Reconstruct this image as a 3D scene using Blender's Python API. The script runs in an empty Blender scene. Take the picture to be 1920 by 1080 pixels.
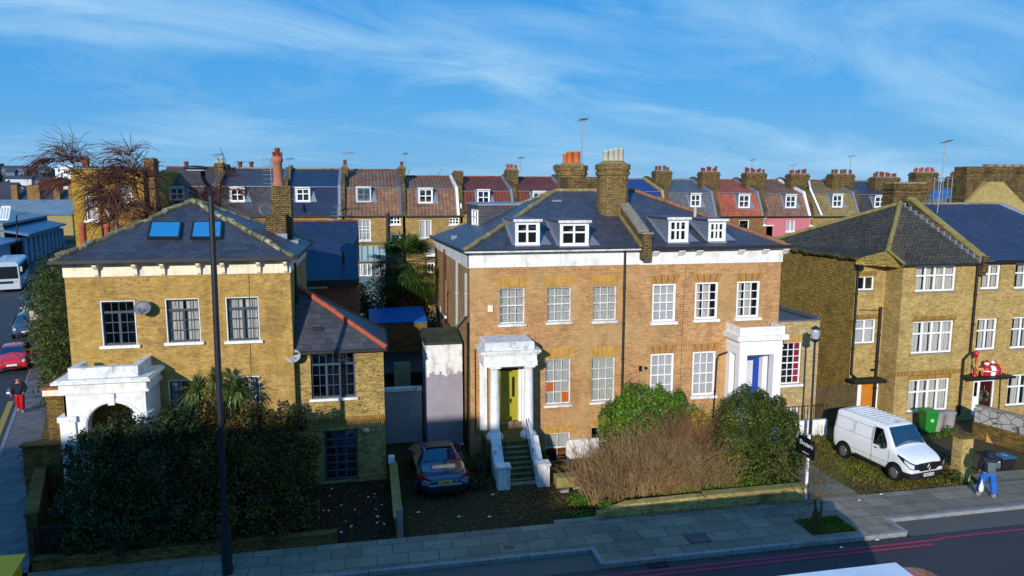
import bpy, bmesh, math, random
import numpy as np
from mathutils import Vector, Matrix
SC = bpy.context.scene
COL = SC.collection
R = math.radians
# ---------------------------------------------------------------- camera, sky, sun, exposure
CAM_H, FPX, PITCH, YAW = 10.9, 1346.0, R(7.9), R(11.3)
cam_d = bpy.data.cameras.new("camera"); cam = bpy.data.objects.new("camera", cam_d); COL.objects.link(cam)
cam_d.sensor_width = 36.0; cam_d.lens = 36.0 * FPX / 1920.0; cam_d.clip_end = 6000; cam_d.clip_start = 0.1
cam.location = (0, 0, CAM_H); cam.rotation_euler = (math.pi/2 - PITCH, 0, -YAW)
SC.camera = cam
SUN_EL, SUN_AZ = R(17.5), R(26)          # light travels 26 degrees to the right of +Y
tv = Vector((math.sin(SUN_AZ)*math.cos(SUN_EL), math.cos(SUN_AZ)*math.cos(SUN_EL), -math.sin(SUN_EL)))
sd = bpy.data.lights.new("sun", "SUN"); sun = bpy.data.objects.new("sun", sd); COL.objects.link(sun)
sd.energy = 4.4; sd.angle = R(0.5); sd.color = (1.0, 0.93, 0.83)
sun.rotation_euler = tv.to_track_quat('-Z', 'Y').to_euler(); sun.location = (-40, -60, 50)
SC.view_settings.view_transform = 'Standard'; SC.view_settings.look = 'None'
SC.view_settings.gamma = 1.0; SC.view_settings.exposure = 0.0
w = bpy.data.worlds.new("World"); SC.world = w; w.use_nodes = True
N = w.node_tree.nodes; L = w.node_tree.links; N.clear()
out = N.new("ShaderNodeOutputWorld"); bg = N.new("ShaderNodeBackground")
sky = N.new("ShaderNodeTexSky"); sky.sky_type = 'NISHITA'; sky.sun_disc = False
sky.sun_elevation = SUN_EL; sky.sun_rotation = math.pi + SUN_AZ; sky.air_density = 1.0; sky.dust_density = 0.4; sky.ozone_density = 3.0; sky.altitude = 50
hs = N.new("ShaderNodeHueSaturation"); hs.inputs['Saturation'].default_value = 1.3; hs.inputs['Value'].default_value = 1.0
L.new(sky.outputs[0], hs.inputs['Color'])
tc = N.new("ShaderNodeTexCoord"); sx = N.new("ShaderNodeSeparateXYZ"); L.new(tc.outputs['Generated'], sx.inputs[0])
def wm(op, a, b=None, c=None):
    n = N.new("ShaderNodeMath"); n.operation = op
    for i, v in enumerate((a, b, c)):
        if v is None: continue
        if isinstance(v, (int, float)): n.inputs[i].default_value = v
        else: L.new(v, n.inputs[i])
    return n.outputs[0]
zz = wm('ADD', wm('MAXIMUM', sx.outputs[2], 0.0), 0.16)
cu = wm('DIVIDE', sx.outputs[0], zz); cv = wm('DIVIDE', sx.outputs[1], zz)
# cirrus sheet: coordinates turned so that streaks run along one direction
ca_, sa_ = math.cos(R(-22.5)), math.sin(R(-22.5))
pu = wm('ADD', wm('MULTIPLY', cu, ca_), wm('MULTIPLY', cv, -sa_)); pv = wm('ADD', wm('MULTIPLY', cu, sa_), wm('MULTIPLY', cv, ca_))
cmb = N.new("ShaderNodeCombineXYZ"); L.new(wm('MULTIPLY', pu, 0.75), cmb.inputs[0]); L.new(wm('MULTIPLY', pv, 1.3), cmb.inputs[1])
n1 = N.new("ShaderNodeTexNoise"); n1.inputs['Scale'].default_value = 1.1; n1.inputs['Detail'].default_value = 8; n1.inputs['Roughness'].default_value = 0.64; n1.inputs['Distortion'].default_value = 1.1
L.new(cmb.outputs[0], n1.inputs['Vector'])
n2 = N.new("ShaderNodeTexNoise"); n2.inputs['Scale'].default_value = 0.5; n2.inputs['Detail'].default_value = 3
L.new(cmb.outputs[0], n2.inputs['Vector'])
CLOUD_BAND = wm('SUBTRACT', pv, 2.66)
band = wm('MAXIMUM', 0.0, wm('SUBTRACT', 1.0, wm('ABSOLUTE', wm('MULTIPLY', CLOUD_BAND, 2.6))))
band2 = wm('MULTIPLY', wm('MAXIMUM', 0.0, wm('SUBTRACT', 1.0, wm('ABSOLUTE', wm('MULTIPLY', wm('SUBTRACT', pv, 1.62), 3.0)))), wm('MINIMUM', 1.0, wm('MAXIMUM', 0.0, wm('SUBTRACT', pu, 1.4))))
lowh = wm('POWER', wm('SUBTRACT', 1.0, wm('MINIMUM', wm('MAXIMUM', sx.outputs[2], 0.0), 1.0)), 14.0)
dens = wm('ADD', wm('MULTIPLY', wm('SUBTRACT', n1.outputs[0], 0.44), 1.5), wm('ADD', wm('MULTIPLY', wm('SUBTRACT', n2.outputs[0], 0.5), 1.5), wm('ADD', wm('MULTIPLY', wm('MULTIPLY', band, wm('ADD', n1.outputs[0], .1)), 0.9), wm('ADD', wm('MULTIPLY', band2, 0.35), wm('MULTIPLY', lowh, 0.12)))))
cl = N.new("ShaderNodeClamp"); L.new(dens, cl.inputs[0]); cl.inputs['Max'].default_value = 0.8
mx = N.new("ShaderNodeMix"); mx.data_type = 'RGBA'; L.new(cl.outputs[0], mx.inputs['Factor'])
hz = wm('POWER', wm('SUBTRACT', 1.0, wm('MINIMUM', wm('MAXIMUM', sx.outputs[2], 0.0), 1.0)), 5.0)   # thin high haze, paler towards the horizon
hmx = N.new("ShaderNodeMix"); hmx.data_type = 'RGBA'; L.new(hz, hmx.inputs['Factor']); hmx.inputs['A'].default_value = (.30, 3.45, 9.0, 1); hmx.inputs['B'].default_value = (1.2, 4.6, 9.0, 1)
smx = N.new("ShaderNodeMix"); smx.data_type = 'RGBA'; smx.inputs['Factor'].default_value = .8; L.new(hs.outputs[0], smx.inputs['A']); L.new(hmx.outputs['Result'], smx.inputs['B'])
L.new(smx.outputs['Result'], mx.inputs['A']); mx.inputs['B'].default_value = (4.3, 7.2, 9.9, 1)
L.new(mx.outputs['Result'], bg.inputs['Color']); bg.inputs['Strength'].default_value = 0.095; L.new(bg.outputs[0], out.inputs[0])

# ---------------------------------------------------------------- placing helpers: a sight line met with a real plane
_F = Vector((math.sin(YAW)*math.cos(PITCH), math.cos(YAW)*math.cos(PITCH), -math.sin(PITCH)))
_R = Vector((math.cos(YAW), -math.sin(YAW), 0)); _U = _R.cross(_F)
def _ray(px, py): return _F + _R*((px-960)/FPX) - _U*((py-540)/FPX)
def PY(px, py, Y):
    d = _ray(px, py); t = Y/d.y; return (t*d.x, CAM_H + t*d.z)
def PX(px, py, X):
    d = _ray(px, py); t = X/d.x; return (t*d.y, CAM_H + t*d.z)
def PG(px, py, z=0.0):
    d = _ray(px, py); t = (z-CAM_H)/d.z; return (t*d.x, t*d.y)
def V3(px, py, Y):
    x, z = PY(px, py, Y); return Vector((x, Y, z))

# ---------------------------------------------------------------- mesh helpers
WL = {}
class MB:
    def __init__(s): s.v = []; s.f = []; s.m = []; s.s = []
    def add(s, vs, fs, m=0, smooth=False):
        o = len(s.v); s.v += [tuple(v) for v in vs]
        for f in fs: s.f.append([i+o for i in f]); s.m.append(m); s.s.append(smooth)
    def poly(s, pts, m=0): s.add(pts, [list(range(len(pts)))], m)
    def box(s, x0, x1, y0, y1, z0, z1, m=0):
        s.add([(x0,y0,z0),(x1,y0,z0),(x1,y1,z0),(x0,y1,z0),(x0,y0,z1),(x1,y0,z1),(x1,y1,z1),(x0,y1,z1)],
              [(0,3,2,1),(4,5,6,7),(0,1,5,4),(1,2,6,5),(2,3,7,6),(3,0,4,7)], m)
    def ext(s, pts, vec, m=0):
        n = len(pts); vec = Vector(vec); P = [Vector(p) for p in pts]
        s.add(P + [p+vec for p in P], [list(range(n))[::-1], list(range(n, 2*n))] + [[i,(i+1)%n,n+(i+1)%n,n+i] for i in range(n)], m)
    def tube(s, p0, p1, r0, r1=None, n=8, m=0, cap=True, smooth=True):
        r1 = r0 if r1 is None else r1; p0 = Vector(p0); p1 = Vector(p1); d = (p1-p0)
        if d.length < 1e-6: return
        d.normalize(); a = d.orthogonal().normalized(); b = d.cross(a); vs = []
        for p, r in ((p0,r0),(p1,r1)):
            for i in range(n):
                t = 2*math.pi*(i+.5)/n; vs.append(p + (a*math.cos(t)+b*math.sin(t))*r)
        s.add(vs, [(i,(i+1)%n,n+(i+1)%n,n+i) for i in range(n)], m, smooth)
        if cap: s.add(vs, [list(range(n))[::-1], list(range(n,2*n))], m)
    def path(s, pts, r, n=6, m=0, r1=None):
        k = len(pts)-1
        for i in range(k):
            ra = r if r1 is None else r+(r1-r)*i/k; rb = r if r1 is None else r+(r1-r)*(i+1)/k
            s.tube(pts[i], pts[i+1], ra, rb, n, m)
    def lathe(s, c, prof, n=16, m=0, smooth=True, axis='z'):
        vs = []; k = len(prof)
        for (r, h) in prof:
            for i in range(n):
                t = 2*math.pi*i/n; a, b = r*math.cos(t), r*math.sin(t)
                vs.append((c[0]+a, c[1]+b, c[2]+h) if axis == 'z' else ((c[0]+a, c[1]+h, c[2]+b) if axis == 'y' else (c[0]+h, c[1]+a, c[2]+b)))
        fs = [(j*n+i, j*n+(i+1)%n, (j+1)*n+(i+1)%n, (j+1)*n+i) for j in range(k-1) for i in range(n)]
        s.add(vs, fs, m, smooth)
        s.add(vs, [list(range(n))[::-1], list(range((k-1)*n, k*n))], m)
    def loft(s, rings, m=0, smooth=True, caps=True, closed=True):
        n = len(rings[0]); vs = [p for r in rings for p in r]
        rng = range(n) if closed else range(n-1)
        fs = [(j*n+i, j*n+(i+1)%n, (j+1)*n+(i+1)%n, (j+1)*n+i) for j in range(len(rings)-1) for i in rng]
        s.add(vs, fs, m, smooth)
        if caps: s.add(vs, [list(range(n))[::-1], list(range((len(rings)-1)*n, len(rings)*n))], m)
    def build(s, name, mats, parent=None, uv=True, sub=0, bevel=0):
        if not s.v: return None
        A = np.array(s.v, dtype=float); lo = A.min(0); hi = A.max(0)
        c = Vector(((lo[0]+hi[0])/2, (lo[1]+hi[1])/2, lo[2]))
        me = bpy.data.meshes.new(name); me.from_pydata((A-np.array(c)).tolist(), [], s.f)
        if not isinstance(mats, (list, tuple)): mats = [mats]
        for q in mats: me.materials.append(q)
        me.polygons.foreach_set('material_index', s.m); me.polygons.foreach_set('use_smooth', s.s)
        if uv:
            ul = me.uv_layers.new(name='uv'); dat = np.zeros((len(me.loops), 2))
            for p in me.polygons:
                n = p.normal
                if abs(n.z) > .97: t = Vector((1,0,0)); b = Vector((0,1,0))
                else:
                    t = Vector((-n.y, n.x, 0)).normalized(); b = n.cross(t)
                    if b.z < 0: b = -b; t = -t
                for li in p.loop_indices:
                    co = me.vertices[me.loops[li].vertex_index].co + c
                    dat[li] = (co.dot(t), co.dot(b))
            ul.data.foreach_set('uv', dat.ravel())
        o = bpy.data.objects.new(name, me); COL.objects.link(o)
        return place(o, c, parent, sub, bevel)
def place(o, c, parent=None, sub=0, bevel=0):
    WL[o.name] = Vector(c)
    if parent is not None:
        o.parent = parent; o.location = Vector(c) - WL[parent.name]
    else: o.location = c
    if bevel:
        b = o.modifiers.new('bevel', 'BEVEL'); b.width = bevel; b.segments = 2; b.limit_method = 'ANGLE'
    if sub:
        q = o.modifiers.new('sub', 'SUBSURF'); q.levels = sub; q.render_levels = sub
    return o
def tag(o, label=None, cat=None, group=None, kind=None):
    if label: o['label'] = label
    if cat: o['category'] = cat
    if group: o['group'] = group
    if kind: o['kind'] = kind
    return o
def thing(name, loc, label, cat, group=None):
    o = bpy.data.objects.new(name, None); COL.objects.link(o); o.location = loc; WL[o.name] = Vector(loc); o.empty_display_size = .2
    return tag(o, label, cat, group)
def kids(o): return [c for c in bpy.data.objects if c.parent == o]
def copy_tree(o, parent=None):
    c = o.copy(); COL.objects.link(c)
    if parent is not None: c.parent = parent
    for k in kids(o): copy_tree(k, c)
    return c
def fastmesh(name, verts, faces_n, mat, parent=None, loc=None):
    """verts (N*k,3) array: each run of k vertices is one face"""
    nv = len(verts); nf = nv//faces_n; c = verts.mean(0); c[2] = verts[:,2].min()
    me = bpy.data.meshes.new(name); me.vertices.add(nv); me.vertices.foreach_set('co', (verts-c).ravel())
    me.loops.add(nv); me.loops.foreach_set('vertex_index', np.arange(nv, dtype=np.int32))
    me.polygons.add(nf); me.polygons.foreach_set('loop_start', np.arange(0, nv, faces_n, dtype=np.int32))
    me.update(calc_edges=True)
    for q in (mat if isinstance(mat, (list, tuple)) else [mat]): me.materials.append(q)
    o = bpy.data.objects.new(name, me); COL.objects.link(o)
    return place(o, Vector(c), parent)

# ---------------------------------------------------------------- materials
MT = {}
class NT:
    def __init__(s, name):
        s.mat = bpy.data.materials.new(name); s.mat.use_nodes = True; s.t = s.mat.node_tree; s.b = s.t.nodes['Principled BSDF']
        MT[name] = s.mat
    def n(s, ty, **kw):
        q = s.t.nodes.new(ty)
        for k, v in kw.items():
            if k in q.inputs:
                if hasattr(v, 'links') or isinstance(v, bpy.types.NodeSocket): s.t.links.new(v, q.inputs[k])
                else: q.inputs[k].default_value = v
            else: setattr(q, k, v)
        return q
    def lk(s, a, b): s.t.links.new(a, b)
    def mix(s, f, a, b, mode='MIX'):
        q = s.t.nodes.new('ShaderNodeMix'); q.data_type = 'RGBA'; q.blend_type = mode
        for k, v in (('Factor', f), ('A', a), ('B', b)):
            if isinstance(v, bpy.types.NodeSocket): s.lk(v, q.inputs[k])
            else: q.inputs[k].default_value = v if isinstance(v, (int, float)) else (*v[:3], 1)
        return q.outputs['Result']
    def ramp(s, fac, a, b, c0=0.0, c1=1.0):
        q = s.t.nodes.new('ShaderNodeMapRange'); s.lk(fac, q.inputs[0]); q.inputs[1].default_value = a; q.inputs[2].default_value = b
        q.inputs[3].default_value = c0; q.inputs[4].default_value = c1; return q.outputs[0]
    def math(s, op, a, b=0.0):
        q = s.t.nodes.new('ShaderNodeMath'); q.operation = op
        for i, v in enumerate((a, b)):
            if isinstance(v, bpy.types.NodeSocket): s.lk(v, q.inputs[i])
            else: q.inputs[i].default_value = v
        return q.outputs[0]
    def coord(s, kind='Object', scale=(1,1,1)):
        t = s.n('ShaderNodeTexCoord'); m = s.n('ShaderNodeMapping'); m.inputs['Scale'].default_value = scale
        s.lk(t.outputs[kind], m.inputs[0]); return m.outputs[0]
    def noise(s, vec, scale, detail=4, rough=.55):
        q = s.n('ShaderNodeTexNoise'); s.lk(vec, q.inputs['Vector']); q.inputs['Scale'].default_value = scale; q.inputs['Detail'].default_value = detail; q.inputs['Roughness'].default_value = rough
        return q.outputs[0]
    def bump(s, h, strength=.3, dist=.02):
        q = s.n('ShaderNodeBump'); s.lk(h, q.inputs['Height']); q.inputs['Strength'].default_value = strength; q.inputs['Distance'].default_value = dist
        s.lk(q.outputs[0], s.b.inputs['Normal'])
    def fin(s, col=None, rough=.6, spec=.3, metal=0.0):
        if col is not None:
            if isinstance(col, bpy.types.NodeSocket): s.lk(col, s.b.inputs['Base Color'])
            else: s.b.inputs['Base Color'].default_value = (*col[:3], 1)
        if isinstance(rough, bpy.types.NodeSocket): s.lk(rough, s.b.inputs['Roughness'])
        else: s.b.inputs['Roughness'].default_value = rough
        s.b.inputs['Specular IOR Level'].default_value = spec; s.b.inputs['Metallic'].default_value = metal
        return s.mat
def C(h):
    v = [int(h[i:i+2], 16)/255 for i in (0,2,4)]
    return tuple(c/12.92 if c <= .04045 else ((c+.055)/1.055)**2.4 for c in v)
def dim(c, k): return tuple(x*k for x in c)
def plain(name, c, rough=.6, spec=.3, metal=0, var=.25, scale=3.0, dirt=None, dsc=1.2, damt=.5, coat=0, drip=0):
    t = NT(name); v = t.coord('Object'); n = t.noise(v, scale, 5)
    col = t.mix(t.ramp(n, .3, .7), dim(c, 1-var), dim(c, 1+var*.6))
    if dirt: col = t.mix(t.ramp(t.noise(v, dsc, 6, .65), .5, .72, 0, damt), col, dirt)
    if drip:
        sv = t.coord('Object', (7, 7, .7)); col = t.mix(t.ramp(t.noise(sv, 1.0, 5, .7), .52, .74, 0, drip), col, C('6a6452')); col = t.mix(t.ramp(t.noise(v, 14, 5, .75), .62, .72, 0, drip*.8), col, C('5a5648'))
    if coat: t.b.inputs['Coat Weight'].default_value = coat; t.b.inputs['Coat Roughness'].default_value = .05
    return t.fin(col, rough, spec, metal)
def brick(name, c1, c2, mortar, stain=(.05,.045,.03), samt=.45, w=.225, h=.075, msz=.010, patch=None, pamt=.5, dark=None, speck=.35, rough=.85):
    t = NT(name); uv = t.coord('UV'); ob = t.coord('Object')
    wob = t.n('ShaderNodeTexNoise'); t.lk(uv, wob.inputs['Vector']); wob.inputs['Scale'].default_value = 3
    vv = t.n('ShaderNodeVectorMath', operation='ADD'); sc = t.n('ShaderNodeVectorMath', operation='SCALE'); sc.inputs['Scale'].default_value = .012
    t.lk(wob.outputs['Color'], sc.inputs[0]); t.lk(uv, vv.inputs[0]); t.lk(sc.outputs[0], vv.inputs[1])
    b = t.n('ShaderNodeTexBrick'); t.lk(vv.outputs[0], b.inputs['Vector'])
    b.inputs['Scale'].default_value = 1; b.inputs['Mortar Size'].default_value = msz; b.inputs['Mortar Smooth'].default_value = .2; b.inputs['Bias'].default_value = -.1
    b.inputs['Brick Width'].default_value = w; b.inputs['Row Height'].default_value = h
    b.inputs['Color1'].default_value = (*c1, 1); b.inputs['Color2'].default_value = (*c2, 1); b.inputs['Mortar'].default_value = (*mortar, 1)
    # single dark burnt bricks
    m2 = t.n('ShaderNodeMapping'); m2.inputs['Scale'].default_value = (1/(w*1.02), 1/h, 1); t.lk(uv, m2.inputs[0])
    sp = t.noise(m2.outputs[0], 1.7, 1, .3)
    col = t.mix(t.ramp(sp, .58, .66, 0, speck*.9), b.outputs['Color'], dark or dim(c1, .22))
    sp2 = t.noise(m2.outputs[0], .55, 2, .5)
    col = t.mix(t.ramp(sp2, .3, .7, 0, 1), t.mix(1.0, col, (.86,.85,.84), 'MULTIPLY'), t.mix(1.0, col, (1.1,1.09,1.08), 'MULTIPLY'))
    mid = t.noise(ob, 2.4, 5, .7); col = t.mix(t.ramp(mid, .3, .7, 0, 1), t.mix(1.0, col, (.78,.77,.76), 'MULTIPLY'), t.mix(1.0, col, (1.18,1.16,1.14), 'MULTIPLY'))
    if patch: col = t.mix(t.ramp(t.noise(ob, .45, 4), .45, .62, 0, pamt), col, patch)
    big = t.noise(ob, .7, 6, .62)
    col = t.mix(t.ramp(big, .52, .72, 0, samt), col, stain)
    st = t.coord('UV', (2.5, .35, 1)); strk = t.noise(st, 1.0, 5)
    col = t.mix(t.ramp(strk, .55, .75, 0, samt*.8), col, stain)
    t.bump(b.outputs['Fac'], -.5, .012)
    return t.fin(col, rough, .2)
def slates(name, c1, c2, w=.28, h=.2, gap=None, rough=.5, spec=.5, lichen=None, lamt=.3, wave=0, bmp=.6, speck=.15, msz=.008):
    t = NT(name); uv = t.coord('UV'); ob = t.coord('Object')
    b = t.n('ShaderNodeTexBrick'); t.lk(uv, b.inputs['Vector'])
    b.inputs['Scale'].default_value = 1; b.inputs['Mortar Size'].default_value = msz; b.inputs['Mortar Smooth'].default_value = .1
    b.inputs['Brick Width'].default_value = w; b.inputs['Row Height'].default_value = h; b.inputs['Bias'].default_value = -.15
    b.inputs['Color1'].default_value = (*c1, 1); b.inputs['Color2'].default_value = (*c2, 1); b.inputs['Mortar'].default_value = (*(gap or dim(c1, .35)), 1)
    col = t.mix(t.ramp(t.noise(ob, .5, 5), .3, .7), t.mix(1.0, b.outputs['Color'], (.78,.78,.8), 'MULTIPLY'), t.mix(1.0, b.outputs['Color'], (1.2,1.18,1.15), 'MULTIPLY'))
    m2 = t.n('ShaderNodeMapping'); m2.inputs['Scale'].default_value = (1/w, 1/h, 1); t.lk(uv, m2.inputs[0])
    sp = t.noise(m2.outputs[0], 1.1, 1, .3); col = t.mix(t.ramp(sp, .6, .66, 0, speck), col, dim(c2, 2.2))
    if lichen: col = t.mix(t.ramp(t.noise(ob, 1.6, 7, .7), .54, .68, 0, lamt), col, lichen)
    # each course steps down over the one below
    sep = t.n('ShaderNodeSeparateXYZ'); t.lk(uv, sep.inputs[0])
    fr = t.math('FRACT', t.math('DIVIDE', sep.outputs[1], h)); hgt = t.math('SUBTRACT', 1.0, fr)
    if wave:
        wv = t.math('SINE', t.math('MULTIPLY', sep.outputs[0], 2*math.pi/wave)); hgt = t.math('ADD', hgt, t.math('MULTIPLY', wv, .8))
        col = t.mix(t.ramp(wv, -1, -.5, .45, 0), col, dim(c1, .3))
    t.bump(hgt, bmp, .03)
    return t.fin(col, rough, spec)
def leafmat(name, cols, rough=.45, trans=.25):
    t = NT(name); g = t.n('ShaderNodeNewGeometry'); cr = t.n('ShaderNodeValToRGB'); t.lk(g.outputs['Random Per Island'], cr.inputs[0])
    e = cr.color_ramp.elements; e[0].color = (*cols[0], 1); e[0].position = 0; e[1].color = (*cols[-1], 1); e[1].position = .97
    for i, c in enumerate(cols[1:-1]):
        q = e.new((i+1)/(len(cols)-1)); q.color = (*c, 1)
    v = t.coord('Object'); k = t.noise(v, 1.3, 3)
    col = t.mix(t.ramp(k, .35, .65), t.mix(1.0, cr.outputs[0], (.6,.66,.6), 'MULTIPLY'), t.mix(1.0, cr.outputs[0], (1.25,1.2,1.05), 'MULTIPLY'))
    t.fin(col, rough, .3)
    if trans:
        tr = t.n('ShaderNodeBsdfTranslucent'); t.lk(col, tr.inputs[0]); ms = t.n('ShaderNodeMixShader'); ms.inputs[0].default_value = trans
        t.lk(t.b.outputs[0], ms.inputs[1]); t.lk(tr.outputs[0], ms.inputs[2]); t.lk(ms.outputs[0], t.t.nodes['Material Output'].inputs[0])
    return t.mat
def glassmat(name, tint=(.02,.03,.04), refl=.35, clear=.6, rough=.03):
    """thin window glass: some mirror, some see-through"""
    t = NT(name); t.t.nodes.remove(t.b)
    gl = t.n('ShaderNodeBsdfGlossy'); gl.inputs['Roughness'].default_value = rough; gl.inputs['Color'].default_value = (.85,.92,1,1)
    wv = t.noise(t.coord('Object'), 2.2, 2); bp = t.n('ShaderNodeBump'); bp.inputs['Strength'].default_value = .25; bp.inputs['Distance'].default_value = .05; t.lk(wv, bp.inputs['Height']); t.lk(bp.outputs[0], gl.inputs['Normal'])
    tp = t.n('ShaderNodeBsdfTransparent'); tp.inputs['Color'].default_value = (clear, clear, clear, 1)
    lw = t.n('ShaderNodeLayerWeight'); lw.inputs[0].default_value = .35
    f = t.ramp(lw.outputs['Fresnel'], 0, 1, refl*.35, .95)
    ms = t.n('ShaderNodeMixShader'); t.lk(f, ms.inputs[0]); t.lk(tp.outputs[0], ms.inputs[1]); t.lk(gl.outputs[0], ms.inputs[2])
    t.lk(ms.outputs[0], t.t.nodes['Material Output'].inputs[0]); return t.mat
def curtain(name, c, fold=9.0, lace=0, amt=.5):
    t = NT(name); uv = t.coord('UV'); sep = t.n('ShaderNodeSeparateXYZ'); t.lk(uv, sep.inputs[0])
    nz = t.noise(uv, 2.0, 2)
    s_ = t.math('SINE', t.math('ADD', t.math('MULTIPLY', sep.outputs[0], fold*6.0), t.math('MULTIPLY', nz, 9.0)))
    col = t.mix(t.ramp(s_, -1, 1, amt, 0), c, dim(c, .45))  # fold shading of the flat cloth put into its colour as bands
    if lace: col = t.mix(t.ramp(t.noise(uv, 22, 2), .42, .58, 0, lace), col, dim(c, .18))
    t.fin(col, .9, .1)
    t.b.inputs['Subsurface Weight'].default_value = 0; return t.mat

M_BRICK_L = brick('brick_yellow_stock', C('be9850'), C('9e783a'), C('a89264'), C('4e4222'), .42, dark=C('4a3c24'), speck=.5, msz=.013, patch=C('a98b3e'), pamt=.4)
M_BRICK_A = brick('brick_annex', C('b89c5a'), C('866c3a'), C('988860'), C('3a3018'), .4, dark=C('2e2616'), speck=.75)
M_BRICK_M = brick('brick_orange_stock', C('c08a54'), C('a06c40'), C('b29a76'), C('5c4a2e'), .42, patch=C('b09868'), pamt=.5, dark=C('7a4a2e'), speck=.55, msz=.013)
M_BRICK_MS = brick('brick_side_stock', C('b08c5e'), C('8a6642'), C('988460'), C('4a3a20'), .4, dark=C('5a3a22'), speck=.4)
M_RUBBED = brick('brick_rubbed_arch', C('c09450'), C('ae8444'), C('a48850'), C('6a4c20'), .15, w=.07, h=.32, msz=.004, speck=.1)
M_SOLDIER = brick('brick_soldier', C('b08a4a'), C('8e6a34'), C('5e4c2c'), C('4b3a1a'), .3, w=.075, h=.26, msz=.012, speck=.3)
M_BRICK_R = brick('brick_pale_yellow', C('baa062'), C('9a8048'), C('a4946a'), C('55481f'), .35, dark=C('6a5022'), speck=.6)
M_BRICK_RS = brick('brick_mossy_side', C('b49a50'), C('8c7434'), C('54462a'), C('463c1c'), .45, dark=C('2c2414'), speck=.7, msz=.014)
M_BRICK_AN = brick('brick_buff_annex', C('c0a878'), C('a08658'), C('a09070'), C('5a4a2c'), .3, dark=C('6a5434'), speck=.4)
M_BRICK_CH = brick('brick_sooty_chimney', C('8c7648'), C('5e5032'), C('3c3426'), C('26221a'), .75, dark=C('241c12'), speck=.8, msz=.016)
M_BRICK_RED = brick('brick_red', C('a8623e'), C('7e4630'), C('7c6a56'), C('3a2418'), .35, dark=C('4a2a1e'), speck=.4)
M_BRICK_OLD = brick('brick_old_wall', C('8a7038'), C('5e4a28'), C('40362a'), C('1e1c12'), .7, dark=C('2a2216'), speck=.6, patch=C('4a4c26'), pamt=.4)
M_BRICK_PALE = brick('brick_low_wall', C('c6b070'), C('a28c50'), C('8c7c50'), C('3a3218'), .55, dark=C('3a3018'), speck=.5)
M_BRICK_BG = brick('brick_terrace', C('ac9058'), C('8e7444'), C('8e7c56'), C('4a3c20'), .4, dark=C('4a3a22'), speck=.4)
M_BRICK_BR = brick('brick_terrace_brown', C('9a7448'), C('805c38'), C('6e5a40'), C('3e2e1c'), .4)
M_SLATE_M = slates('slate_blue_grey', C('454856'), C('343744'), .26, .19, rough=.45, spec=.45, lichen=C('62625c'), lamt=.3, speck=.3)
M_SLATE_L = slates('slate_dark', C('44444c'), C('2f3038'), .3, .2, rough=.45, spec=.45, speck=.25, lichen=C('4a4448'), lamt=.3)
M_SLATE_B = slates('slate_new_blue', C('263250'), C('1e273e'), .28, .2, rough=.45, spec=.45)
M_SLATE_D = slates('slate_old_grey', C('44424a'), C('303038'), .26, .18, rough=.5, lichen=C('5a5650'), lamt=.35)
M_SLATE_G = slates('slate_light_grey', C('62666e'), C('50545c'), .26, .18, rough=.5, lichen=C('6e6a5e'), lamt=.3)
M_TILE_C = slates('tile_mossy_concrete', C('5c564c'), C('3e3a34'), .2, .115, gap=C('16140f'), rough=.8, spec=.2, lichen=C('6e6e3a'), lamt=.35, bmp=1.0, speck=.3, msz=.014)
M_TILE_BR = slates('tile_brown', C('8a6a58'), C('6c5040'), .3, .3, rough=.75, spec=.2, wave=.3, lichen=C('8a8468'), lamt=.3, bmp=.8)
M_TILE_RD = slates('tile_red', C('7c463e'), C('663a36'), .3, .3, rough=.75, spec=.2, wave=.3, lichen=C('6a5a44'), lamt=.2, bmp=.8)
M_TILE_OR = slates('tile_orange', C('a65c46'), C('8c4c3c'), .3, .3, rough=.75, spec=.2, lichen=C('7a5c3e'), lamt=.3, bmp=.8)
M_TILE_OL = slates('tile_olive', C('8c7a50'), C('6e6040'), .32, .32, rough=.8, spec=.2, lichen=C('5e5a30'), lamt=.5, bmp=.8)
M_TILE_DK = slates('tile_dark_brown', C('5a4c48'), C('443a38'), .25, .2, rough=.7, spec=.2, lichen=C('6a6250'), lamt=.3)
M_TILE_CRM = slates('tile_crimson', C('6e2c1e'), C('58241a'), .3, .3, rough=.8, spec=.2)
M_WHITE = plain('white_paint', (.80,.80,.79), .6, .2, var=.06, dirt=C('8a8676'), damt=.4, dsc=2.0, drip=.3)
M_WHITE_OLD = plain('white_paint_weathered', (.74,.74,.73), .65, .2, var=.08, dirt=C('6e685a'), damt=.7, dsc=2.6, drip=.6)
M_WHITE_TOP = plain('white_paint_flaked_top', (.66,.67,.68), .7, .2, var=.12, dirt=C('7e7a72'), damt=.9, dsc=3.5)
M_CREAM = plain('cream_render', C('f0e4cc'), .7, .2, var=.06, dirt=C('b89a70'), damt=.5, dsc=1.6, drip=.4)
M_UPVC = plain('white_window_frame', (.82,.83,.84), .35, .4, var=.03)
M_BLUEGREY = plain('blue_grey_frame', C('3c4a5a'), .4, .4, var=.08)
M_LEAD = plain('lead_flashing', C('7e8898'), .45, .5, var=.15, scale=5, metal=.2)
M_LEADD = plain('lead_dark', C('565c68'), .5, .5, var=.2, scale=4)
M_BLACK = plain('black_cast_iron', C('1c1c20'), .45, .4, var=.2)
M_GUTTER = plain('gutter_dark', C('2a2826'), .5, .4, var=.2)
M_GREYP = plain('grey_plastic_pipe', C('a8a8a8'), .4, .4, var=.1)
M_RUST = plain('rusty_iron_pipe', C('5e3a34'), .8, .2, var=.3)
M_STONE = plain('weathered_stone', C('8a8474'), .9, .1, var=.25, scale=8, dirt=C('3a3820'), damt=.6)
M_CONC = plain('concrete', C('8c8678'), .9, .1, var=.2, scale=7, dirt=C('4a4636'), damt=.5)
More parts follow.
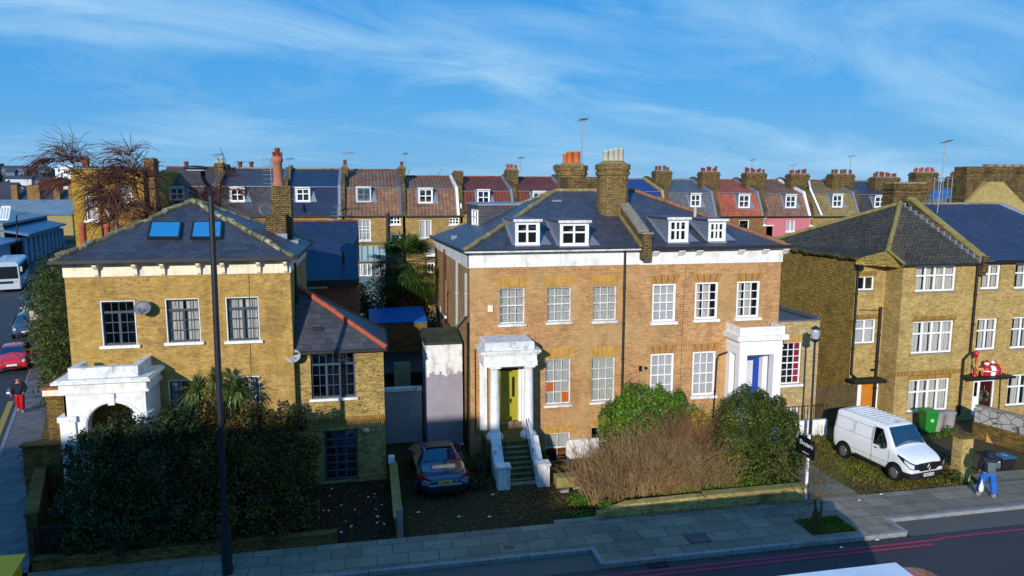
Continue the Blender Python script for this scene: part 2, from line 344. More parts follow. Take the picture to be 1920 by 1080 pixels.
M_COPING = plain('lichened_coping', C('8a7e50'), .9, .1, var=.35, scale=6, dirt=C('6a7026'), damt=.7)
M_HIPT = plain('mortared_hip_tile', C('8a7a52'), .9, .1, var=.35, scale=7, dirt=C('c8c4b0'), damt=.6, dsc=4)
M_TERRA = plain('terracotta', C('a4543e'), .75, .2, var=.2, scale=5, dirt=C('8a4a34'), damt=.3)
M_TERRAD = plain('terracotta_sooty', C('844a38'), .85, .1, var=.3, scale=5, dirt=C('3a2c26'), damt=.6)
M_POTG = plain('pale_clay_pot', C('b8b4a8'), .8, .2, var=.2, scale=4, dirt=C('6e6a5e'), damt=.5)
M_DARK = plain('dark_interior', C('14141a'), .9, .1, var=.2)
M_RENDER_PK = plain('pink_render', C('c0747c'), .85, .1, var=.08, scale=2, dirt=C('a85a5c'), damt=.3)
M_RENDER_SL = plain('rough_sandy_render', C('a89460'), .95, .1, var=.2, scale=5, dirt=C('7a6a3c'), damt=.5)
M_LILAC = plain('lilac_grey_wall', C('96929c'), .7, .2, var=.08, dirt=C('76727c'), damt=.4)
M_BOARD = plain('weathered_timber', C('5a4c34'), .9, .1, var=.3, scale=6, dirt=C('2a2418'), damt=.6)
M_RUBBER = plain('black_rubber', C('18181a'), .8, .2, var=.15)
M_BPLAST = plain('black_plastic', C('1e1f22'), .5, .4, var=.15)
M_RIM = plain('steel_rim', C('9a9ca0'), .35, .5, metal=.7, var=.15)
M_GLASS = glassmat('window_glass', refl=.45, clear=.92)
M_GLASSB = glassmat('window_glass_mirror', refl=1.3, clear=.5)
M_GLASSCAR = glassmat('car_glass', refl=.5, clear=.45)
M_NET = curtain('lace_curtain', C('dadedc'), 7, .55, .3)
M_CURT = curtain('white_curtain', C('dcdcd8'), 6, 0, .55)
M_BLIND = curtain('pale_blind', C('c8ccd0'), .8, 0, .2)
M_REDC = curtain('red_curtain', C('b0203c'), 7, 0, .5)
M_ORNG = plain('orange_board', C('b05a28'), .8, .1, var=.12)
# ---------------------------------------------------------------- walls and windows
class Fr:
    """a wall's own frame: s along it, z up, d inwards"""
    def __init__(s, o, u, n): s.o = Vector(o); s.u = Vector(u); s.n = Vector(n)
    def p(s, a, z, d=0.0): return s.o + s.u*a + s.n*d + Vector((0, 0, z))
def FF(Y): return Fr((0, Y, 0), (1, 0, 0), (0, 1, 0))
def FL(X): return Fr((X, 0, 0), (0, 1, 0), (1, 0, 0))
def FRt(X): return Fr((X, 0, 0), (0, 1, 0), (-1, 0, 0))
def fbox(mb, F, s0, s1, z0, z1, d0, d1, m=0):
    P = [F.p(s, z, d) for z in (z0, z1) for s, d in ((s0,d0),(s1,d0),(s1,d1),(s0,d1))]
    mb.add(P, [(0,3,2,1),(4,5,6,7),(0,1,5,4),(1,2,6,5),(2,3,7,6),(3,0,4,7)], m)
def wall(mb, F, s0, s1, z0, z1, holes=(), rev=.14, m=0, mr=None):
    ss = sorted({s0, s1, *[h[0] for h in holes], *[h[1] for h in holes]}); zs = sorted({z0, z1, *[h[2] for h in holes], *[h[3] for h in holes]})
    for a, b in zip(ss, ss[1:]):
        for c, d in zip(zs, zs[1:]):
            if any(h[0] <= (a+b)/2 <= h[1] and h[2] <= (c+d)/2 <= h[3] for h in holes): continue
            mb.add([F.p(a,c), F.p(b,c), F.p(b,d), F.p(a,d)], [(0,1,2,3)], m)
    for (a, b, c, d) in [h[:4] for h in holes]:
        mr_ = m if mr is None else mr
        for q in ([(a,c),(a,d)],[(b,c),(b,d)],[(a,c),(b,c)],[(a,d),(b,d)]):
            mb.add([F.p(*q[0],0), F.p(*q[1],0), F.p(*q[1],rev), F.p(*q[0],rev)], [(0,1,2,3)], mr_)
def window(root, F, h, cols=3, rows=4, kind='sash', fm=None, gm=None, cur=None, sill=None, set_=.09, fw=.06, mw=.025, label=None, cspan=None, arch=None, curt_d=.10, sillm=None, room=True, rm=(.08,.9)):
    """one window: frame and bars in one mesh, pane, sill and curtain under it"""
    fm = fm or M_WHITE; gm = gm or M_GLASS; a, b, c, d = h[:4]; W = b-a; H = d-c
    mb = MB(); D0, D1 = set_, set_+.06
    for q in ((a, a+fw, c, d), (b-fw, b, c, d), (a+fw, b-fw, c, c+fw), (a+fw, b-fw, d-fw, d)): fbox(mb, F, *q, D0, D1)
    ia, ib, ic, id_ = a+fw, b-fw, c+fw, d-fw
    if kind == 'sash':
        mid = (ic+id_)/2; fbox(mb, F, ia, ib, mid-.025, mid+.025, D0+.012, D1)
        for i in range(1, cols): x = ia+(ib-ia)*i/cols; fbox(mb, F, x-mw/2, x+mw/2, ic, id_, D0+.02, D1-.01)
        for i in range(1, rows):
            if i*2 == rows: continue
            z = ic+(id_-ic)*i/rows; fbox(mb, F, ia, ib, z-mw/2, z+mw/2, D0+.017, D1-.013)
    elif kind == 'steel':        # transom light above two leaves
        zt = ic+(id_-ic)*.76; fbox(mb, F, ia, ib, zt-.035, zt+.035, D0+.005, D1)
        k = 2 if cols == 4 else 3
        for i in range(1, k): x = ia+(ib-ia)*i/k; fbox(mb, F, x-.04, x+.04, ic, zt, D0+.008, D1)
        for i in range(1, cols): x = ia+(ib-ia)*i/cols; fbox(mb, F, x-mw/2, x+mw/2, ic, id_, D0+.02, D1-.01)
        for i in range(1, rows): z = ic+(zt-ic)*i/rows; fbox(mb, F, ia, ib, z-mw/2, z+mw/2, D0+.017, D1-.013)
    else:                        # casement with top lights: kind = fraction of transom height
        zt = ic+(id_-ic)*float(kind)
        if float(kind) < 1: fbox(mb, F, ia, ib, zt-.035, zt+.035, D0+.005, D1)
        for i in range(1, cols): x = ia+(ib-ia)*i/cols; fbox(mb, F, x-.04, x+.04, ic, id_, D0+.008, D1)
    fr = mb.build('window', [fm], root)
    if label: fr['label'] = label
    g = MB(); g.add([F.p(a+fw*.5,c+fw*.5,D1-.02), F.p(b-fw*.5,c+fw*.5,D1-.02), F.p(b-fw*.5,d-fw*.5,D1-.02), F.p(a+fw*.5,d-fw*.5,D1-.02)], [(0,1,2,3)]); g.build('pane', [gm], fr)
    if cur is not None:
        k = MB(); sp = cspan or [(0, 1)]
        for (u0, u1) in sp: k.add([F.p(a+W*u0,c,D1+curt_d), F.p(a+W*u1,c,D1+curt_d), F.p(a+W*u1,d,D1+curt_d), F.p(a+W*u0,d,D1+curt_d)], [(0,1,2,3)])
        k.build('curtain', [cur], fr)
    if sill:
        k = MB(); fbox(k, F, a-sill[0], b+sill[0], c-sill[1], c-.002, -sill[2], set_-.003); k.build('sill', [sillm or M_WHITE], fr)
    if arch:
        k = MB(); x0, x1, hh = a-.02, b+.02, arch
        P = [F.p(x0, d, -.004), F.p(x1, d, -.004), F.p(x1+hh*.35, d+hh, -.004), F.p(x0-hh*.35, d+hh, -.004)]
        k.ext(P, F.n*.003); k.build('brick_arch', [M_RUBBED if arch < .5 else M_RUBBED], root)
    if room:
        k = MB(); dd = D1+rm[1]; e_ = rm[0]     # near-black sheet stands in for the unlit room behind the glass
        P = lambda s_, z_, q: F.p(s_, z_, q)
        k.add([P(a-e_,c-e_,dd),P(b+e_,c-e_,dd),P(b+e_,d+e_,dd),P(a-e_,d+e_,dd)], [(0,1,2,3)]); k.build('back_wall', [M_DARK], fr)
    return fr
def pipe(root, pts, r=.05, mat=None, name='drainpipe', clips=True, n=8):
    mb = MB(); mb.path([Vector(p) for p in pts], r, n)
    if clips:
        for a, b in zip(pts, pts[1:]):
            a, b = Vector(a), Vector(b)
            if abs(a.z-b.z) > 1.5:
                k = int(abs(a.z-b.z)/1.6)
                for i in range(1, k+1): q = a.lerp(b, i/(k+1)); mb.tube(q-Vector((0,0,.04)), q+Vector((0,0,.04)), r*1.35, n=n)
    return mb.build(name, [mat or M_BLACK], root)
def slab(mb, pts, th=.07, m=0):
    P = [Vector(p) for p in pts]; n = (P[1]-P[0]).cross(P[2]-P[0]).normalized()
    if n.z < 0: n = -n
    mb.ext(P, -n*th, m)
def tiles_line(mb, a, b, r=.1, step=.42, m=0, jit=.3, seed=1):
    """row of overlapping half-round hip or ridge tiles"""
    rnd = random.Random(seed); a, b = Vector(a), Vector(b); n = max(2, int((b-a).length/step)); d = (b-a)/n
    for i in range(n):
        q = Vector((rnd.uniform(-1,1), rnd.uniform(-1,1), rnd.uniform(-1,1)))*.012*jit*3
        mb.tube(a+d*i+q-d*.04, a+d*(i+1)+q+d*.03, r*1.08, r*.92, 7, m)
def chimney(root, x0, x1, y0, y1, z0, z1, mat=None, pots=(), band=True, name='chimney', cap=None, potm=None):
    mb = MB(); mb.box(x0, x1, y0, y1, z0, z1)
    if band:
        mb.box(x0-.06, x1+.06, y0-.06, y1+.06, z1-.30, z1-.12); mb.box(x0-.035, x1+.035, y0-.035, y1+.035, z1-.52, z1-.44)
        mb.box(x0+.05, x1-.05, y0+.05, y1-.05, z1, z1+.07, 1)
    c = mb.build(name, [mat or M_BRICK_CH, cap or M_STONE], root)
    for (px, py, r, h) in pots:
        p = MB(); p.lathe((px, py, z1+.03), [(r*1.1,0),(r*.95,.08),(r*.85,h*.8),(r*1.05,h*.82),(r*1.08,h*.93),(r*.9,h*.95),(r*.88,h),(r*.6,h-.02),(r*.6,h*.5)], 10)
        p.build('chimney_pot', [potm or M_TERRA], c)
    return c
def flat(mb, x0, x1, y0, y1, z, m=0): mb.add([(x0,y0,z),(x1,y0,z),(x1,y1,z),(x0,y1,z)], [(0,1,2,3)], m)
def rect(px0, px1, py0, py1, Y):
    """window opening from its corners in the photograph, on the wall plane at depth Y"""
    xa = PY(px0, (py0+py1)/2, Y)[0]; xb = PY(px1, (py0+py1)/2, Y)[0]; xm = (px0+px1)/2
    return (xa, xb, PY(xm, py1, Y)[1], PY(xm, py0, Y)[1])

# ---------------------------------------------------------------- ground, roads, pavement
def asphalt(name, c, speck=.35, patchy=.25):
    t = NT(name); v = t.coord('Object'); f = t.noise(v, 90, 2); k = t.noise(v, .35, 5); m = t.noise(v, 4, 6, .7)
    col = t.mix(t.ramp(f, .3, .7), dim(c, 1-speck), dim(c, 1+speck)); col = t.mix(t.ramp(k, .4, .65, 0, patchy), col, dim(c, .55)); col = t.mix(t.ramp(m, .6, .75, 0, .4), col, dim(c, 1.6))
    t.bump(f, .3, .01); return t.fin(col, .75, .35)
def paving(name, c, w=.9, h=.6):
    t = NT(name); v = t.coord('UV'); o = t.coord('Object')
    b = t.n('ShaderNodeTexBrick'); t.lk(v, b.inputs['Vector']); b.inputs['Scale'].default_value = 1; b.inputs['Brick Width'].default_value = w; b.inputs['Row Height'].default_value = h
    b.inputs['Mortar Size'].default_value = .012; b.inputs['Mortar Smooth'].default_value = .3; b.inputs['Bias'].default_value = 0
    b.inputs['Color1'].default_value = (*dim(c, .78), 1); b.inputs['Color2'].default_value = (*dim(c, 1.15), 1); b.inputs['Mortar'].default_value = (.025,.022,.02,1)
    col = t.mix(t.ramp(t.noise(o, 1.3, 7, .7), .46, .70, 0, .6), b.outputs['Color'], dim(c, .45))
    col = t.mix(t.ramp(t.noise(o, .35, 3), .35, .65), t.mix(1.0, col, (.8,.8,.82), 'MULTIPLY'), t.mix(1.0, col, (1.12,1.1,1.06), 'MULTIPLY')); col = t.mix(t.ramp(t.noise(o, 5, 6, .75), .6, .75, 0, .4), col, dim(c, 1.7))
    col = t.mix(t.ramp(t.noise(o, 40, 3), .35, .65), t.mix(1.0, col, (.85,.85,.86), 'MULTIPLY'), t.mix(1.0, col, (1.12,1.1,1.1), 'MULTIPLY'))
    col = t.mix(t.ramp(t.noise(o, 9, 2), .72, .76, 0, .5), col, (.04,.035,.03))
    t.bump(b.outputs['Fac'], -.6, .01); return t.fin(col, .8, .3)
def soil(name, a, b, c, sc=1.0):
    t = NT(name); v = t.coord('Object'); k = t.noise(v, .9*sc, 6, .7); f = t.noise(v, 14, 4, .7); g = t.noise(v, 32, 2)
    col = t.mix(t.ramp(k, .4, .6), a, b); col = t.mix(t.ramp(f, .5, .62), col, c); col = t.mix(t.ramp(g, .68, .72, 0, .6), col, dim(c, 2.2))
    t.bump(f, .8, .05); return t.fin(col, .95, .1)
M_ASPH = asphalt('asphalt', C('3c3d42'), .4, .45); M_ASPH2 = asphalt('asphalt_layby', C('5a5854'), .3, .4); M_ASPH3 = asphalt('asphalt_side', C('3d4048'))
M_PAVE = paving('paving_slabs', C('857d70')); M_PAVE2 = paving('garden_slabs', C('6f6a5c'), 1.1, .9); M_PAVE3 = paving('side_pavement', C('77757a'), .9, .6)
M_KERB = plain('granite_kerb', C('8a8a8c'), .75, .3, var=.2, scale=9, dirt=C('3c3a36'), damt=.5)
M_SOIL = soil('bare_soil', C('2c251b'), C('211e15'), C('42382a')); M_LITTER = soil('leaf_litter', C('3a3020'), C('2c2f18'), C('5a4630')); M_MOSS = soil('mossy_lawn', C('5c5426'), C('4a3c20'), C('6e6430'), .8)
M_GARD = soil('back_garden', C('3a4020'), C('2f2c1c'), C('4c4a2a'), .5)
mb = MB()   # the ground, with the lightwells cut out of it
wells = [(6.75, 9.9, 26.9, 28.0)]
xs = [-900, 6.75, 9.9, 900]; ys = [-300, 26.9, 28.0, 2500]
for i in range(3):
    for j in range(3):
        if i == 1 and j == 1: continue
        flat(mb, xs[i], xs[i+1], ys[j], ys[j+1], -.02)
x0, x1, y0, y1 = wells[0]
for P in ([(x0,y0),(x1,y0)],[(x0,y0),(x0,y1)],[(x1,y0),(x1,y1)]): mb.add([(*P[0],-.02),(*P[1],-.02),(*P[1],-.95),(*P[0],-.95)], [(0,1,2,3)])
flat(mb, x0, x1, y0, y1+.02, -.95)
tag(mb.build('ground', [M_GARD]), kind='structure')
mb = MB(); flat(mb, -120, 240, -9.6, 18.5, .0); o = mb.build('road', [M_ASPH]); o.location.z = .005; tag(o, kind='structure')
KX0, KX1 = 6.35, 16.55      # the pavement built out between two lay-bys
def pave_z(): return .12
mb = MB(); flat(mb, -14.2, 60, 19.62, 21.35, .12); flat(mb, KX0+.12, KX1-.12, 18.72, 19.62, .12)
tag(mb.build('pavement', [M_PAVE]), kind='structure')
mb = MB(); flat(mb, -14.2, KX0, 18.5, 19.46, .012); flat(mb, KX1, 60, 18.5, 19.46, .012); tag(mb.build('layby_road', [M_ASPH2]), kind='structure')
mb = MB()
def kerb(x0, y0, x1, y1, w=.15):
    d = Vector((x1-x0, y1-y0, 0)); L_ = d.length; d.normalize(); n = Vector((-d.y, d.x, 0)); k = max(1, int(L_/.92))
    for i in range(k):
        a = Vector((x0, y0, 0))+d*(L_*i/k+.006); b = Vector((x0, y0, 0))+d*(L_*(i+1)/k-.006); j = random.Random(i).uniform(-.004, .004)
        mb.ext([a+Vector((0,0,-.05)), b+Vector((0,0,-.05)), b+n*w+Vector((0,0,-.05)), a+n*w+Vector((0,0,-.05))], (0,0,.178+j))
random.seed(3)
kerb(-14.2, 19.47, KX0-.1, 19.47); kerb(KX0+.2, 18.58, KX1-.2, 18.58); kerb(KX1+.1, 19.47, 60, 19.47)
mb.box(KX0-.01, KX0+.13, 18.66, 19.47, -.05, .128); mb.box(KX1-.13, KX1+.01, 18.66, 19.47, -.05, .128); kerb(KX0-.1, 19.47, KX0+.13, 19.47); kerb(KX1-.13, 19.47, KX1+.1, 19.47)
for sx_, xx in ((1, KX0), (-1, KX1)): mb.ext([(xx, 18.67, -.05), (xx+sx_*.09, 18.58, -.05), (xx+sx_*.21, 18.58, -.05), (xx+sx_*.21, 18.73, -.05), (xx+sx_*.12, 18.76, -.05), (xx, 18.76, -.05)], (0,0,.176))
tag(mb.build('kerb', [M_KERB], bevel=.012), kind='structure')
M_REDL = plain('red_route_paint', C('a03a52'), .7, .2, var=.25, scale=12, dirt=C('4a4048'), damt=.7, dsc=4); M_WHL = plain('white_road_paint', C('c4c8cc'), .7, .2, var=.15, scale=12); M_YEL = plain('yellow_road_paint', C('a8924a'), .7, .2, var=.2, scale=10)
mb = MB(); flat(mb, KX0-2, KX1+.8, 18.08, 18.2, .017); flat(mb, KX0-2, KX1+.3, 17.86, 17.98, .017); flat(mb, KX1+.8, 60, 18.16, 18.26, .017); flat(mb, -14, KX0-2, 18.16, 18.26, .017)
tag(mb.build('road_marking', [M_REDL]), kind='structure')
mb = MB()
for i in range(12): flat(mb, 17.9+i*4-.2, 19.7+i*4, 15.55, 15.66, .017)
tag(mb.build('road_marking', [M_WHL]), kind='structure')
# front gardens
mb = MB(); flat(mb, .9, 7.0, 21.37, 28.0, .0); o = mb.build('forecourt', [M_LITTER]); o.location.z = .01; tag(o, kind='structure')
mb = MB(); flat(mb, -4.8, .55, 21.37, 26.2, .0); o = mb.build('front_yard', [M_SOIL]); o.location.z = .01; tag(o, kind='structure')
mb = MB()   # lawn under the van, a low uneven rise
NX, NY = 40, 34
def lawn_h(x, y): return .05+.05*math.sin(x*1.3)*math.cos(y*1.1)+.03*math.sin(x*3.1+y*2.3)
vs = []
for j in range(NY+1):
    for i in range(NX+1):
        x = 15.9+(23.0-15.9)*i/NX; y = 21.4+(28.6-21.4)*j/NY; e = min(i, NX-i, j, NY-j)
        vs.append((x, y, .004 if e == 0 else lawn_h(x, y)*.8))
mb.add(vs, [(j*(NX+1)+i, j*(NX+1)+i+1, (j+1)*(NX+1)+i+1, (j+1)*(NX+1)+i) for j in range(NY) for i in range(NX)], 0, True)
tag(mb.build('lawn', [M_MOSS]), kind='structure')
mb = MB(); flat(mb, 14.9, 16.9, 21.37, 24.6, .10); tag(mb.build('garden_path', [M_PAVE2]), kind='structure')
mb = MB(); flat(mb, 23.1, 60, 21.37, 28.0, .03); tag(mb.build('forecourt', [soil('worn_forecourt', C('4e4632'), C('5c5040'), C('40401f'))]), kind='structure')
mb = MB(); flat(mb, 22.2, 30, 21.36, 22.3, .06); tag(mb.build('path', [paving('crossover_slabs', C('7c7462'), 1.6, .9)]), kind='structure')
# side street, running away to the left
SD = Vector((-.334, 1, 0)).normalized(); SN = Vector((SD.y, -SD.x, 0))
def sstrip(name, o, a, b, z, mat, y0=-4, y1=140):
    q = MB(); q.add([o+SN*a+SD*y0+Vector((0,0,z)), o+SN*b+SD*y0+Vector((0,0,z)), o+SN*b+SD*y1+Vector((0,0,z)), o+SN*a+SD*y1+Vector((0,0,z))], [(0,1,2,3)]); return tag(q.build(name, [mat]), kind='structure')
SO = Vector((-10.1, 22.5, 0))     # foot of the garden wall at the corner
sstrip('side_street', SO, -13, -1.5, .008, M_ASPH3, -3); sstrip('side_pavement', SO, -1.7, 0, .12, M_PAVE3, -2.9, 120)
sstrip('road_marking', SO, -2.3, -2.05, .014, M_YEL, 2, 19.5); sstrip('road_marking', SO, -3.6, -3.5, .014, M_WHL, 3, 19)
mb = MB()
for i in range(60):
    if i < 20 or True:
        off = -1.7
        a = SO+SD*(-2+i*.9); b = a+SD*.88; mb.ext([a+SN*(off-.14), b+SN*(off-.14), b+SN*off, a+SN*off], (0,0,.13))
tag(mb.build('kerb', [M_KERB]), kind='structure')

# ================================================================= left house (hipped slate roof, white porch)
YL = 26.0; LX0, LX1 = -9.9, -2.73
root = thing('brick_house', (-6.3, 28, 0), 'ochre brick villa with blue-grey windows, two roof skylights and a white arched porch', 'house')
F = FF(YL)
up = [rect(192, 254, 565, 647, YL), rect(313, 374, 561, 641, YL), rect(426, 485, 558, 638, YL)]
gr = [rect(319, 378, 713, 800, YL), rect(432, 487, 707, 795, YL)]
mb = MB(); ZB, ZE = 7.98, 8.50
wall(mb, F, LX0, LX1, 0, ZB, up+gr+[(-8.9, -7.7, 0.9, 3.2)])
wall(mb, FRt(LX1), YL, 32.6, 0, ZB, []); wall(mb, FL(LX0), YL, 32.6, 0, ZB); wall(mb, Fr((0,32.6,0),(1,0,0),(0,-1,0)), LX0, LX1, 0, ZB)
mb.build('wall', [M_BRICK_L], root)
mb = MB(); mb.box(LX0-.03, LX1+.03, YL-.03, 32.63, ZB, ZE)
mb.build('cornice', [M_CREAM], root)
for px in (182, 255, 307, 374, 419, 486, 536):
    x = PY(px, 500, YL)[0]; k = MB()
    k.ext([(x-.06, YL-.035, 8.42), (x-.06, YL-.30, 8.42), (x-.06, YL-.30, 8.34), (x-.06, YL-.16, 8.22), (x-.06, YL-.13, 8.05), (x-.06, YL-.035, 7.96)], (.12,0,0))
    k.build('bracket', [M_CREAM], root)
E0 = Vector((LX0-.25, YL-.42, ZE+.08)); E1 = Vector((LX1+.22, YL-.42, ZE+.08)); E2 = Vector((LX1+.22, 33.0, ZE+.08)); E3 = Vector((LX0-.25, 33.0, ZE+.08))
AP = Vector((-6.52, 29.25, 10.42)); AP2 = Vector((-6.4, 29.45, 10.42))
mb = MB()
for P in ([E0,E1,AP], [E1,E2,AP2,AP], [E2,E3,AP2], [E3,E0,AP,AP2]): mb.poly(P)
mb.poly([E0,E3,E2,E1][::-1], 1)
rf = mb.build('roof', [M_SLATE_L, M_GUTTER], root)
mb = MB(); tiles_line(mb, E0, AP, .10, .3, seed=2, jit=1.4); tiles_line(mb, E1, AP, .10, .3, seed=3, jit=1.4); tiles_line(mb, E2, AP2, .1, .4); tiles_line(mb, E3, AP2, .1, .4); mb.build('hip_tiles', [plain('lichened_hip', C('6e6a50'), .9, .1, var=.5, scale=5, dirt=C('c4c2a4'), damt=.8, dsc=3)], rf)
mb = MB(); mb.box(E0.x-.02, E1.x+.02, E0.y-.1, E0.y-.005, ZE-.03, ZE+.08); mb.box(E1.x+.005, E1.x+.1, E0.y-.1, 33, ZE-.03, ZE+.08); mb.build('gutter', [M_GUTTER], root)
def on_front(px, py, E0=E0, E1=E1, AP=AP, lift=0.0):
    n = (E1-E0).cross(AP-E0).normalized(); n = n if n.z > 0 else -n
    d = _ray(px, py); o = Vector((0,0,CAM_H)); t = (E0+n*lift-o).dot(n)/d.dot(n); return o+d*t, n
for q in ([(283,419),(343,419),(338,450),(276,450)], [(362,419),(419,418),(417,450),(357,450)]):
    P = [on_front(*a)[0] for a in q]; n = on_front(*q[0])[1]; c = sum(P, Vector())/4
    k = MB(); k.ext([p+n*.005 for p in P], n*.09); k.build('skylight', [M_BLACK], root); sk = bpy.data.objects[k and 'skylight' if False else bpy.context.scene.collection.objects[-1].name]
    g = MB(); g.poly([c+(p-c)*.86+n*.10 for p in P]); g.build('pane', [M_GLASSCAR], sk)
    g = MB(); g.poly([c+(p-c)*.85+n*.098 for p in P]); g.build('pane_backing', [plain('blue_blind', C('1f5fae'), .6, .3, var=.06)], sk)
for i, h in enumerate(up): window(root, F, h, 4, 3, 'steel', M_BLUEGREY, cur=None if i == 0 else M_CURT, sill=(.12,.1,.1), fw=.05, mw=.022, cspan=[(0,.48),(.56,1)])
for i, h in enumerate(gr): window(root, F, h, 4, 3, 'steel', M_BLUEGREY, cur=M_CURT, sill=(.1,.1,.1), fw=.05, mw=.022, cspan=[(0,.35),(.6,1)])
for h in up+gr:   # white-painted reveal edging
    k = MB(); a,b,c,d = h
    for q in ((a-.02,a+.006,c,d+.02),(b-.006,b+.02,c,d+.02),(a+.006,b-.006,d-.006,d+.02)): fbox(k, F, *q, -.006, .085)
    k.build('reveal_trim', [M_WHITE], root)
# porch
PYf = 24.4; pz = .0
hx0, hx1 = -9.86, -7.06
mb = MB(); FP = FF(PYf)
import math as _m
def arch_wall(mb, F, s0, s1, z0, z1, cx, r, zs, rev, m=0, n=18):
    """wall with a round-headed opening"""
    mb.add([F.p(s0,z0),F.p(cx-r,z0),F.p(cx-r,z1),F.p(s0,z1)], [(0,1,2,3)], m); mb.add([F.p(cx+r,z0),F.p(s1,z0),F.p(s1,z1),F.p(cx+r,z1)], [(0,1,2,3)], m)
    A = [(cx-r*math.cos(math.pi*i/n), zs+r*math.sin(math.pi*i/n)) for i in range(n+1)]
    for (a, za), (b, zb) in zip(A, A[1:]):
        mb.add([F.p(a,za),F.p(b,zb),F.p(b,z1),F.p(a,z1)], [(0,1,2,3)], m); mb.add([F.p(a,za),F.p(b,zb),F.p(b,zb,rev),F.p(a,za,rev)], [(0,1,2,3)], m)
    for q in (cx-r, cx+r): mb.add([F.p(q,z0),F.p(q,zs),F.p(q,zs,rev),F.p(q,z0,rev)], [(0,1,2,3)], m)
acx, ar, azs = -8.22, .78, 3.30
arch_wall(mb, FP, hx0+.25, hx1-.15, 0, 4.42, acx, ar, azs, .4)
mb.box(hx0+.25, hx0+.31, PYf, YL, 0, 4.42); mb.box(hx1-.21, hx1-.15, PYf+.001, YL, 0, 4.42)
mb.box(hx0+.1, hx0+.55, PYf-.08, PYf+.3, 0, 3.55); mb.box(hx1-.5, hx1-.05, PYf-.08, PYf+.3, 0, 3.55)           # pilasters
mb.box(hx0+.05, hx0+.6, PYf-.12, PYf+.33, 3.55, 3.72); mb.box(hx1-.55, hx1, PYf-.12, PYf+.33, 3.55, 3.72)
mb.box(hx0+.08, hx1-.03, PYf-.07, YL-.003, 4.42, 4.5)
mb.box(hx0+.14, hx1-.09, PYf-.04, YL-.003, 4.5, 4.78)
mb.box(acx-.1, acx+.1, PYf-.07, PYf+.1, 4.02, 4.40)
n = 16
for i in range(n):     # moulded ring round the arch
    a0, a1 = math.pi*i/n, math.pi*(i+1)/n
    P = [FP.p(acx-(ar+.03)*math.cos(a0), azs+(ar+.03)*math.sin(a0), -.03), FP.p(acx-(ar+.13)*math.cos(a0), azs+(ar+.13)*math.sin(a0), -.03), FP.p(acx-(ar+.13)*math.cos(a1), azs+(ar+.13)*math.sin(a1), -.03), FP.p(acx-(ar+.03)*math.cos(a1), azs+(ar+.03)*math.sin(a1), -.03)]
    mb.ext(P, (0,.035,0))
pr = mb.build('porch', [M_WHITE], root)
mb = MB(); mb.box(hx0-.02, hx1+.07, PYf-.2, YL-.003, 4.78, 4.86); mb.box(hx0+.05, hx1, PYf-.12, YL-.003, 4.86, 4.90, 1); mb.build('cornice', [M_WHITE, M_WHITE_OLD], pr)
mb = MB(); mb.box(hx0+.4, hx1-.35, PYf+.1, PYf+.34, 4.90, 5.24); mb.box(hx0+.4, hx0+.62, PYf+.341, YL-.5, 4.90, 5.24); mb.box(hx1-.57, hx1-.35, PYf+.341, YL-.003, 4.90, 5.24); mb.build('parapet', [M_WHITE_OLD], pr)
mb = MB(); mb.box(acx-.6, acx+.6, YL-.09, YL-.03, .5, 3.2); mb.build('door', [M_BLACK], root)
# chimney on the right-hand slope
def V3c(px, py, Y): return V3(px, py, Y)
c = chimney(root, -3.98, -3.22, 29.9, 30.5, 8.6, 9.85, M_BRICK_CH, band=False, name='chimney')
mb = MB(); mb.box(-4.05, -3.18, 29.8, 29.9, 8.9, 9.12); mb.box(-3.18, -2.75, 29.7, 30.9, 8.72, 8.85); mb.build('flashing', [M_LEAD], c)
mb = MB(); mb.box(-3.80, -3.05, 30.52, 31.2, 8.9, 11.0); c2 = mb.build('chimney', [M_BRICK_CH], root)
mb = MB(); mb.lathe((-3.55, 30.86, 10.98), [(.24,0),(.24,.1),(.19,.25),(.18,.95),(.23,1.0),(.23,1.12),(.17,1.16),(.15,1.2)], 14); mb.build('chimney_stack', [plain('orange_render', C('a8705a'), .85, .1, var=.2, scale=3, dirt=C('8a5a48'), damt=.6)], c2)
for dx, r, h in ((-.12, .06, .22), (.02, .1, .38), (.15, .06, .2)):
    mb = MB(); mb.lathe((-3.55+dx, 30.86, 12.15), [(r,0),(r*.9,h*.7),(r*1.2,h*.75),(r*1.2,h*.9),(r*.8,h)], 10); mb.build('chimney_pot', [M_TERRAD], c2)
pipe(root, [(-2.66, YL+1.2, 8.2), (-2.66, YL+1.2, 5.6)], .045)
pipe(root, [(PY(466,500,YL)[0], YL-.012, 7.95), (PY(468,700,YL)[0], YL-.012, 3.0)], .008, M_BRICK_OLD, 'cable', False, 4)

# annex of the left house
YA = 26.35; AX0, AX1 = LX1+.003, .42
root = thing('brick_annex', (-1.2, 27.5, 0), 'narrow brick annex with a terracotta-edged slate roof, between the villa and its boundary wall', 'annex')
F = FF(YA); ha = rect(583, 666, 662, 746, YA); hd = rect(608, 671, 806, 899, YA)
hd = (hd[0], hd[1], .06, hd[3])
mb = MB(); wall(mb, F, AX0, AX1, 0, 5.08, [ha, hd]); wall(mb, FRt(AX1), YA, 30.3, 0, 5.08)
mb.build('wall', [M_BRICK_A], root)
mb = MB(); zb = PY(650, 783, YA)[1]; fbox(mb, F, AX0, AX1+.03, zb-.05, zb+.03, -.04, .02); fbox(mb, F, AX0, AX1, zb-.32, zb-.06, -.006, .0); mb.build('brick_band', [M_SOLDIER], root)
A_ = Vector((LX1+.01, 26.9, 7.45)); B_ = Vector((AX1+.1, YA-.25, 5.12)); D_ = Vector((LX1+.01, YA-.25, 5.12))
yb = PX(690, 586, AX1+.1)[0]
C_ = Vector((AX1+.1, 29.9, 5.12)); A2 = Vector((LX1+.01, 29.6, 7.3))
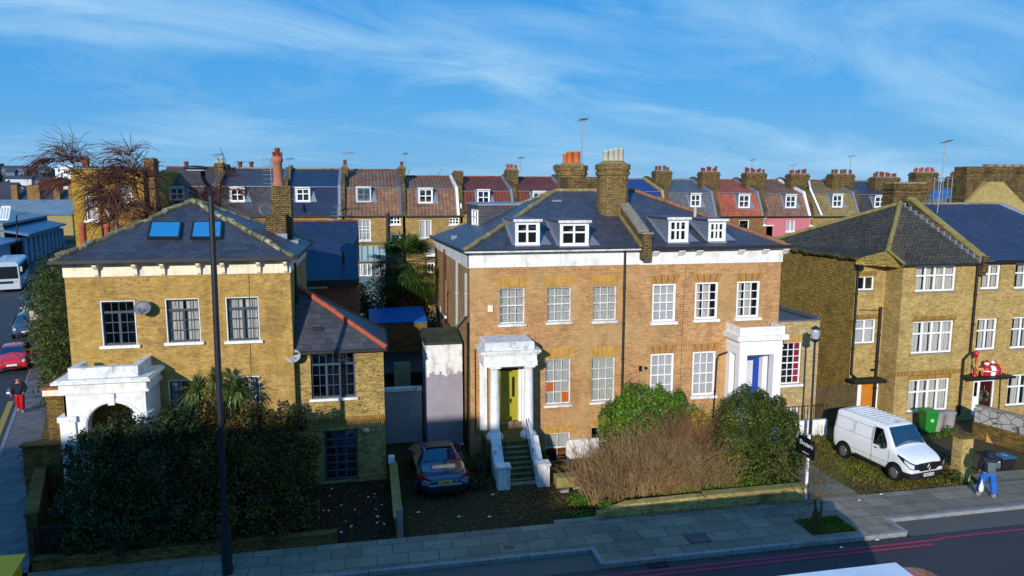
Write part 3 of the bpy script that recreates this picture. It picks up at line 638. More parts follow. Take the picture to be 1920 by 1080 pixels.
A_ = Vector((LX1+.01, 27.6, 7.32))
mb = MB(); mb.poly([D_, B_, A_]); mb.poly([B_, C_, A_]); mb.poly([C_, Vector((LX1+.01, 31.0, 6.2)), A_])
rf = mb.build('roof', [M_SLATE_L], root)
mb = MB(); tiles_line(mb, B_+Vector((0,0,.03)), A_+Vector((0,0,.03)), .10, .42); mb.build('ridge_tiles', [M_TERRA], rf)
mb = MB(); tiles_line(mb, C_+Vector((0,0,.01)), A_+Vector((0,0,.01)), .05, .5); mb.build('verge_tiles', [M_BRICK_RED], rf)
mb = MB(); mb.box(D_.x, B_.x+.04, YA-.33, YA-.25, 5.02, 5.11); mb.box(B_.x, B_.x+.08, YA-.25, 29.9, 5.02, 5.11); mb.build('gutter', [M_GUTTER], root)
mb = MB(); p, n_ = on_front(597+0, 621, D_, B_, A_); p = on_front(596, 620, D_, B_, A_)[0]; nn = (B_-D_).cross(A_-D_).normalized(); nn = nn if nn.z > 0 else -nn
mb.box(p.x-.17, p.x+.17, p.y-.05, p.y+.12, p.z, p.z+.12); mb.build('roof_vent', [M_BLACK], root)
window(root, F, ha, 6, 3, 'steel', M_BLUEGREY, sill=(.08,.09,.1), fw=.06, mw=.022)
fr = window(root, F, hd, 3, 6, '1.0', M_BLUEGREY, gm=M_GLASSB, fw=.09)
bb = MB()
for i in range(1, 6): z = hd[2]+.09+(hd[3]-hd[2]-.18)*i/6; fbox(bb, F, hd[0]+.09, hd[1]-.09, z-.012, z+.012, .10, .13)
bb.build('glazing_bar', [M_BLUEGREY], fr)
M_BBL = plain('sky_reflection_blue', C('9cc8ff'), .6, .2, var=.03)  # pale blue stands in for sky reflected in the upper panes
bb = MB(); zt = hd[2]+(hd[3]-hd[2])*.62; fbox(bb, F, (hd[0]+hd[1])/2-.35, hd[1]-.09, zt, hd[3]-.09, .16, .17); bb.build('pane_backing', [M_BBL], fr)
mb = MB(); x, z = PY(687, 806, YA); mb.lathe((x, YA-.16, z), [(.02,.12),(.12,.1),(.13,0),(.06,-.06),(.0,-.1)], 12); mb.tube((x, YA, z+.05), (x, YA-.16, z+.08), .02); mb.build('wall_lamp', [M_POTG], root)
# ================================================================= the pair of houses in the middle
YM = 28.0; X0, XP, X1 = 3.88, 11.0, 17.46; ZF0, ZF1 = 7.78, 8.40
F = FF(YM)
EL = 27.7; ze = 8.5
rA = Vector((8.7, 33.0, 10.80)); rB = Vector((12.6, 33.0, 10.80)); rP = Vector((XP, 33.0, 10.80))
eL0 = Vector((X0-.22, EL, ze)); eP = Vector((XP, EL, ze)); eR0 = Vector((X1+.33, EL, ze-.08)); eLB = Vector((X0-.22, 43.2, 8.05)); eRB = Vector((X1+.33, 41.0, 8.3))
def on_plane(px, py, a, b, c, lift=0.0):
    n = (b-a).cross(c-a).normalized(); n = n if n.z > 0 else -n
    d = _ray(px, py); o = Vector((0,0,CAM_H)); t = (a+n*lift-o).dot(n)/d.dot(n); return o+d*t
def dormer(root, wx0, wx1, wy0, wy1, fp, cols, leadm, style, y=None, over=.08, pots=False):
    """flat-roofed dormer: its window in the photo at px wx0..wx1, wy0..wy1; fp = eave height and slope of the roof below"""
    zev, yev, slope = fp
    # foot of the front face lies on the roof
    o = Vector((0,0,CAM_H)); d = _ray((wx0+wx1)/2, wy1+2)
    t = (zev + slope*(0-yev) - CAM_H)/(d.z - slope*d.y); P = o+d*t; Yd = P.y
    h = rect(wx0, wx1, wy0, wy1, Yd); Fd = FF(Yd); e = .07; top = h[3]+.10
    yb = yev+(top-zev)/slope
    mb = MB()
    wall(mb, Fd, h[0]-e, h[1]+e, h[2]-.05, top, [h], rev=.1)
    for s, q in ((-1, h[0]-e), (1, h[1]+e)): mb.poly([(q, Yd, h[2]-.05), (q, Yd, top), (q, yb, top)], 1)
    b = mb.build('dormer', [M_WHITE, leadm], root)
    mb = MB(); mb.box(h[0]-e-over, h[1]+e+over, Yd-.09, yb+.05, top, top+.06); mb.box(h[0]-e-over-.01, h[1]+e+over+.01, Yd-.11, Yd-.091, top-.05, top+.05, 1); mb.build('dormer_roof', [M_LEADD if leadm is M_LEAD else leadm, M_WHITE_OLD], b)
    mb = MB(); mb.box(h[0]-e-.02, h[1]+e+.02, Yd-.1, Yd-.002, h[2]-.13, h[2]-.05); mb.build('sill', [M_LEAD], b)
    a = Vector((0, yev, zev)); n = Vector((0, -slope, 1)).normalized()   # lead apron spreading down the slates beside it
    mb = MB(); 
    def onr(x, y): return Vector((x, y, zev+slope*(y-yev)))+n*.012
    mb.add([onr(h[1]+e, Yd), onr(h[1]+e+.5, Yd), onr(h[1]+e+.16, yb), onr(h[1]+e, yb)], [(0,1,2,3)]); mb.build('flashing', [M_LEAD], b); mb = MB(); mb.add([onr(h[0]-e, Yd), onr(h[0]-e-.12, Yd), onr(h[0]-e-.12, yb), onr(h[0]-e, yb)], [(0,1,2,3)])
    mb.build('flashing', [M_LEAD], b)
    fr = window(b, Fd, h, cols, 4, style, M_UPVC, fw=.07, mw=.04, set_=.03, room=True, gm=M_GLASS, curt_d=.08, rm=(-.02,.12))
    return b
slope = (rA.z-ze)/(rA.y-EL)
def semi(name, label, xa, xb, right):
    root = thing(name, ((xa+xb)/2, 30, 0), label, 'house', 'pair of hipped-roof brick villas')
    return root
# ---- left-hand house of the pair
H1 = semi('brick_house', 'weathered orange-brick villa with the olive door, plain white fascia and crumbling porch', X0, XP, False)
u1 = [rect(937, 984, 540, 607, YM), rect(1026, 1071, 538, 603, YM), rect(1112, 1156, 536, 601, YM)]
g1 = [rect(1023, 1070, 673, 758, YM), rect(1109, 1153, 670, 752, YM)]
b1 = [rect(1023, 1069, 812, 868, YM), rect(1108, 1152, 800, 858, YM)]
dr = (4.83, 6.0, 1.36, 3.75)
mb = MB(); wall(mb, F, X0, XP, -.95, ZF0, u1+g1+b1+[dr])
wB = [(35.6, 36.3, 4.2, 6.4)]
mb.build('wall', [M_BRICK_M], H1)
mb = MB(); wall(mb, FL(X0), YM, 43.0, 0, ZF0-.1, [(36.9, 37.8, 4.3, 6.2)]); wall(mb, Fr((0,43,0),(1,0,0),(0,-1,0)), X0, XP, 0, ZF0-.1)
mb.build('side_wall', [M_BRICK_MS], H1)
mb = MB(); mb.box(X0-.03, XP, YM-.035, YM+.3, ZF0, ZF1); mb.build('fascia', [M_WHITE], H1)
mb = MB(); mb.add([(X0-.03, YM-.03, ZF0-.05), (X0-.03, 43.1, ZF0-.35), (X0-.03, 43.1, 8.0), (X0-.03, YM-.03, ZF1)], [(0,1,2,3)]); mb.add([(X0-.03, YM-.03, ZF0-.05), (X0-.03, 43.1, ZF0-.35), (X0+.1, 43.1, ZF0-.35), (X0+.1, YM-.03, ZF0-.05)], [(0,1,2,3)]); mb.build('fascia', [M_WHITE_OLD], H1)
mb = MB(); mb.poly([eL0, eP, rP, rA]); mb.poly([eLB, eL0, rA]); mb.poly([eLB, rA, rP, Vector((XP, 41.0, 8.3))]); mb.poly([eL0+Vector((0,0,-.02)), eP+Vector((0,0,-.02)), Vector((XP,YM,ze-.02)), Vector((X0,YM,ze-.02)), Vector((X0,43.2,8.03)), eLB+Vector((0,0,-.02))], 1)
rf1 = mb.build('roof', [M_SLATE_M, M_WHITE], H1)
mb = MB(); tiles_line(mb, eL0, rA, .10, .42, seed=5, jit=.6); tiles_line(mb, rA, rP, .1, .42, seed=6); tiles_line(mb, rA, eLB, .09, .42, seed=8); mb.build('hip_tiles', [M_HIPT], rf1)
mb = MB(); mb.box(eL0.x-.02, XP-.12, EL-.12, EL-.005, ze-.09, ze+.0); mb.build('gutter', [M_WHITE_OLD], H1)
mb = MB(); mb.box(eL0.x-.02, XP-.1, EL-.13, EL-.121, ze-.03, ze+.03); mb.tube(eL0+Vector((-.06,0,-.02)), eLB+Vector((-.06,0,-.02)), .06); mb.build('gutter_lip', [M_GUTTER], H1)
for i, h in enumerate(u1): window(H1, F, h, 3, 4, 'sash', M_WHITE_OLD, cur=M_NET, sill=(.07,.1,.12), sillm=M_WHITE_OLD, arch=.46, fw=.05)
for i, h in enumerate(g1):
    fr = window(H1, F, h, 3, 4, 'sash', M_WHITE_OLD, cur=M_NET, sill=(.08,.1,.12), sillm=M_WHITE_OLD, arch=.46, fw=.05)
    if i == 0:
        k = MB(); W = h[1]-h[0]-.1; H = h[3]-h[2]-.1; a, c = h[0]+.05, h[2]+.05
        fbox(k, F, a+.01, a+W/3-.02, c+H/4+.02, c+H/2-.02, .125, .135); k.build('boarded_pane', [M_ORNG], fr); k = MB(); fbox(k, F, a+2*W/3+.02, a+W-.01, c+.02, c+H/4-.01, .125, .135); k.build('boarded_pane', [M_ORNG], fr)
for i, h in enumerate(b1):
    fr = window(H1, F, h, 2, 2, 'sash', M_WHITE_OLD, cur=M_NET if i == 0 else None, arch=.3, fw=.05)
    k = MB(); fbox(k, F, h[0]+.05, h[1]-.05, h[2]+.05, (h[2]+h[3])/2-.03, .13, .14); k.build('board', [plain('brown_board', C('7a4c30'), .8, .1) if i == 0 else M_BRICK_OLD], fr)
k = MB(); x, z = PY(919, 578, YM); k.box(x-.1, x+.1, YM-.1, YM, z-.13, z+.13); k.build('alarm_box', [M_CREAM], H1)
k = MB(); k.box(7.9, 9.3, YM-.14, YM-.005, -.5, .45); k.build('rendered_patch', [M_WHITE_OLD], H1)
dormer(H1, 969, 1009, 418, 458, (ze, EL, slope), 2, M_LEAD, '.62'); dormer(H1, 1053, 1101, 420, 459, (ze, EL, slope), 2, M_LEAD, '.62')
# box dormer on the left slope
mb = MB(); q0 = Vector((5.6, 36.4, 0)); mb.box(5.35, 8.2, 35.0, 39.5, 8.6, 10.06); bd = mb.build('box_dormer', [M_SLATE_D], H1)
mb = MB(); mb.box(5.28, 8.25, 34.9, 39.6, 10.06, 10.16); mb.build('dormer_roof', [M_LEAD], bd)
window(bd, FL(5.33), (35.3, 37.2, 8.95, 9.85), 2, 1, '.6', M_UPVC, set_=-.04, room=False)
P = on_plane(851, 447, eLB, eL0, rA, .02); mb = MB(); mb.box(P.x-.14, P.x+.14, P.y-.1, P.y+.1, P.z-.05, P.z+.14); mb.build('roof_vent', [M_LEAD], H1)
P = on_plane(1043, 376, eL0, eP, rA, .02); mb = MB(); mb.box(P.x-.22, P.x+.22, P.y-.1, P.y+.1, P.z-.05, P.z+.03); mb.build('roof_vent', [M_LEAD], H1)
# big round-ended chimney stack and the party parapet
def stadium(cx, cy, rx, ry, n=16, e=3.0):
    out_ = []
    for i in range(n):
        t = 2*math.pi*(i+.5)/n; c_, s_ = math.cos(t), math.sin(t)
        out_.append((cx+rx*math.copysign(abs(c_)**(2/e), c_), cy+ry*math.copysign(abs(s_)**(2/e), s_)))
    return out_
def stack(root, cx, cy, rx, ry, z0, z1, pots, potm, name='chimney'):
    mb = MB()
    for (k_, za, zb) in ((1.0, z0, z1-.5), (1.10, z1-.5, z1-.36), (1.04, z1-.36, z1-.26), (1.13, z1-.26, z1-.02)):
        r0 = stadium(cx, cy, rx*k_, ry*k_); mb.ext([(x, y, za) for x, y in r0], (0,0,zb-za))
    r0 = stadium(cx, cy, rx*1.0, ry*1.0); r1 = stadium(cx, cy, rx*.6, ry*.6)
    mb.loft([[(x,y,z1-.02) for x, y in r0], [(x,y,z1+.14) for x, y in r1]], 1)
    c = mb.build(name, [brick('brick_stack_'+str(len(MT)), C('98804e'), C('6c5a36'), C('564a34'), C('33301c'), .6, dark=C('2e2618'), speck=.6, msz=.014), M_COPING], root)
    for i, (dx, dy, r, h) in enumerate(pots):
        p = MB(); p.lathe((cx+dx, cy+dy, z1+.08), [(r*1.05,0),(r,.06),(r*.95,h*.85),(r*1.06,h*.88),(r*1.06,h),(r*.75,h),(r*.7,h-.1)], 14); p.build('chimney_pot', [potm], c)
    return c
stack(H1, 10.78, 31.0, .67, .62, 9.2, 11.98, [(-.3,.1,.13,.5),(-.08,-.05,.14,.55),(.14,0,.15,.62),(.38,.06,.15,.62)], M_POTG)
stack(H1, 10.2, 35.6, .72, .62, 9.2, 12.05, [(-.35,0,.12,.5),(-.1,.05,.17,.62),(.25,0,.2,.62)], plain('orange_clay_pot', C('c0683e'), .75, .2, var=.12))
mb = MB(); mb.box(9.4, 10.9, 33.4, 34.9, 10.3, 11.45); mb.build('chimney_shoulder', [M_BRICK_CH], H1)
mb = MB(); y0p, y1p = EL-.1, 31.2      # sloping party parapet
P = [(XP-.02, y0p, 7.95), (XP-.02, y1p, ze+slope*(y1p-EL)-.1), (XP-.02, y1p, ze+slope*(y1p-EL)+.42), (XP-.02, y0p+.55, ze+.55), (XP-.02, y0p, ze+.5)]
mb.ext(P, (.34,0,0)); mb.box(XP-.04, XP+.34, EL-.12, EL+.4, 8.0, 9.05)
pp = mb.build('parapet', [M_BRICK_CH], H1)
mb = MB(); a = Vector((XP-.07, EL+.4, ze+.62)); b = Vector((XP-.07, 31.0, ze+slope*(31.0-EL)+.46)); mb.ext([a, b, b+Vector((0,0,.09)), a+Vector((0,0,.09))], (.46,0,0)); mb.box(XP-.09, XP+.39, EL-.16, EL+.42, 9.05, 9.13); mb.build('coping', [M_STONE], pp)
mb = MB(); a = Vector((XP-.14, EL+.02, ze+.03)); b = Vector((XP-.14, 31.0, ze+slope*(31.0-EL)+.03)); mb.ext([a, b, b+Vector((0,0,.12)), a+Vector((0,0,.12))], (.10,0,0)); mb.build('flashing', [M_COPING], pp)
# pipes
zt = 7.9
xp, _ = PY(1168, 600, YM); pipe(H1, [(xp, YM-.08, 8.35), (xp, YM-.08, PY(1163, 738, YM)[1])], .05, M_GUTTER)
def SX(px, py, off=.08): y, z = PX(px, py, X0-off); return Vector((X0-off, y, z))
pipe(H1, [SX(833,468), SX(833,655)], .06, M_RUST); pipe(H1, [SX(857,488), SX(857,610)], .075, M_GREYP)
pipe(H1, [SX(874,512), SX(874,590), SX(857,612)], .07, M_GREYP); pipe(H1, [SX(877,605), SX(876,860)], .045, M_BLACK); pipe(H1, [SX(834,600), SX(856,640), SX(857,850)], .075, M_RUST); pipe(H1, [SX(826,575,.06), SX(827,640,.06)], .05, M_GREYP)
window(H1, FL(X0), (36.9, 37.8, 4.3, 6.2), 2, 4, 'sash', M_WHITE_OLD, sill=(.05,.12,.1))
# ---- porch of the left-hand house
PB = 26.6; pa, pb = 4.2, 6.33; fl = 1.14
pr = MB(); pr.box(pa, pb, PB, YM-.003, 4.06, 4.28); pr.box(pa+.02, pb-.02, PB+.02, YM-.003, 4.28, 4.52)
porch = pr.build('porch', [M_WHITE], H1)
mb = MB(); mb.box(pa-.05, pb+.05, PB-.05, YM-.003, 4.52, 4.60); mb.box(pa-.12, pb+.12, PB-.12, YM-.003, 4.60, 4.70, 0); mb.build('cornice', [M_WHITE_OLD], porch)
mb = MB(); P = [(pa+.06, PB+.04), (pb-.12, PB+.04), (pb-.12, YM-.003), (pa+.06, YM-.003)]
mb.loft([[(x,y,4.70) for x,y in P], [(x,y,4.98) for x,y in P], [(x+(.05 if i in (0,3) else -.05), y+(.06 if i<2 else 0), 5.02) for i,(x,y) in enumerate(P)]], 0, False); mb.build('blocking_course', [M_WHITE_TOP], porch)
def column(x, y, z0, z1, r, root):
    k = MB(); H = z1-z0
    k.lathe((x,y,z0), [(r*1.75,0),(r*1.75,.10),(r*1.55,.17),(r*1.2,.24),(r*1.12,.27),(r*1.02,.34),(r*.98,H*.5),(r*.88,H-.16),(r*.9,H-.14),(r*1.05,H-.1),(r*1.1,H-.07)], 20)
    k.box(x-r*1.15, x+r*1.15, y-r*1.15, y+r*1.15, z1-.07, z1); return k.build('column', [M_WHITE], root)
column(pa+.47, PB+.24, fl, 4.06, .19, porch); column(pb-.30, PB+.24, fl, 4.06, .19, porch)
mb = MB(); mb.box(pa+.04, pa+.34, YM-.14, YM-.003, fl, 4.06); mb.box(pb-.34, pb-.04, YM-.14, YM-.003, fl, 4.06); mb.build('pilaster', [M_WHITE], porch)
mb = MB(); fbox(mb, F, dr[0], dr[0]+.10, dr[2], dr[3], .06, .2); fbox(mb, F, dr[1]-.12, dr[1], dr[2], dr[3], .06, .2); fbox(mb, F, dr[0]+.1, dr[1]-.12, dr[3]-.12, dr[3], .06, .2); mb.build('door_frame', [M_WHITE], H1)
mb = MB(); fbox(mb, F, dr[0]+.1, dr[1]-.12, dr[2]+.0, dr[3]-.12, .5, .52); mb.build('vestibule', [M_DARK], H1)
M_OLIVE = plain('olive_door_paint', C('9c9428'), .45, .4, var=.12, scale=2)
mb = MB(); da, db_ = dr[0]+.33, dr[1]-.12; Dz0, Dz1 = dr[2]+.02, dr[3]-.25
for q in ((da,da+.14,Dz0,Dz1),(db_-.12,db_,Dz0,Dz1),(da+.38,da+.46,Dz0,Dz1),(da+.14,da+.38,Dz1-.22,Dz1),(da+.46,db_-.12,Dz1-.22,Dz1),(da+.14,db_-.12,Dz0,Dz0+.16),(da+.14,db_-.12,Dz0+.75,Dz0+.92)): fbox(mb, F, *q, .18, .23)
fbox(mb, F, da+.1, db_-.1, Dz0+.1, Dz1-.1, .2, .215); fbox(mb, F, dr[0]+.1, da-.01, Dz0, Dz1, .22, .26)
door = mb.build('door', [M_OLIVE], H1)
mb = MB(); fbox(mb, F, da+.46+.02, db_-.14, Dz0+1.0, Dz1-.28, .19, .199); fbox(mb, F, dr[0]+.14, da-.05, Dz0+1.0, Dz1-.28, .20, .215); mb.build('door_glass', [M_DARK], door)
mb = MB(); p = F.p(da+.3, Dz0+1.05, .17); mb.lathe((p.x,p.y-.02,p.z), [(.02,0),(.035,.02),(.02,.05)], 8, axis='y'); fbox(mb, F, da+.22, da+.27, Dz0+1.2, Dz0+1.45, .165, .179); mb.build('handle', [M_RIM], door)
mb = MB(); fbox(mb, F, dr[0]-.02, dr[1]+.02, dr[2]-.1, dr[2]-.003, -.06, .2); mb.build('door_step', [M_STONE], H1)
# steps
mb = MB(); sy0, sy1 = 25.05, 26.35; ns = 7; sx0, sx1 = pa+.58, pb-.44
mb.box(pa+.1, pb-.05, 26.36, YM-.17, .0, fl-.003)
for i in range(ns):
    t0 = sy0+(sy1-sy0)*i/ns; mb.box(sx0, sx1, t0, 26.355, fl*i/(ns+1)+.001, fl*(i+1)/(ns+1)); mb.box(sx0+.01, sx1-.01, t0-.03, t0+.002, fl*(i+1)/(ns+1)-.04, fl*(i+1)/(ns+1)-.001, 1)
mb.box(sx0-.02, sx1+.02, sy0-.3, sy0-.04, 0, .06, 1)
st = mb.build('steps', [plain('mossy_stone_steps', C('5e5a36'), .95, .1, var=.35, scale=5, dirt=C('2e2c18'), damt=.8, dsc=3), M_STONE], H1)
def stringer(xa, xb, nm):
    k = MB(); P = [(xa, sy0-.2, .0), (xa, 26.45, .0), (xa, 26.45, fl+.18), (xa, 26.2, fl+.18), (xa, sy0+.3, .52), (xa, sy0-.2, .50)]
    k.ext(P, (xb-xa,0,0)); k.box(xa-.06, xb+.06, 24.45, 24.84, 0, .82); k.box(xa-.10, xb+.10, 24.41, 24.88, .82, .90, 1); k.box(xa-.02, xb+.02, 24.43, 24.449, .12, .72)
    P2 = [(xa-.03, sy0-.2, .50), (xa-.03, sy0+.3, .52), (xa-.03, 26.2, fl+.18), (xa-.03, 26.2, fl+.23), (xa-.03, sy0+.3, .58), (xa-.03, sy0-.2, .56)]
    k.ext(P2, (xb-xa+.06,0,0), 1); return k.build('stair_wall', [M_WHITE_OLD, M_WHITE_TOP], st)
stringer(sx0-.35, sx0-.02, 1); stringer(sx1+.02, sx1+.35, 2)
k = MB()
for x, top in ((sx1-.06, 1.0), (sx0+.08, .85)):
    a = Vector((x, 26.35, fl+.9)); b = Vector((x, sy0+.1, .95)); k.tube(a, b, .014, n=6)
    for t in (0, .5, 1): q = a.lerp(b, t); k.tube(q, (q.x, q.y, max(0, q.z-.88)), .012, n=6)
k.build('handrail', [M_BLACK], st)
pipe(H1, [(pa-.13, YM-.05, 4.5), (pa-.13, YM-.05, 1.0)], .02, M_GUTTER, clips=False)

# ---- right-hand house of the pair
H2 = semi('brick_house', 'tidy orange-brick villa with the blue door, bracketed white fascia and square-pillared porch', XP, X1, True)
u2 = [rect(1223, 1267, 532, 603, YM), rect(1303, 1346, 529, 598, YM), rect(1381, 1424, 527, 595, YM)]
g2 = [rect(1219, 1263, 663, 744, YM), rect(1298, 1341, 659, 741, YM)]
xq = XP+.3
pd = (PY(1387, 700, YM)[0]+.05, PY(1441, 700, YM)[0]+.1, 1.0, PY(1410, 668, YM)[1])
mb = MB(); wall(mb, F, XP, X1, 0, ZF0-.02, u2+g2+[(15.95, 16.75, 1.3, 3.9)]); wall(mb, FRt(X1), YM, 41.0, 0, ZF0-.02); wall(mb, Fr((0,41,0),(1,0,0),(0,-1,0)), XP, X1, 0, ZF0-.02)
mb.build('wall', [brick('brick_orange_repointed', C('c28e5a'), C('a27044'), C('b69e7a'), C('6a5434'), .35, patch=C('b49462'), pamt=.45, dark=C('7a4c32'), speck=.55, msz=.013)], H2)
mb = MB(); mb.box(XP+.002, X1+.04, YM-.04, YM+.3, ZF0-.02, ZF1-.02); mb.box(X1+.004, X1+.045, YM+.301, 41.1, ZF0-.02, ZF1-.02); mb.build('fascia', [M_WHITE], H2)
for px in (1226, 1275, 1308, 1386, 1431, 1469):
    x = PY(px, 485, YM)[0]; k = MB(); k.ext([(x-.13, YM-.045, ZF1-.03), (x-.13, YM-.26, ZF1-.03), (x-.13, YM-.26, ZF1-.09), (x-.13, YM-.045, ZF1-.30)], (.26,0,0)); k.build('bracket', [M_WHITE], H2)
mb = MB(); mb.poly([Vector((XP,EL,ze)), eR0, rB, rP]); mb.poly([eR0, eRB, rB]); mb.poly([eRB, Vector((XP,41.0,8.3)), rP, rB]); mb.poly([Vector((XP,EL,ze-.03)), eR0+Vector((0,0,-.03)), Vector((X1+.3,YM,ze-.1)), Vector((XP,YM,ze-.04))], 1)
rf2 = mb.build('roof', [M_SLATE_M, M_GUTTER], H2)
mb = MB(); tiles_line(mb, eR0, rB, .11, .4, seed=9, jit=.8); tiles_line(mb, rP+Vector((.4,0,0)), rB, .1, .4, seed=10); tiles_line(mb, rB, eRB, .1, .4); mb.build('hip_tiles', [plain('red_brown_hip', C('8a6048'), .85, .1, var=.35, scale=6, dirt=C('7a7240'), damt=.5, dsc=2)], rf2)
mb = MB(); mb.box(XP+.32, eR0.x+.03, EL-.13, EL-.005, ze-.10, ze+.02); mb.build('gutter', [M_GUTTER], H2)
def rubbed(h):
    a,b,c,d = h; k = MB(); n = 9
    for i in range(n):
        t0, t1 = i/n+.012, (i+1)/n-.012; xa, xb = a-.02+(b-a+.04)*t0, a-.02+(b-a+.04)*t1; fa, fb = (t0-.5)*.34, (t1-.5)*.34
        k.add([F.p(xa,d+.005,-.004), F.p(xb,d+.005,-.004), F.p(xb+fb,d+.34,-.004), F.p(xa+fa,d+.34,-.004)], [(0,1,2,3)], i%2)
    return k.build('brick_arch', [plain('arch_brick_a', C('a87c46'), .85, .1, var=.2, scale=9), plain('arch_brick_b', C('94683a'), .85, .1, var=.2, scale=9)], H2)
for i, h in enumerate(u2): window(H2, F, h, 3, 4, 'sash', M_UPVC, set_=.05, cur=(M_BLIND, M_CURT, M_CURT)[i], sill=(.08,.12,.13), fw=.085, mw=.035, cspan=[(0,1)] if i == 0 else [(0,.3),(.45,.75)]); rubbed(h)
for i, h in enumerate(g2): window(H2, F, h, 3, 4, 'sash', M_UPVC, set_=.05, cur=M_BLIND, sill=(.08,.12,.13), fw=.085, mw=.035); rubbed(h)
dormer(H2, 1256, 1288, 414, 452, (ze, EL, slope), 3, M_LEAD, '.55'); dormer(H2, 1331, 1358, 417, 450, (ze, EL, slope), 3, M_LEAD, '.55')
P = on_plane(1303, 408, eP, eR0, rB, 0); pipe(H2, [P, P+Vector((0,0,.5))], .07, M_POTG, 'flue', False)
# porch with square pillars
qa, qb, qf = 15.0, 17.05, 26.8
mb = MB(); mb.box(qa+.05, qb-.05, qf+.05, YM-.003, 3.98, 4.62); mb.box(qa+.02, qb-.02, qf+.02, YM-.003, 4.3, 4.36)
mb.box(qa+.05, qa+.4, qf+.05, qf+.4, 1.0, 3.98); mb.box(qb-.42, qb-.05, qf+.05, qf+.42, 1.0, 3.98); mb.box(qa+.05, qa+.3, YM-.32, YM-.003, 1.0, 3.98)
mb.box(qb-.42, qb-.1, YM-.3, YM-.003, 1.0, 3.98); mb.box(qa, qb, qf, YM, 0, 1.0)
p2 = mb.build('porch', [M_UPVC], H2)
mb = MB(); mb.box(qa-.13, qb+.13, qf-.13, YM-.003, 4.62, 4.84); mb.build('cornice', [M_WHITE], p2)
mb = MB(); mb.box(qa, qb, qf, qf+.12, 4.84, 5.18); mb.box(qa, qa+.1, qf+.12, YM-.003, 4.84, 5.18); mb.box(qb-.12, qb, qf+.12, YM-.3, 4.84, 5.18); mb.build('parapet', [M_WHITE], p2)
mb = MB(); flat(mb, qa+.1, qb-.12, qf+.12, YM-.01, 4.86); mb.build('deck', [M_LEAD], p2)
M_DOORB = plain('blue_door_paint', C('0a3c9c'), .35, .5, var=.06)
mb = MB(); fbox(mb, F, 15.95, 16.75, 1.3, 3.62, .02, .08); d2 = mb.build('door', [M_DOORB], H2)
mb = MB(); fbox(mb, F, 16.02, 16.35, 2.3, 3.45, .008, .019); mb.build('door_glass', [M_BLIND], d2)
mb = MB(); fbox(mb, F, 15.85, 16.85, 3.62, 3.66, -.02, .08); fbox(mb, F, 16.75, 16.95, 1.3, 3.9, -.03, .08); fbox(mb, F, 15.7, 15.95, 1.3, 3.9, -.03, .08); mb.build('door_frame', [M_WHITE], d2)
mb = MB(); fbox(mb, F, 15.95, 16.75, 3.66, 3.9, .05, .07); mb.build('fanlight', [M_GLASSCAR], d2)
pipe(H2, [(qa+.3, YM-.1, 3.98), (qa-.35, YM-.1, 3.78), (qa-.42, YM-.1, 3.6), (qa-.5, YM-.1, .8)], .04, M_BLACK)
k = MB(); x, z = PY(1200, 691, YM); k.box(x-.06, x+.06, YM-.08, YM, z-.1, z+.12); k.box(x+.18, x+.3, YM-.1, YM, z-.02, z+.06); k.build('wall_lamp', [M_BLACK], H2)
k = MB(); k.tube((PY(1287,490,YM)[0], YM-.012, ZF1-.2), (PY(1280,600,YM)[0], YM-.012, PY(1280,600,YM)[1]), .007, n=4); k.tube((PY(1280,600,YM)[0], YM-.012, PY(1280,600,YM)[1]), (PY(1274,740,YM)[0], YM-.012, 1.4), .007, n=4); k.build('cable', [M_BLACK], H2)

# flat-roofed side addition of the right-hand house
YN = 28.35; n0, n1 = X1+.003, 19.75; F = FF(YN)
AN = thing('side_addition', (18.6, 30, 0), 'low flat-roofed buff-brick side wing with a red-curtained window, beside the tall mossy wall', 'house wing')
hw = rect(1466, 1502, 642, 720, YN); hb = rect(1473, 1497, 763, 792, YN)
mb = MB(); wall(mb, F, n0, n1, 0, 5.05, [hw, hb]); wall(mb, FRt(n1), YN, 34.4, 0, 5.05); wall(mb, Fr((0,34.4,0),(1,0,0),(0,-1,0)), n0, n1, 0, 5.05); mb.build('wall', [M_BRICK_AN], AN)
mb = MB(); mb.add([(n0,YN+.03,5.0),(n1-.03,YN+.03,5.0),(n1-.03,34.4,5.0),(n0,34.4,5.0)], [(0,1,2,3)]); mb.box(n0, n1+.05, YN-.04, YN+.1, 5.05, 5.11); mb.box(n1-.1, n1+.05, YN+.1, 34.4, 5.05, 5.2); mb.build('roof', [M_LEADD], AN)
fr = window(AN, F, hw, 3, 6, 'sash', M_UPVC, cur=M_REDC, cspan=[(.68,1)], sill=(.1,.1,.12), fw=.05, mw=.03, arch=.25); window(AN, F, hb, 2, 2, 'sash', M_UPVC, cur=M_BLIND, fw=.04, mw=.03)
mb = MB(); mb.box(n0-.3, n1, YN-.95, YN-.8, 0, .75); wlw = mb.build('area_wall', [M_WHITE], AN)
mb = MB()
for i in range(17): x = 17.3+i*.15; mb.tube((x, YN-.88, .75), (x, YN-.88, 1.45), .012, n=5)
mb.tube((17.25, YN-.88, 1.4), (19.75, YN-.88, 1.4), .016, n=5); mb.build('railing', [M_BLACK], wlw)
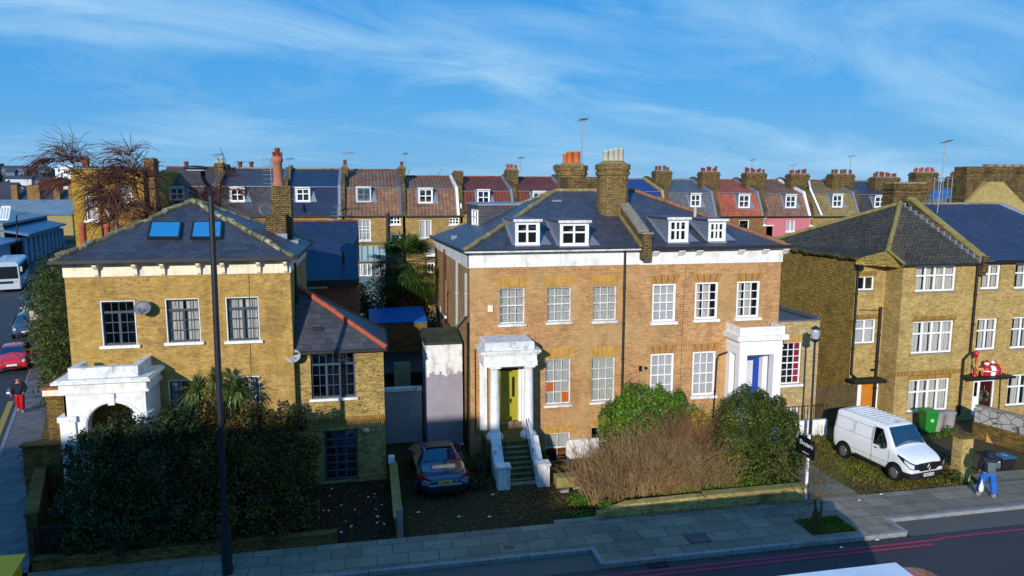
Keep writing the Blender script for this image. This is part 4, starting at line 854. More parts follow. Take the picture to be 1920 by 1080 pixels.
# ================================================================= right-hand brick house (recess, bay, mossy hip)
YB, YR = 28.0, 29.1; RX0, RXC, RXP = 21.96, 23.54, 27.40; RZ = 7.42
RH = thing('brick_house', (24.6, 31, 0), 'pale yellow-brick house with a mossy hipped tile roof, orange door and wide white casements', 'house')
wR = [rect(1607, 1640, 518, 544, YR), rect(1602, 1642, 599, 644, YR)]
wF = [rect(1717, 1793, 498, 546, YB), rect(1710, 1787, 602, 662, YB), rect(1703, 1779, 711, 771, YB)]
zg = .25
dR = (PY(1611,750,YR)[0], PY(1641,750,YR)[0], zg, PY(1625,717,YR)[1]); dL = (RX0+.02, dR[0]-.05)
mb = MB(); wall(mb, FF(YR), RX0, RXC, 0, RZ, wR+[(RX0+.12, RXC-.12, zg, dR[3]+.06)]); wall(mb, FL(RXC), YB, YR, 0, RZ); wall(mb, FF(YB), RXC, RXP, 0, RZ+.03, wF)
mb.build('wall', [M_BRICK_R], RH)
mb = MB(); wall(mb, FL(RX0), YR, 38, 0, RZ+.25); wall(mb, Fr((0,38,0),(1,0,0),(0,-1,0)), RX0, RXP, 0, RZ); mb.build('side_wall', [M_BRICK_RS], RH)
Ap = Vector((25.85, 31.3, 10.18)); D = V3(1665, 469, 28.9); Bk = Vector((RX0-.1, 37.6, 7.72)); Cf = Vector((RX0-.1, YR-.12, 7.72))
Ef = Vector((RXC-.12, YB-.2, RZ+.12)); Ff = Vector((RXP, YB-.2, RZ+.12)); Apr = Vector((RXP, 31.9, 10.18)); 
Fp = Vector((RXP-.02, YB-.2, RZ+.12)); Ap2 = Vector((26.2, 31.9, 10.2))
mb = MB(); mb.poly([Ef, Fp, Ap]); mb.poly([Fp, Vector((RXP, 31.9, 9.6)), Ap]); mb.poly([Bk, Cf, D, Ap]); mb.poly([Ef, D, Ap]); mb.poly([Bk, Ap, Vector((RXP,31.9,9.6)), Vector((RXP,38,7.7))])
rf = mb.build('roof', [M_TILE_C], RH)
mb = MB(); Cf2 = Vector((RXC-.02, YR-.1, 7.6)); mb.ext([Cf+Vector((0,.02,-.28)), Vector((RXC+.05, YB+.02, RZ-.06)), D+Vector((0,0,-.02)), Cf+Vector((0,.02,-.02))], (0,.05,0)); mb.poly([Vector((RXC-.01,YB,RZ)), Ef+Vector((.1,.1,-.05)), D, Vector((RXC-.01,YR,RZ+.1))]); mb.build('gable_brick', [M_BRICK_RS], RH)
mb = MB(); tiles_line(mb, D, Ap, .12, .4, seed=12); tiles_line(mb, Bk, Ap, .1, .4, seed=13); tiles_line(mb, D, Ef, .07, .4, seed=14); mb.build('hip_tiles', [M_COPING], rf)
mb = MB(); tiles_line(mb, Bk+Vector((0,0,-.02)), Cf+Vector((0,0,-.02)), .09, .3, seed=15, jit=1.2); mb.build('verge', [plain('mossy_verge', C('4c4830'), .95, .1, var=.4, scale=5, dirt=C('6a6a38'), damt=.5)], rf)
n = 14; mb = MB()      # stepped lead flashing against the party parapet
for i in range(n):
    a = Fp.lerp(Ap, i/n); b = Fp.lerp(Ap, (i+1)/n); mb.box(max(a.x,b.x)-.07, max(a.x,b.x)+.02, min(a.y,b.y), max(a.y,b.y)+.02, a.z-.05, max(a.z,b.z)+.03)
mb.build('flashing', [M_LEAD], rf)
mb = MB(); P = [Fp+Vector((.06,-.05,-.6)), Fp+Vector((.06,-.05,.18)), Ap+Vector((.45,0,.22)), Ap+Vector((.45,0,-1.2))]; mb.ext(P, (.24,.0,0)); mb.box(RXP+.02, RXP+.32, YB-.3, YB+.1, 7.1, 7.85); pw = mb.build('party_parapet', [M_BRICK_CH], RH)
mb = MB(); a = Fp+Vector((.02,0,.18)); b = Ap+Vector((.40,0,.22)); mb.ext([a, b, b+Vector((0,0,.09)), a+Vector((0,0,.09))], (.34,0,0)); mb.build('coping', [M_COPING], pw)
chimney(RH, 26.0, 27.95, 32.0, 32.8, 9.0, 11.15, M_BRICK_CH, pots=[], band=True, cap=M_STONE)
mb = MB(); fbox(mb, FF(YB), RXC-.1, RXP-.02, RZ+.03, RZ+.1, -.2, .0); mb.build('soffit', [M_WHITE], RH)
mb = MB(); fbox(mb, FF(YB), RXC-.14, RXP-.02, RZ+.04, RZ+.12, -.3, -.201); mb.tube((RX0-.1, YR-.1, 7.42), (RXC-.1, YR-.1, 7.40), .05); mb.build('gutter', [M_GUTTER], RH)
for i, h in enumerate(wF):
    window(RH, FF(YB), h, 4, 1, '.62', M_UPVC, cur=M_CURT, fw=.07, cspan=[(0,.24),(.28,.47),(.5,.73),(.78,1)], sill=(.05,.07,.05), sillm=M_CONC)
window(RH, FF(YR), wR[0], 2, 1, '1.0', M_UPVC, gm=M_GLASSCAR, fw=.06, sill=(.04,.06,.04), sillm=M_CONC); window(RH, FF(YR), wR[1], 2, 1, '.62', M_UPVC, cur=M_BLIND, fw=.06, sill=(.04,.06,.04), sillm=M_CONC)
for h in wF[1:]+wR: mb = MB(); fbox(mb, FF(YB if h in wF else YR), h[0]-.1, h[1]+.1, h[3]+.003, h[3]+.24, -.004, .0); mb.build('soldier_course', [M_SOLDIER], RH)
mb = MB()
z = PY(1740, 702, YB)[1]; fbox(mb, FF(YB), RXC+.01, RXP-.02, z-.02, z+.2, -.005, .0)
mb.build('soldier_course', [M_SOLDIER], RH)
F = FF(YR); ca, cb = RX0+.12, RXC-.12
mb = MB(); fbox(mb, F, ca, dR[0]-.01, zg, dR[3]+.06, .01, .08); fbox(mb, F, dR[0]-.01, dR[0]+.07, zg, dR[3]+.06, .0, .09); fbox(mb, F, dR[1]-.02, dR[1]+.06, zg, dR[3]+.06, .0, .09); fbox(mb, F, dR[0]+.07, dR[1]-.02, dR[3]-.02, dR[3]+.06, .0, .09); fbox(mb, F, dR[1]+.16, cb, zg, dR[3]+.06, -.02, .08)
mb.build('porch_panel', [M_UPVC], RH)
M_DOORO = plain('varnished_orange_door', C('c27a28'), .45, .4, var=.12, scale=2)
mb = MB(); da, db_ = dR[0]+.075, dR[1]-.025
fbox(mb, F, da, db_, zg, dR[3]-.03, .04, .08)
for i in (0,1):
    for z0_, z1_ in ((.15,.75),(.85,1.45),(1.5,1.68)): w_ = (db_-da)/2; fbox(mb, F, da+.08+i*w_, da+w_-.04+i*w_, zg+z0_, zg+z1_, .028, .04)
dd = mb.build('door', [M_DOORO], RH)
mb = MB(); fbox(mb, F, ca+.1, ca+.1+.26, zg+.8, dR[3]-.1, -.002, .009); mb.build('side_light', [M_DARK], RH)
mb = MB(); P = [V3(1587, 706, YR-.6), V3(1587, 706, YR-.6)]; x0c, x1c = RX0-.15, RXC-.01; zc = dR[3]+.12
mb.box(x0c, x1c, YR-.62, YR-.003, zc, zc+.12); mb.box(x0c+.04, x1c-.04, YR-.58, YR-.01, zc+.12, zc+.15, 1); mb.build('canopy', [M_BPLAST, plain('moss_clumps', C('3a3c1a'), .95, .1, var=.5, scale=6)], RH)
pipe(RH, [(RX0+.05, YR-.08, 7.35), (RX0+.05, YR-.08, zc+.3)], .055, M_BLACK); pipe(RH, [(RXC-.22, YR-.1, PY(1655,575,YR)[1]), (RXC-.22, YR-.1, zg)], .07, M_BLACK)
pipe(RH, [(RX0+.1, YR-.1, PY(1600,690,YR)[1]-.3), (RX0+.02, YR-.45, 2.2), (RX0+.1, YR-.4, zg)], .05, M_BLACK)
pipe(RH, [(RXP-.02, YB-.07, 7.4), (RXP-.02, YB-.07, 3.3), (RXP-.35, YB-.07, 3.0), (RXP-.35, YB-.07, .3)], .06, M_BLACK)
mb = MB(); q = PY(1612, 502, YR); mb.box(q[0]-.22, q[0]+.05, YR-.22, YR, q[1]-.1, q[1]+.08); mb.build('hopper', [M_BLACK], RH); mb = MB(); mb.tube((RXC-.5, YR-.1, PY(1640,692,YR)[1]), (RXC-.22, YR-.1, PY(1650,692,YR)[1]), .06); mb.build('soil_pipe', [M_BLACK], RH); mb = MB(); mb.tube((RX0+.25, YR-.05, PY(1620,580,YR)[1]), (RXC-.2, YR-.08, PY(1645,581,YR)[1]), .015); mb.build('overflow_pipe', [M_BLACK], RH)
# ---- next house
R2 = thing('brick_house', (30.5, 31, 0), 'yellow-brick house with a smooth dark blue slate roof and a maroon door at the edge', 'house')
Q0, Q1 = RXP+.33, 33.5; F = FF(YB)
w2 = [rect(1840, 1876, 496, 542, YB), rect(1903, 1945, 493, 541, YB), rect(1831, 1869, 597, 656, YB), rect(1896, 1936, 594, 653, YB), rect(1888, 1940, 702, 760, YB)]
zd = .25
d3 = (PY(1832,740,YB)[0]-.25, PY(1862,740,YB)[0], zd, PY(1845,713,YB)[1]+.02)
mb = MB(); wall(mb, F, RXP, Q1, 0, RZ+.08, w2+[d3]); wall(mb, Fr((0,38,0),(1,0,0),(0,-1,0)), RXP, Q1, 0, RZ); mb.build('wall', [M_BRICK_R], R2)
z9 = 10.12; yr = 32.0
mb = MB(); a = Vector((RXP+.1, YB-.22, RZ+.2)); b = Vector((Q1, YB-.22, RZ+.2)); c_ = Vector((32.3, yr, z9)); d_ = Vector((RXP+.1, yr, z9)); mb.poly([a, b, Vector((35.2, YB-.22, RZ+.2)), c_, d_]); mb.poly([d_, c_, Vector((35,36.4,RZ+.2)), Vector((RXP+.1,36.4,RZ+.2))])
rf = mb.build('roof', [slates('slate_smooth_navy', C('343a54'), C('2c3148'), .3, .2, rough=.5, spec=.5, bmp=.3)], R2)
mb = MB(); tiles_line(mb, d_, c_, .07, .4); mb.build('ridge_tiles', [M_STONE], rf); mb = MB(); mb.tube(c_, Vector((35.2, YB-.22, RZ+.25)), .1, n=6); mb.build('flashing', [M_LEAD], rf)
mb = MB(); fbox(mb, F, RXP+.1, Q1, RZ+.08, RZ+.18, -.32, -.22); mb.build('gutter', [M_BLACK], R2)
for i, h in enumerate(w2): window(R2, F, h, 2, 1, '.62', M_UPVC, cur=M_NET if i % 2 else M_CURT, fw=.08, cspan=[(0,.2),(.3,.55),(.75,1)], sill=(.04,.06,.05), sillm=M_CONC)
mb = MB(); fbox(mb, F, d3[0], d3[0]+.30, d3[2], d3[3], .02, .1); fbox(mb, F, d3[0]+.3, d3[0]+.37, d3[2], d3[3], .0, .1); fbox(mb, F, d3[1]-.07, d3[1], d3[2], d3[3], .0, .1); fbox(mb, F, d3[0]+.37, d3[1]-.07, d3[3]-.07, d3[3], .0, .1); mb.build('door_frame', [M_UPVC], R2)
mb = MB(); fbox(mb, F, d3[0]+.37, d3[1]-.07, d3[2], d3[3]-.07, .04, .09); d_3 = mb.build('door', [plain('maroon_door_paint', C('3c0e14'), .35, .5, var=.08)], R2)
mb = MB(); fbox(mb, F, d3[0]+.07, d3[0]+.23, d3[2]+.9, d3[3]-.1, .008, .019); mb.build('side_light', [M_DARK], R2)
zc = PY(1855, 707, YB-.4)[1]; mb = MB(); mb.box(PY(1813,706,YB-.4)[0], PY(1893,704,YB-.4)[0], YB-.75, YB-.003, zc-.02, zc+.07); mb.build('canopy', [M_BPLAST], R2)
pipe(R2, [(PY(1871,740,YB)[0], YB-.06, zc-.1), (PY(1869,790,YB)[0], YB-.06, .3)], .02, M_BLACK)
# ---- gable and great chimney beyond it
R3 = thing('end_gable', (33, 33, 0), 'sand-rendered gable under a long sooty brick chimney stack at the right edge', 'gable wall')
Yg = 33.2
mb = MB(); mb.box(*sorted((PY(1813, 330, Yg+.3)[0], 40)), Yg+.3, Yg+1.2, 9.0, PY(1815, 312, Yg+.3)[1]); mb.box(PY(1813,330,Yg+.3)[0]-.07, 40, Yg+.23, Yg+.298, PY(1815,322,Yg+.3)[1], PY(1815,315,Yg+.3)[1]); mb.build('chimney', [M_BRICK_CH], R3)
mb = MB(); P = [V3(1810, 384, Yg), V3(1852, 341, Yg), V3(1881, 341, Yg), V3(1940, 402, Yg), V3(1940, 520, Yg), V3(1810, 450, Yg)]; mb.ext(P, (0,.28,0)); mb.build('gable', [M_RENDER_SL], R3)
mb = MB(); x = PY(1813,330,Yg+.3)[0]
for i in range(9): mb.box(x+1.5+i*.55, x+1.9+i*.55, Yg+.5, Yg+.9, PY(1815,312,Yg+.3)[1], PY(1815,312,Yg+.3)[1]+.14)
mb.build('chimney_pot', [M_STONE], R3)

# ================================================================= behind the villas
RB = thing('rear_building', (-2, 38, 0), 'slate-roofed red-brick outbuilding behind the villa at the left', 'outbuilding')
yy = 35.0; xa, xb = PY(545, 522, yy)[0], PY(671, 522, yy)[0]; z_e = PY(672, 523, yy)[1]; z_r = PY(663, 414, yy+4.2)[1]
mb = MB(); wall(mb, FF(yy), xa-.2, xb-.05, 0, z_e, []); wall(mb, FRt(xb-.05), yy, yy+8, 0, z_e); mb.build('wall', [M_BRICK_RED], RB)
mb = MB(); mb.poly([(xa-.3,yy-.25,z_e),(xb,yy-.25,z_e),(xb+.02,yy+4.2,z_r),(xa-.3,yy+4.2,z_r)]); mb.poly([(xa-.3,yy+4.2,z_r),(xb+.02,yy+4.2,z_r),(xb,yy+8.4,z_e),(xa-.3,yy+8.4,z_e)]); mb.poly([(xb-.04,yy-.2,z_e),(xb-.04,yy+4.2,z_r),(xb-.04,yy+8.4,z_e)]); rf = mb.build('roof', [M_SLATE_B], RB)
mb = MB(); tiles_line(mb, (xa-.3,yy+4.2,z_r), (xb,yy+4.2,z_r), .06, .4); mb.build('ridge_tiles', [M_TERRAD], rf)
mb = MB(); mb.box(xa-.3, xb+.02, yy-.36, yy-.25, z_e-.28, z_e+.02); mb.build('fascia', [M_GUTTER], RB)
for px, py in ((562, 488), (644, 493)): P = on_plane(px, py, Vector((xa,yy-.25,z_e)), Vector((xb,yy-.25,z_e)), Vector((xa,yy+4.2,z_r)), 0); pipe(RB, [P, P+Vector((0,0,.55))], .07, M_BLACK, 'flue', False)
mb = MB(); h = rect(572, 614, 533, 541, yy); fbox(mb, FF(yy), h[0], h[1], h[2], h[3], -.05, 0); mb.build('sill', [M_UPVC], RB)
# yard between the annex and the middle villa
SH = thing('garden_shed', (3, 38, 0), 'low dark shed under a bright blue tarpaulin roof, behind the yard wall', 'shed')
ys_ = 36.0; a = V3(692, 606, ys_); b = V3(801, 602, ys_); c_ = V3(785, 574, ys_+3); d_ = V3(690, 579, ys_+3)
mb = MB(); mb.box(a.x, b.x, ys_+.05, ys_+3, 0, min(a.z,b.z)-.06); mb.build('wall', [M_BRICK_OLD], SH)
mb = MB(); slab(mb, [a, b, Vector((b.x, ys_+3, c_.z)), Vector((a.x, ys_+3, d_.z))], .05); mb.build('roof', [plain('blue_tarpaulin', C('1560b4'), .45, .4, var=.1, scale=2)], SH)
YW = thing('yard_wall', (1.2, 30.2, 0), 'patchy grey-white yard wall at the end of the car space', 'wall')
mb = MB(); mb.box(.42, PY(792,800,30.2)[0], 30.2, 30.4, 0, PY(760,733,30.2)[1]); mb.build('wall_face', [plain('patchy_grey_wall', C('908e92'), .75, .2, var=.12, dirt=C('b0aeac'), damt=.7, dsc=.5, drip=.4)], YW)  # paler blotches mixed at random over the grey
mb = MB(); mb.box(.42, PY(792,800,30.2)[0], 30.15, 30.45, PY(760,733,30.2)[1], PY(760,728,30.2)[1]+.02); mb.build('coping', [M_WHITE_OLD], YW)
WB = thing('white_outhouse', (2.8, 30.3, 0), 'tall narrow outhouse, flaking white above and lilac below, with a mossy felt roof', 'outhouse')
xa, xb, yo = PY(800, 700, 29.6)[0], X0-.12, 29.6; zt = PY(830, 642, yo)[1]; zm = PY(830, 708, yo)[1]
mb = MB(); mb.box(xa, xb, yo, yo+2.2, zm, zt); mb.box(xa-.02, xb+.01, yo-.02, yo+2.2, PY(830,682,yo)[1], PY(830,678,yo)[1]); mb.build('upper_wall', [M_WHITE_OLD], WB)
mb = MB(); mb.box(xa-.008, xb+.008, yo-.008, yo+2.208, 0, zm)
rnd = random.Random(4); k = 14
for i in range(k): x = xa+(xb-xa)*i/k; mb.box(x, x+(xb-xa)/k-.002, yo-.008, yo-.001, zm, zm+.05+.22*abs(math.sin(i*.9))*(.4 if 5<i<9 else 1))
mb.build('lower_wall', [M_LILAC], WB)  # lower part greyer than the white above, with a ragged top edge
mb = MB(); mb.poly([(xa-.08,yo-.06,zt+.01),(xb,yo-.06,zt+.01),(xb,yo+2.2,zt+.22),(xa-.08,yo+2.2,zt+.22)]); mb.box(xa-.08, xb, yo-.08, yo-.061, zt-.08, zt+.02); mb.box(xa-.1, xa-.081, yo-.08, yo+2.2, zt-.08, zt+.1); mb.build('roof', [plain('mossy_felt', C('3e4238'), .9, .1, var=.3, scale=4, dirt=C('5a6030'), damt=.6)], WB)
BD = thing('old_door_panel', (1.9, 32.5, 0), 'pale upright door panel standing in the dark yard behind the wall', 'door')
mb = MB(); h = rect(739, 770, 679, 735, 32.5); fbox(mb, FF(32.5), h[0], h[1], 0, h[3], 0, .06); mb.build('door_leaf', [plain('pale_timber_door', C('9a9478'), .8, .2, var=.15)], BD)
BB = thing('dark_lean_to', (1.5, 33.5, 0), 'black felted lean-to in the shaded yard below the blue tarpaulin', 'lean-to')
mb = MB(); mb.box(.5, 3.6, 33.4, 35.6, 0, 2.3); mb.build('wall', [M_BOARD], BB); mb = MB(); slab(mb, [(.45,33.1,2.35),(3.7,33.1,2.35),(3.7,35.7,2.75),(.45,35.7,2.75)], .06); mb.build('roof', [M_BPLAST], BB)
CR = tag(MB.build.__get__((lambda m: (m.box(2.62, 3.0, 32.0, 32.9, 0, 2.35), m)[1])(MB()))('tarp_stack', [plain('blue_sheeting', C('1c3f8c'), .4, .5, var=.5, scale=6)]), 'crumpled blue sheeting piled beside the pale door panel', 'sheeting')

# low walls, posts and fence
def thing_mesh(name, mb, mats, label, cat, group=None, bevel=0):
    return tag(mb.build(name, mats, bevel=bevel), label, cat, group)
mb = MB(); mb.box(.56, .80, 21.6, 26.3, 0, .62); mb.box(.53, .83, 21.6, 26.3, .62, .68, 1); thing_mesh('boundary_wall', mb, [M_BRICK_OLD, M_COPING], 'low mossy brick wall between the dark yard and the parked blue car', 'wall')
mb = MB(); x, y = PG(757, 1008); mb.box(.62, .82, 21.42, 21.58, 0, 1.0); thing_mesh('gate_post', mb, [plain('grey_timber_post', C('7c7a74'), .9, .1, var=.2)], 'square grey post at the pavement end of the low mossy wall', 'post', bevel=.01)
mb = MB(); mb.box(.5, .74, 26.12, 26.35, .68, .95); thing_mesh('pier_cap', mb, [M_WHITE_OLD], 'white block on the house end of the low mossy wall', 'wall cap', bevel=.02)
mb = MB(); random.seed(8)      # front wall before the shrubs: pale brick, breaking off at the left
xL, xR = 7.15, 14.75
P = [(7.15,.0),(7.2,.25),(7.9,.42),(8.2,.52),(10.9,.55),(11.0,.50),(14.75,.52),(14.75,0)]
mb.ext([(x, 21.42, z+.0) for x, z in P], (0,.3,0)); mb.box(11.0, 14.78, 21.38, 21.76, .52, .60, 1)
thing_mesh('garden_wall', mb, [M_BRICK_PALE, M_COPING], 'low crumbling brick garden wall along the pavement below the shrubs', 'wall')
mb = MB(); P = [(14.95,0),(16.9,0),(16.9,.04),(14.95,.1)]; 
mb = MB(); mb.box(5.7, 7.2, 21.38, 21.6, 0, .12); thing_mesh('edging_kerb', mb, [M_CONC], 'short concrete edging stone at the mouth of the drive', 'edging', bevel=.02)
mb = MB(); mb.box(6.5, 7.2, 24.2, 24.7, 0, .42); thing_mesh('mossy_block', mb, [M_COPING], 'mossy low block beside the right foot of the steps', 'stone block', bevel=.03)
mb = MB(); rnd = random.Random(5)
for i in range(34):
    a = rnd.uniform(0, 6.3); r = abs(rnd.gauss(0, .42)); x, y = 7.45+r*math.cos(a), 23.75+r*math.sin(a)*.8; z = max(0, .35-r*.45)*rnd.uniform(.4, 1); s = rnd.uniform(.06, .12)
    A = rnd.uniform(0, 3); u = Vector((math.cos(A), math.sin(A), rnd.uniform(-.4,.4)))*s*1.6; v_ = Vector((-math.sin(A), math.cos(A), 0))*s*.8
    p = Vector((x, y, z)); mb.ext([p-u-v_, p+u-v_, p+u+v_, p-u+v_], (0,0,s*.9), i%2)
tag(mb.build('rubble', [M_BRICK_RED, M_CONC]), 'heap of broken bricks between the steps and the bare twigs', 'rubble', kind='stuff')
# timber fence between the side wing and the mossy wall
mb = MB(); x = 19.85; i = 0
while x < RX0-.1:
    w_ = .11; mb.box(x, x+w_, 28.45, 28.48, .05, 1.95+.02*math.sin(i*2.1)); x += w_+.008; i += 1
FN = tag(mb.build('timber_fence', [M_BOARD]), 'weathered upright board fence between the side wing and the mossy brick wall', 'fence')
mb = MB(); mb.box(19.8, RX0-.05, 28.49, 28.55, .4, .5); mb.box(19.8, RX0-.05, 28.49, 28.55, 1.5, 1.6); mb.build('rail', [M_BOARD], FN)
# pier and railings by the van
PRX, PRY = 21.35, 21.75
mb = MB(); mb.box(PRX, PRX+.46, PRY, PRY+.46, 0, 1.72); pg = tag(mb.build('gate_pier', [M_BRICK_PALE]), 'square brick gate pier on the pavement edge beside the van', 'gate pier')
mb = MB(); mb.box(PRX-.06, PRX+.52, PRY-.06, PRY+.52, 1.72, 1.84); mb.build('cap', [M_BRICK_OLD], pg)
mb = MB(); mb.box(PRX-.08, PRX+.12, PRY+.46, PRY+1.6, 0, .5); mb.box(PRX-.02, PRX+.04, PRY+.46, 27.4, .0, .12); thing_mesh('plinth_wall', mb, [M_BRICK_OLD], 'short dark brick plinth running back from the gate pier', 'wall')
mb = MB()
for i in range(13): y = PRY+.55+i*.14; mb.tube((PRX, y, .1), (PRX, y, 1.15), .012, n=5)
mb.tube((PRX, PRY+.5, 1.05), (PRX, PRY+2.4, 1.05), .016, n=5); mb.tube((PRX, PRY+.5, .3), (PRX, PRY+2.4, .3), .016, n=5); thing_mesh('railing', mb, [M_BLACK], 'short black iron railing between the van and the forecourt', 'railing')
# slanting stone-clad wall in front of the last houses
def wallseg(pa_, pb_, z0, z1, th, mats, label, cat, cap=True, name='garden_wall'):
    a, b = Vector((*pa_, 0)), Vector((*pb_, 0)); d = (b-a).normalized(); n = Vector((-d.y, d.x, 0))*th
    m = MB(); m.ext([a+Vector((0,0,z0)), b+Vector((0,0,z0)), b+n+Vector((0,0,z0)), a+n+Vector((0,0,z0))], (0,0,z1-z0))
    if cap: n2 = n*1.25; m.ext([a-n*.12+Vector((0,0,z1)), b-n*.12+Vector((0,0,z1)), b+n2+Vector((0,0,z1)), a+n2+Vector((0,0,z1))], (0,0,.05), 1)
    return thing_mesh(name, m, mats, label, cat)
t = NT('crazy_paving_stone'); v = t.coord('Object'); vo = t.n('ShaderNodeTexVoronoi'); vo.feature = 'DISTANCE_TO_EDGE'; vo.inputs['Scale'].default_value = 3.2; t.lk(v, vo.inputs['Vector']); nz = t.noise(v, 6, 4)
M_CRAZY = t.fin(t.mix(t.ramp(vo.outputs['Distance'], .02, .06), C('4a4a4a'), t.mix(nz, C('8e8e90'), C('b0aea8'))), .85, .2)
wallseg((25.9, 25.9), (26.8, 22.9), .75, 1.45, .22, [M_CRAZY, M_CONC], 'grey crazy-stone wall running forward between the last two forecourts', 'wall')
wallseg((26.8, 22.85), (27.6, 21.6), 0, .9, .22, [M_BRICK_RED, M_CONC], 'low red-brick wall continuing the crazy-stone wall to the pavement', 'wall')
wallseg((25.85, 25.9), (26.75, 22.9), 0, .745, .24, [M_BRICK_OLD, M_CONC], 'dark brick base under the crazy-stone wall', 'wall base', cap=False)
# side garden walls of the left villa
wv = SO
mb = MB(); a = SO+SD*-.6; b = SO+SD*16.0; n = SN*.28; mb.ext([a, b, b+n, a+n], (0,0,1.5)); mb.ext([a-SN*.04+Vector((0,0,1.5)), b-SN*.04+Vector((0,0,1.5)), b+n+SN*.04+Vector((0,0,1.5)), a+n+SN*.04+Vector((0,0,1.5))], (0,0,.1), 1)
thing_mesh('garden_wall', mb, [M_BRICK_OLD, M_BRICK_OLD], 'old brick garden wall beside the side street pavement', 'wall')
mb = MB(); mb.box(-11.6, -9.9, 25.9, 26.2, 0, 2.3); mb.box(-11.65, -9.9, 25.82, 26.2, 2.3, 2.38)
thing_mesh('gate_wall', mb, [M_BRICK_OLD], 'dark brick wall joining the villa to the side garden wall', 'wall')
mb = MB()
for i in range(10): x = -11.2+i*.12; mb.tube((x, 25.8, .1), (x, 25.8, 1.7), .012, n=5)
mb.tube((-11.3,25.8,1.6), (-10.0,25.8,1.6), .02, n=5); thing_mesh('iron_gate', mb, [M_BLACK], 'black barred gate in front of the dark brick joining wall', 'gate')
mb = MB(); mb.box(-10.7, -9.92, 25.5, 25.7, 0, 4.4); mb.box(-10.75, -9.9, 25.4, 25.75, 4.4, 4.5, 1); 
mb = MB(); mb.box(-10.95, -9.93, 26.4, 28.6, 0, 3.9); mb.box(-11.0, -9.93, 26.3, 28.7, 3.9, 4.12, 1); mb.box(-11.05, -9.93, 26.25, 28.75, 4.12, 4.2, 2); thing_mesh('side_lobby', mb, [M_BRICK_OLD, M_CREAM, M_BRICK_RED], 'small cream-topped lobby on the left flank of the villa', 'lobby')
mb = MB(); mb.box(-9.6, -1.2, 21.37, 21.6, 0, .42); mb.box(-9.6, -1.2, 21.34, 21.63, .42, .48); thing_mesh('garden_wall', mb, [M_BRICK_OLD, M_BRICK_OLD], 'low dark front wall under the big hedge at the left', 'wall')
mb = MB(); x0_, y0_ = -9.95, 22.6
for i in range(9): mb.box(x0_+.3+i*.1, x0_+.36+i*.1, 21.72, 21.75, .1, 1.3)
mb.box(x0_+.25, x0_+1.2, 21.70, 21.72, 1.2, 1.28); thing_mesh('front_gate', mb, [M_BLACK], 'dark slatted garden gate at the foot of the white arched porch', 'gate')
# ================================================================= the long terrace behind (backs of houses with mansard roofs)
YT = 60.0
RR = random.Random(11)
def antenna(loc, h, label, w_=.9, grid=False, ang=0.3, tilt=0.0, group='television aerials on the roofs'):
    mb = MB(); x, y, z = loc; top = Vector((x+tilt*h, y, z+h)); mb.tube((x,y,z), top, .028, n=5)
    d = Vector((math.cos(ang), math.sin(ang), .12)); n = Vector((-math.sin(ang), math.cos(ang), 0))
    mb.tube(top-d*w_*.4, top+d*w_*.6, .02, n=4)
    for i in range(6): q = top-d*w_*.35+d*w_*.17*i; mb.tube(q-n*.2+Vector((0,0,.06)), q+n*.2-Vector((0,0,.06)), .012, n=4); mb.tube(q-Vector((0,0,.14)), q+Vector((0,0,.14)), .01, n=4)
    if grid:
        for i in range(5): mb.tube(top+Vector((-.5,0,-.5-.28*i)), top+Vector((.5,0,-.5-.28*i)), .02, n=4)
        mb.tube(top+Vector((0,0,0)), top+Vector((0,0,-1.9)), .03, n=4)
    return tag(mb.build('aerial', [M_RIM]), label, 'aerial', group)
def dish(loc, r, yaw, label, mat=None):
    """offset satellite dish on a wall arm; faces along yaw, tipped up"""
    mb = MB(); rings = []; n = 20
    for k, q in ((0,0.02),(.35,.35),(.7,.7),(1,1)):
        rings.append([(r*q*math.cos(2*math.pi*i/n), -.16*r*(k**2)*1.2, r*.86*q*math.sin(2*math.pi*i/n)) for i in range(n)])
    back = [[(x, y+.012, z) for x, y, z in rg] for rg in rings[::-1]]
    mb.loft(rings+back, 0, True, caps=False)
    mb.tube((0,.03,-r*.2), (0,.35,-r*.3), .02); mb.tube((0,0,-r*.85), (0,-r*.9,-r*.35), .012); mb.box(-.03, .03, -r*.9-.06, -r*.9+.02, -r*.4, -r*.3)
    o = mb.build('satellite_dish', [mat or M_LEADD]); o.location = loc; o.rotation_euler = (R(-24), 0, yaw)
    return tag(o, label, 'satellite dish', 'satellite dishes')
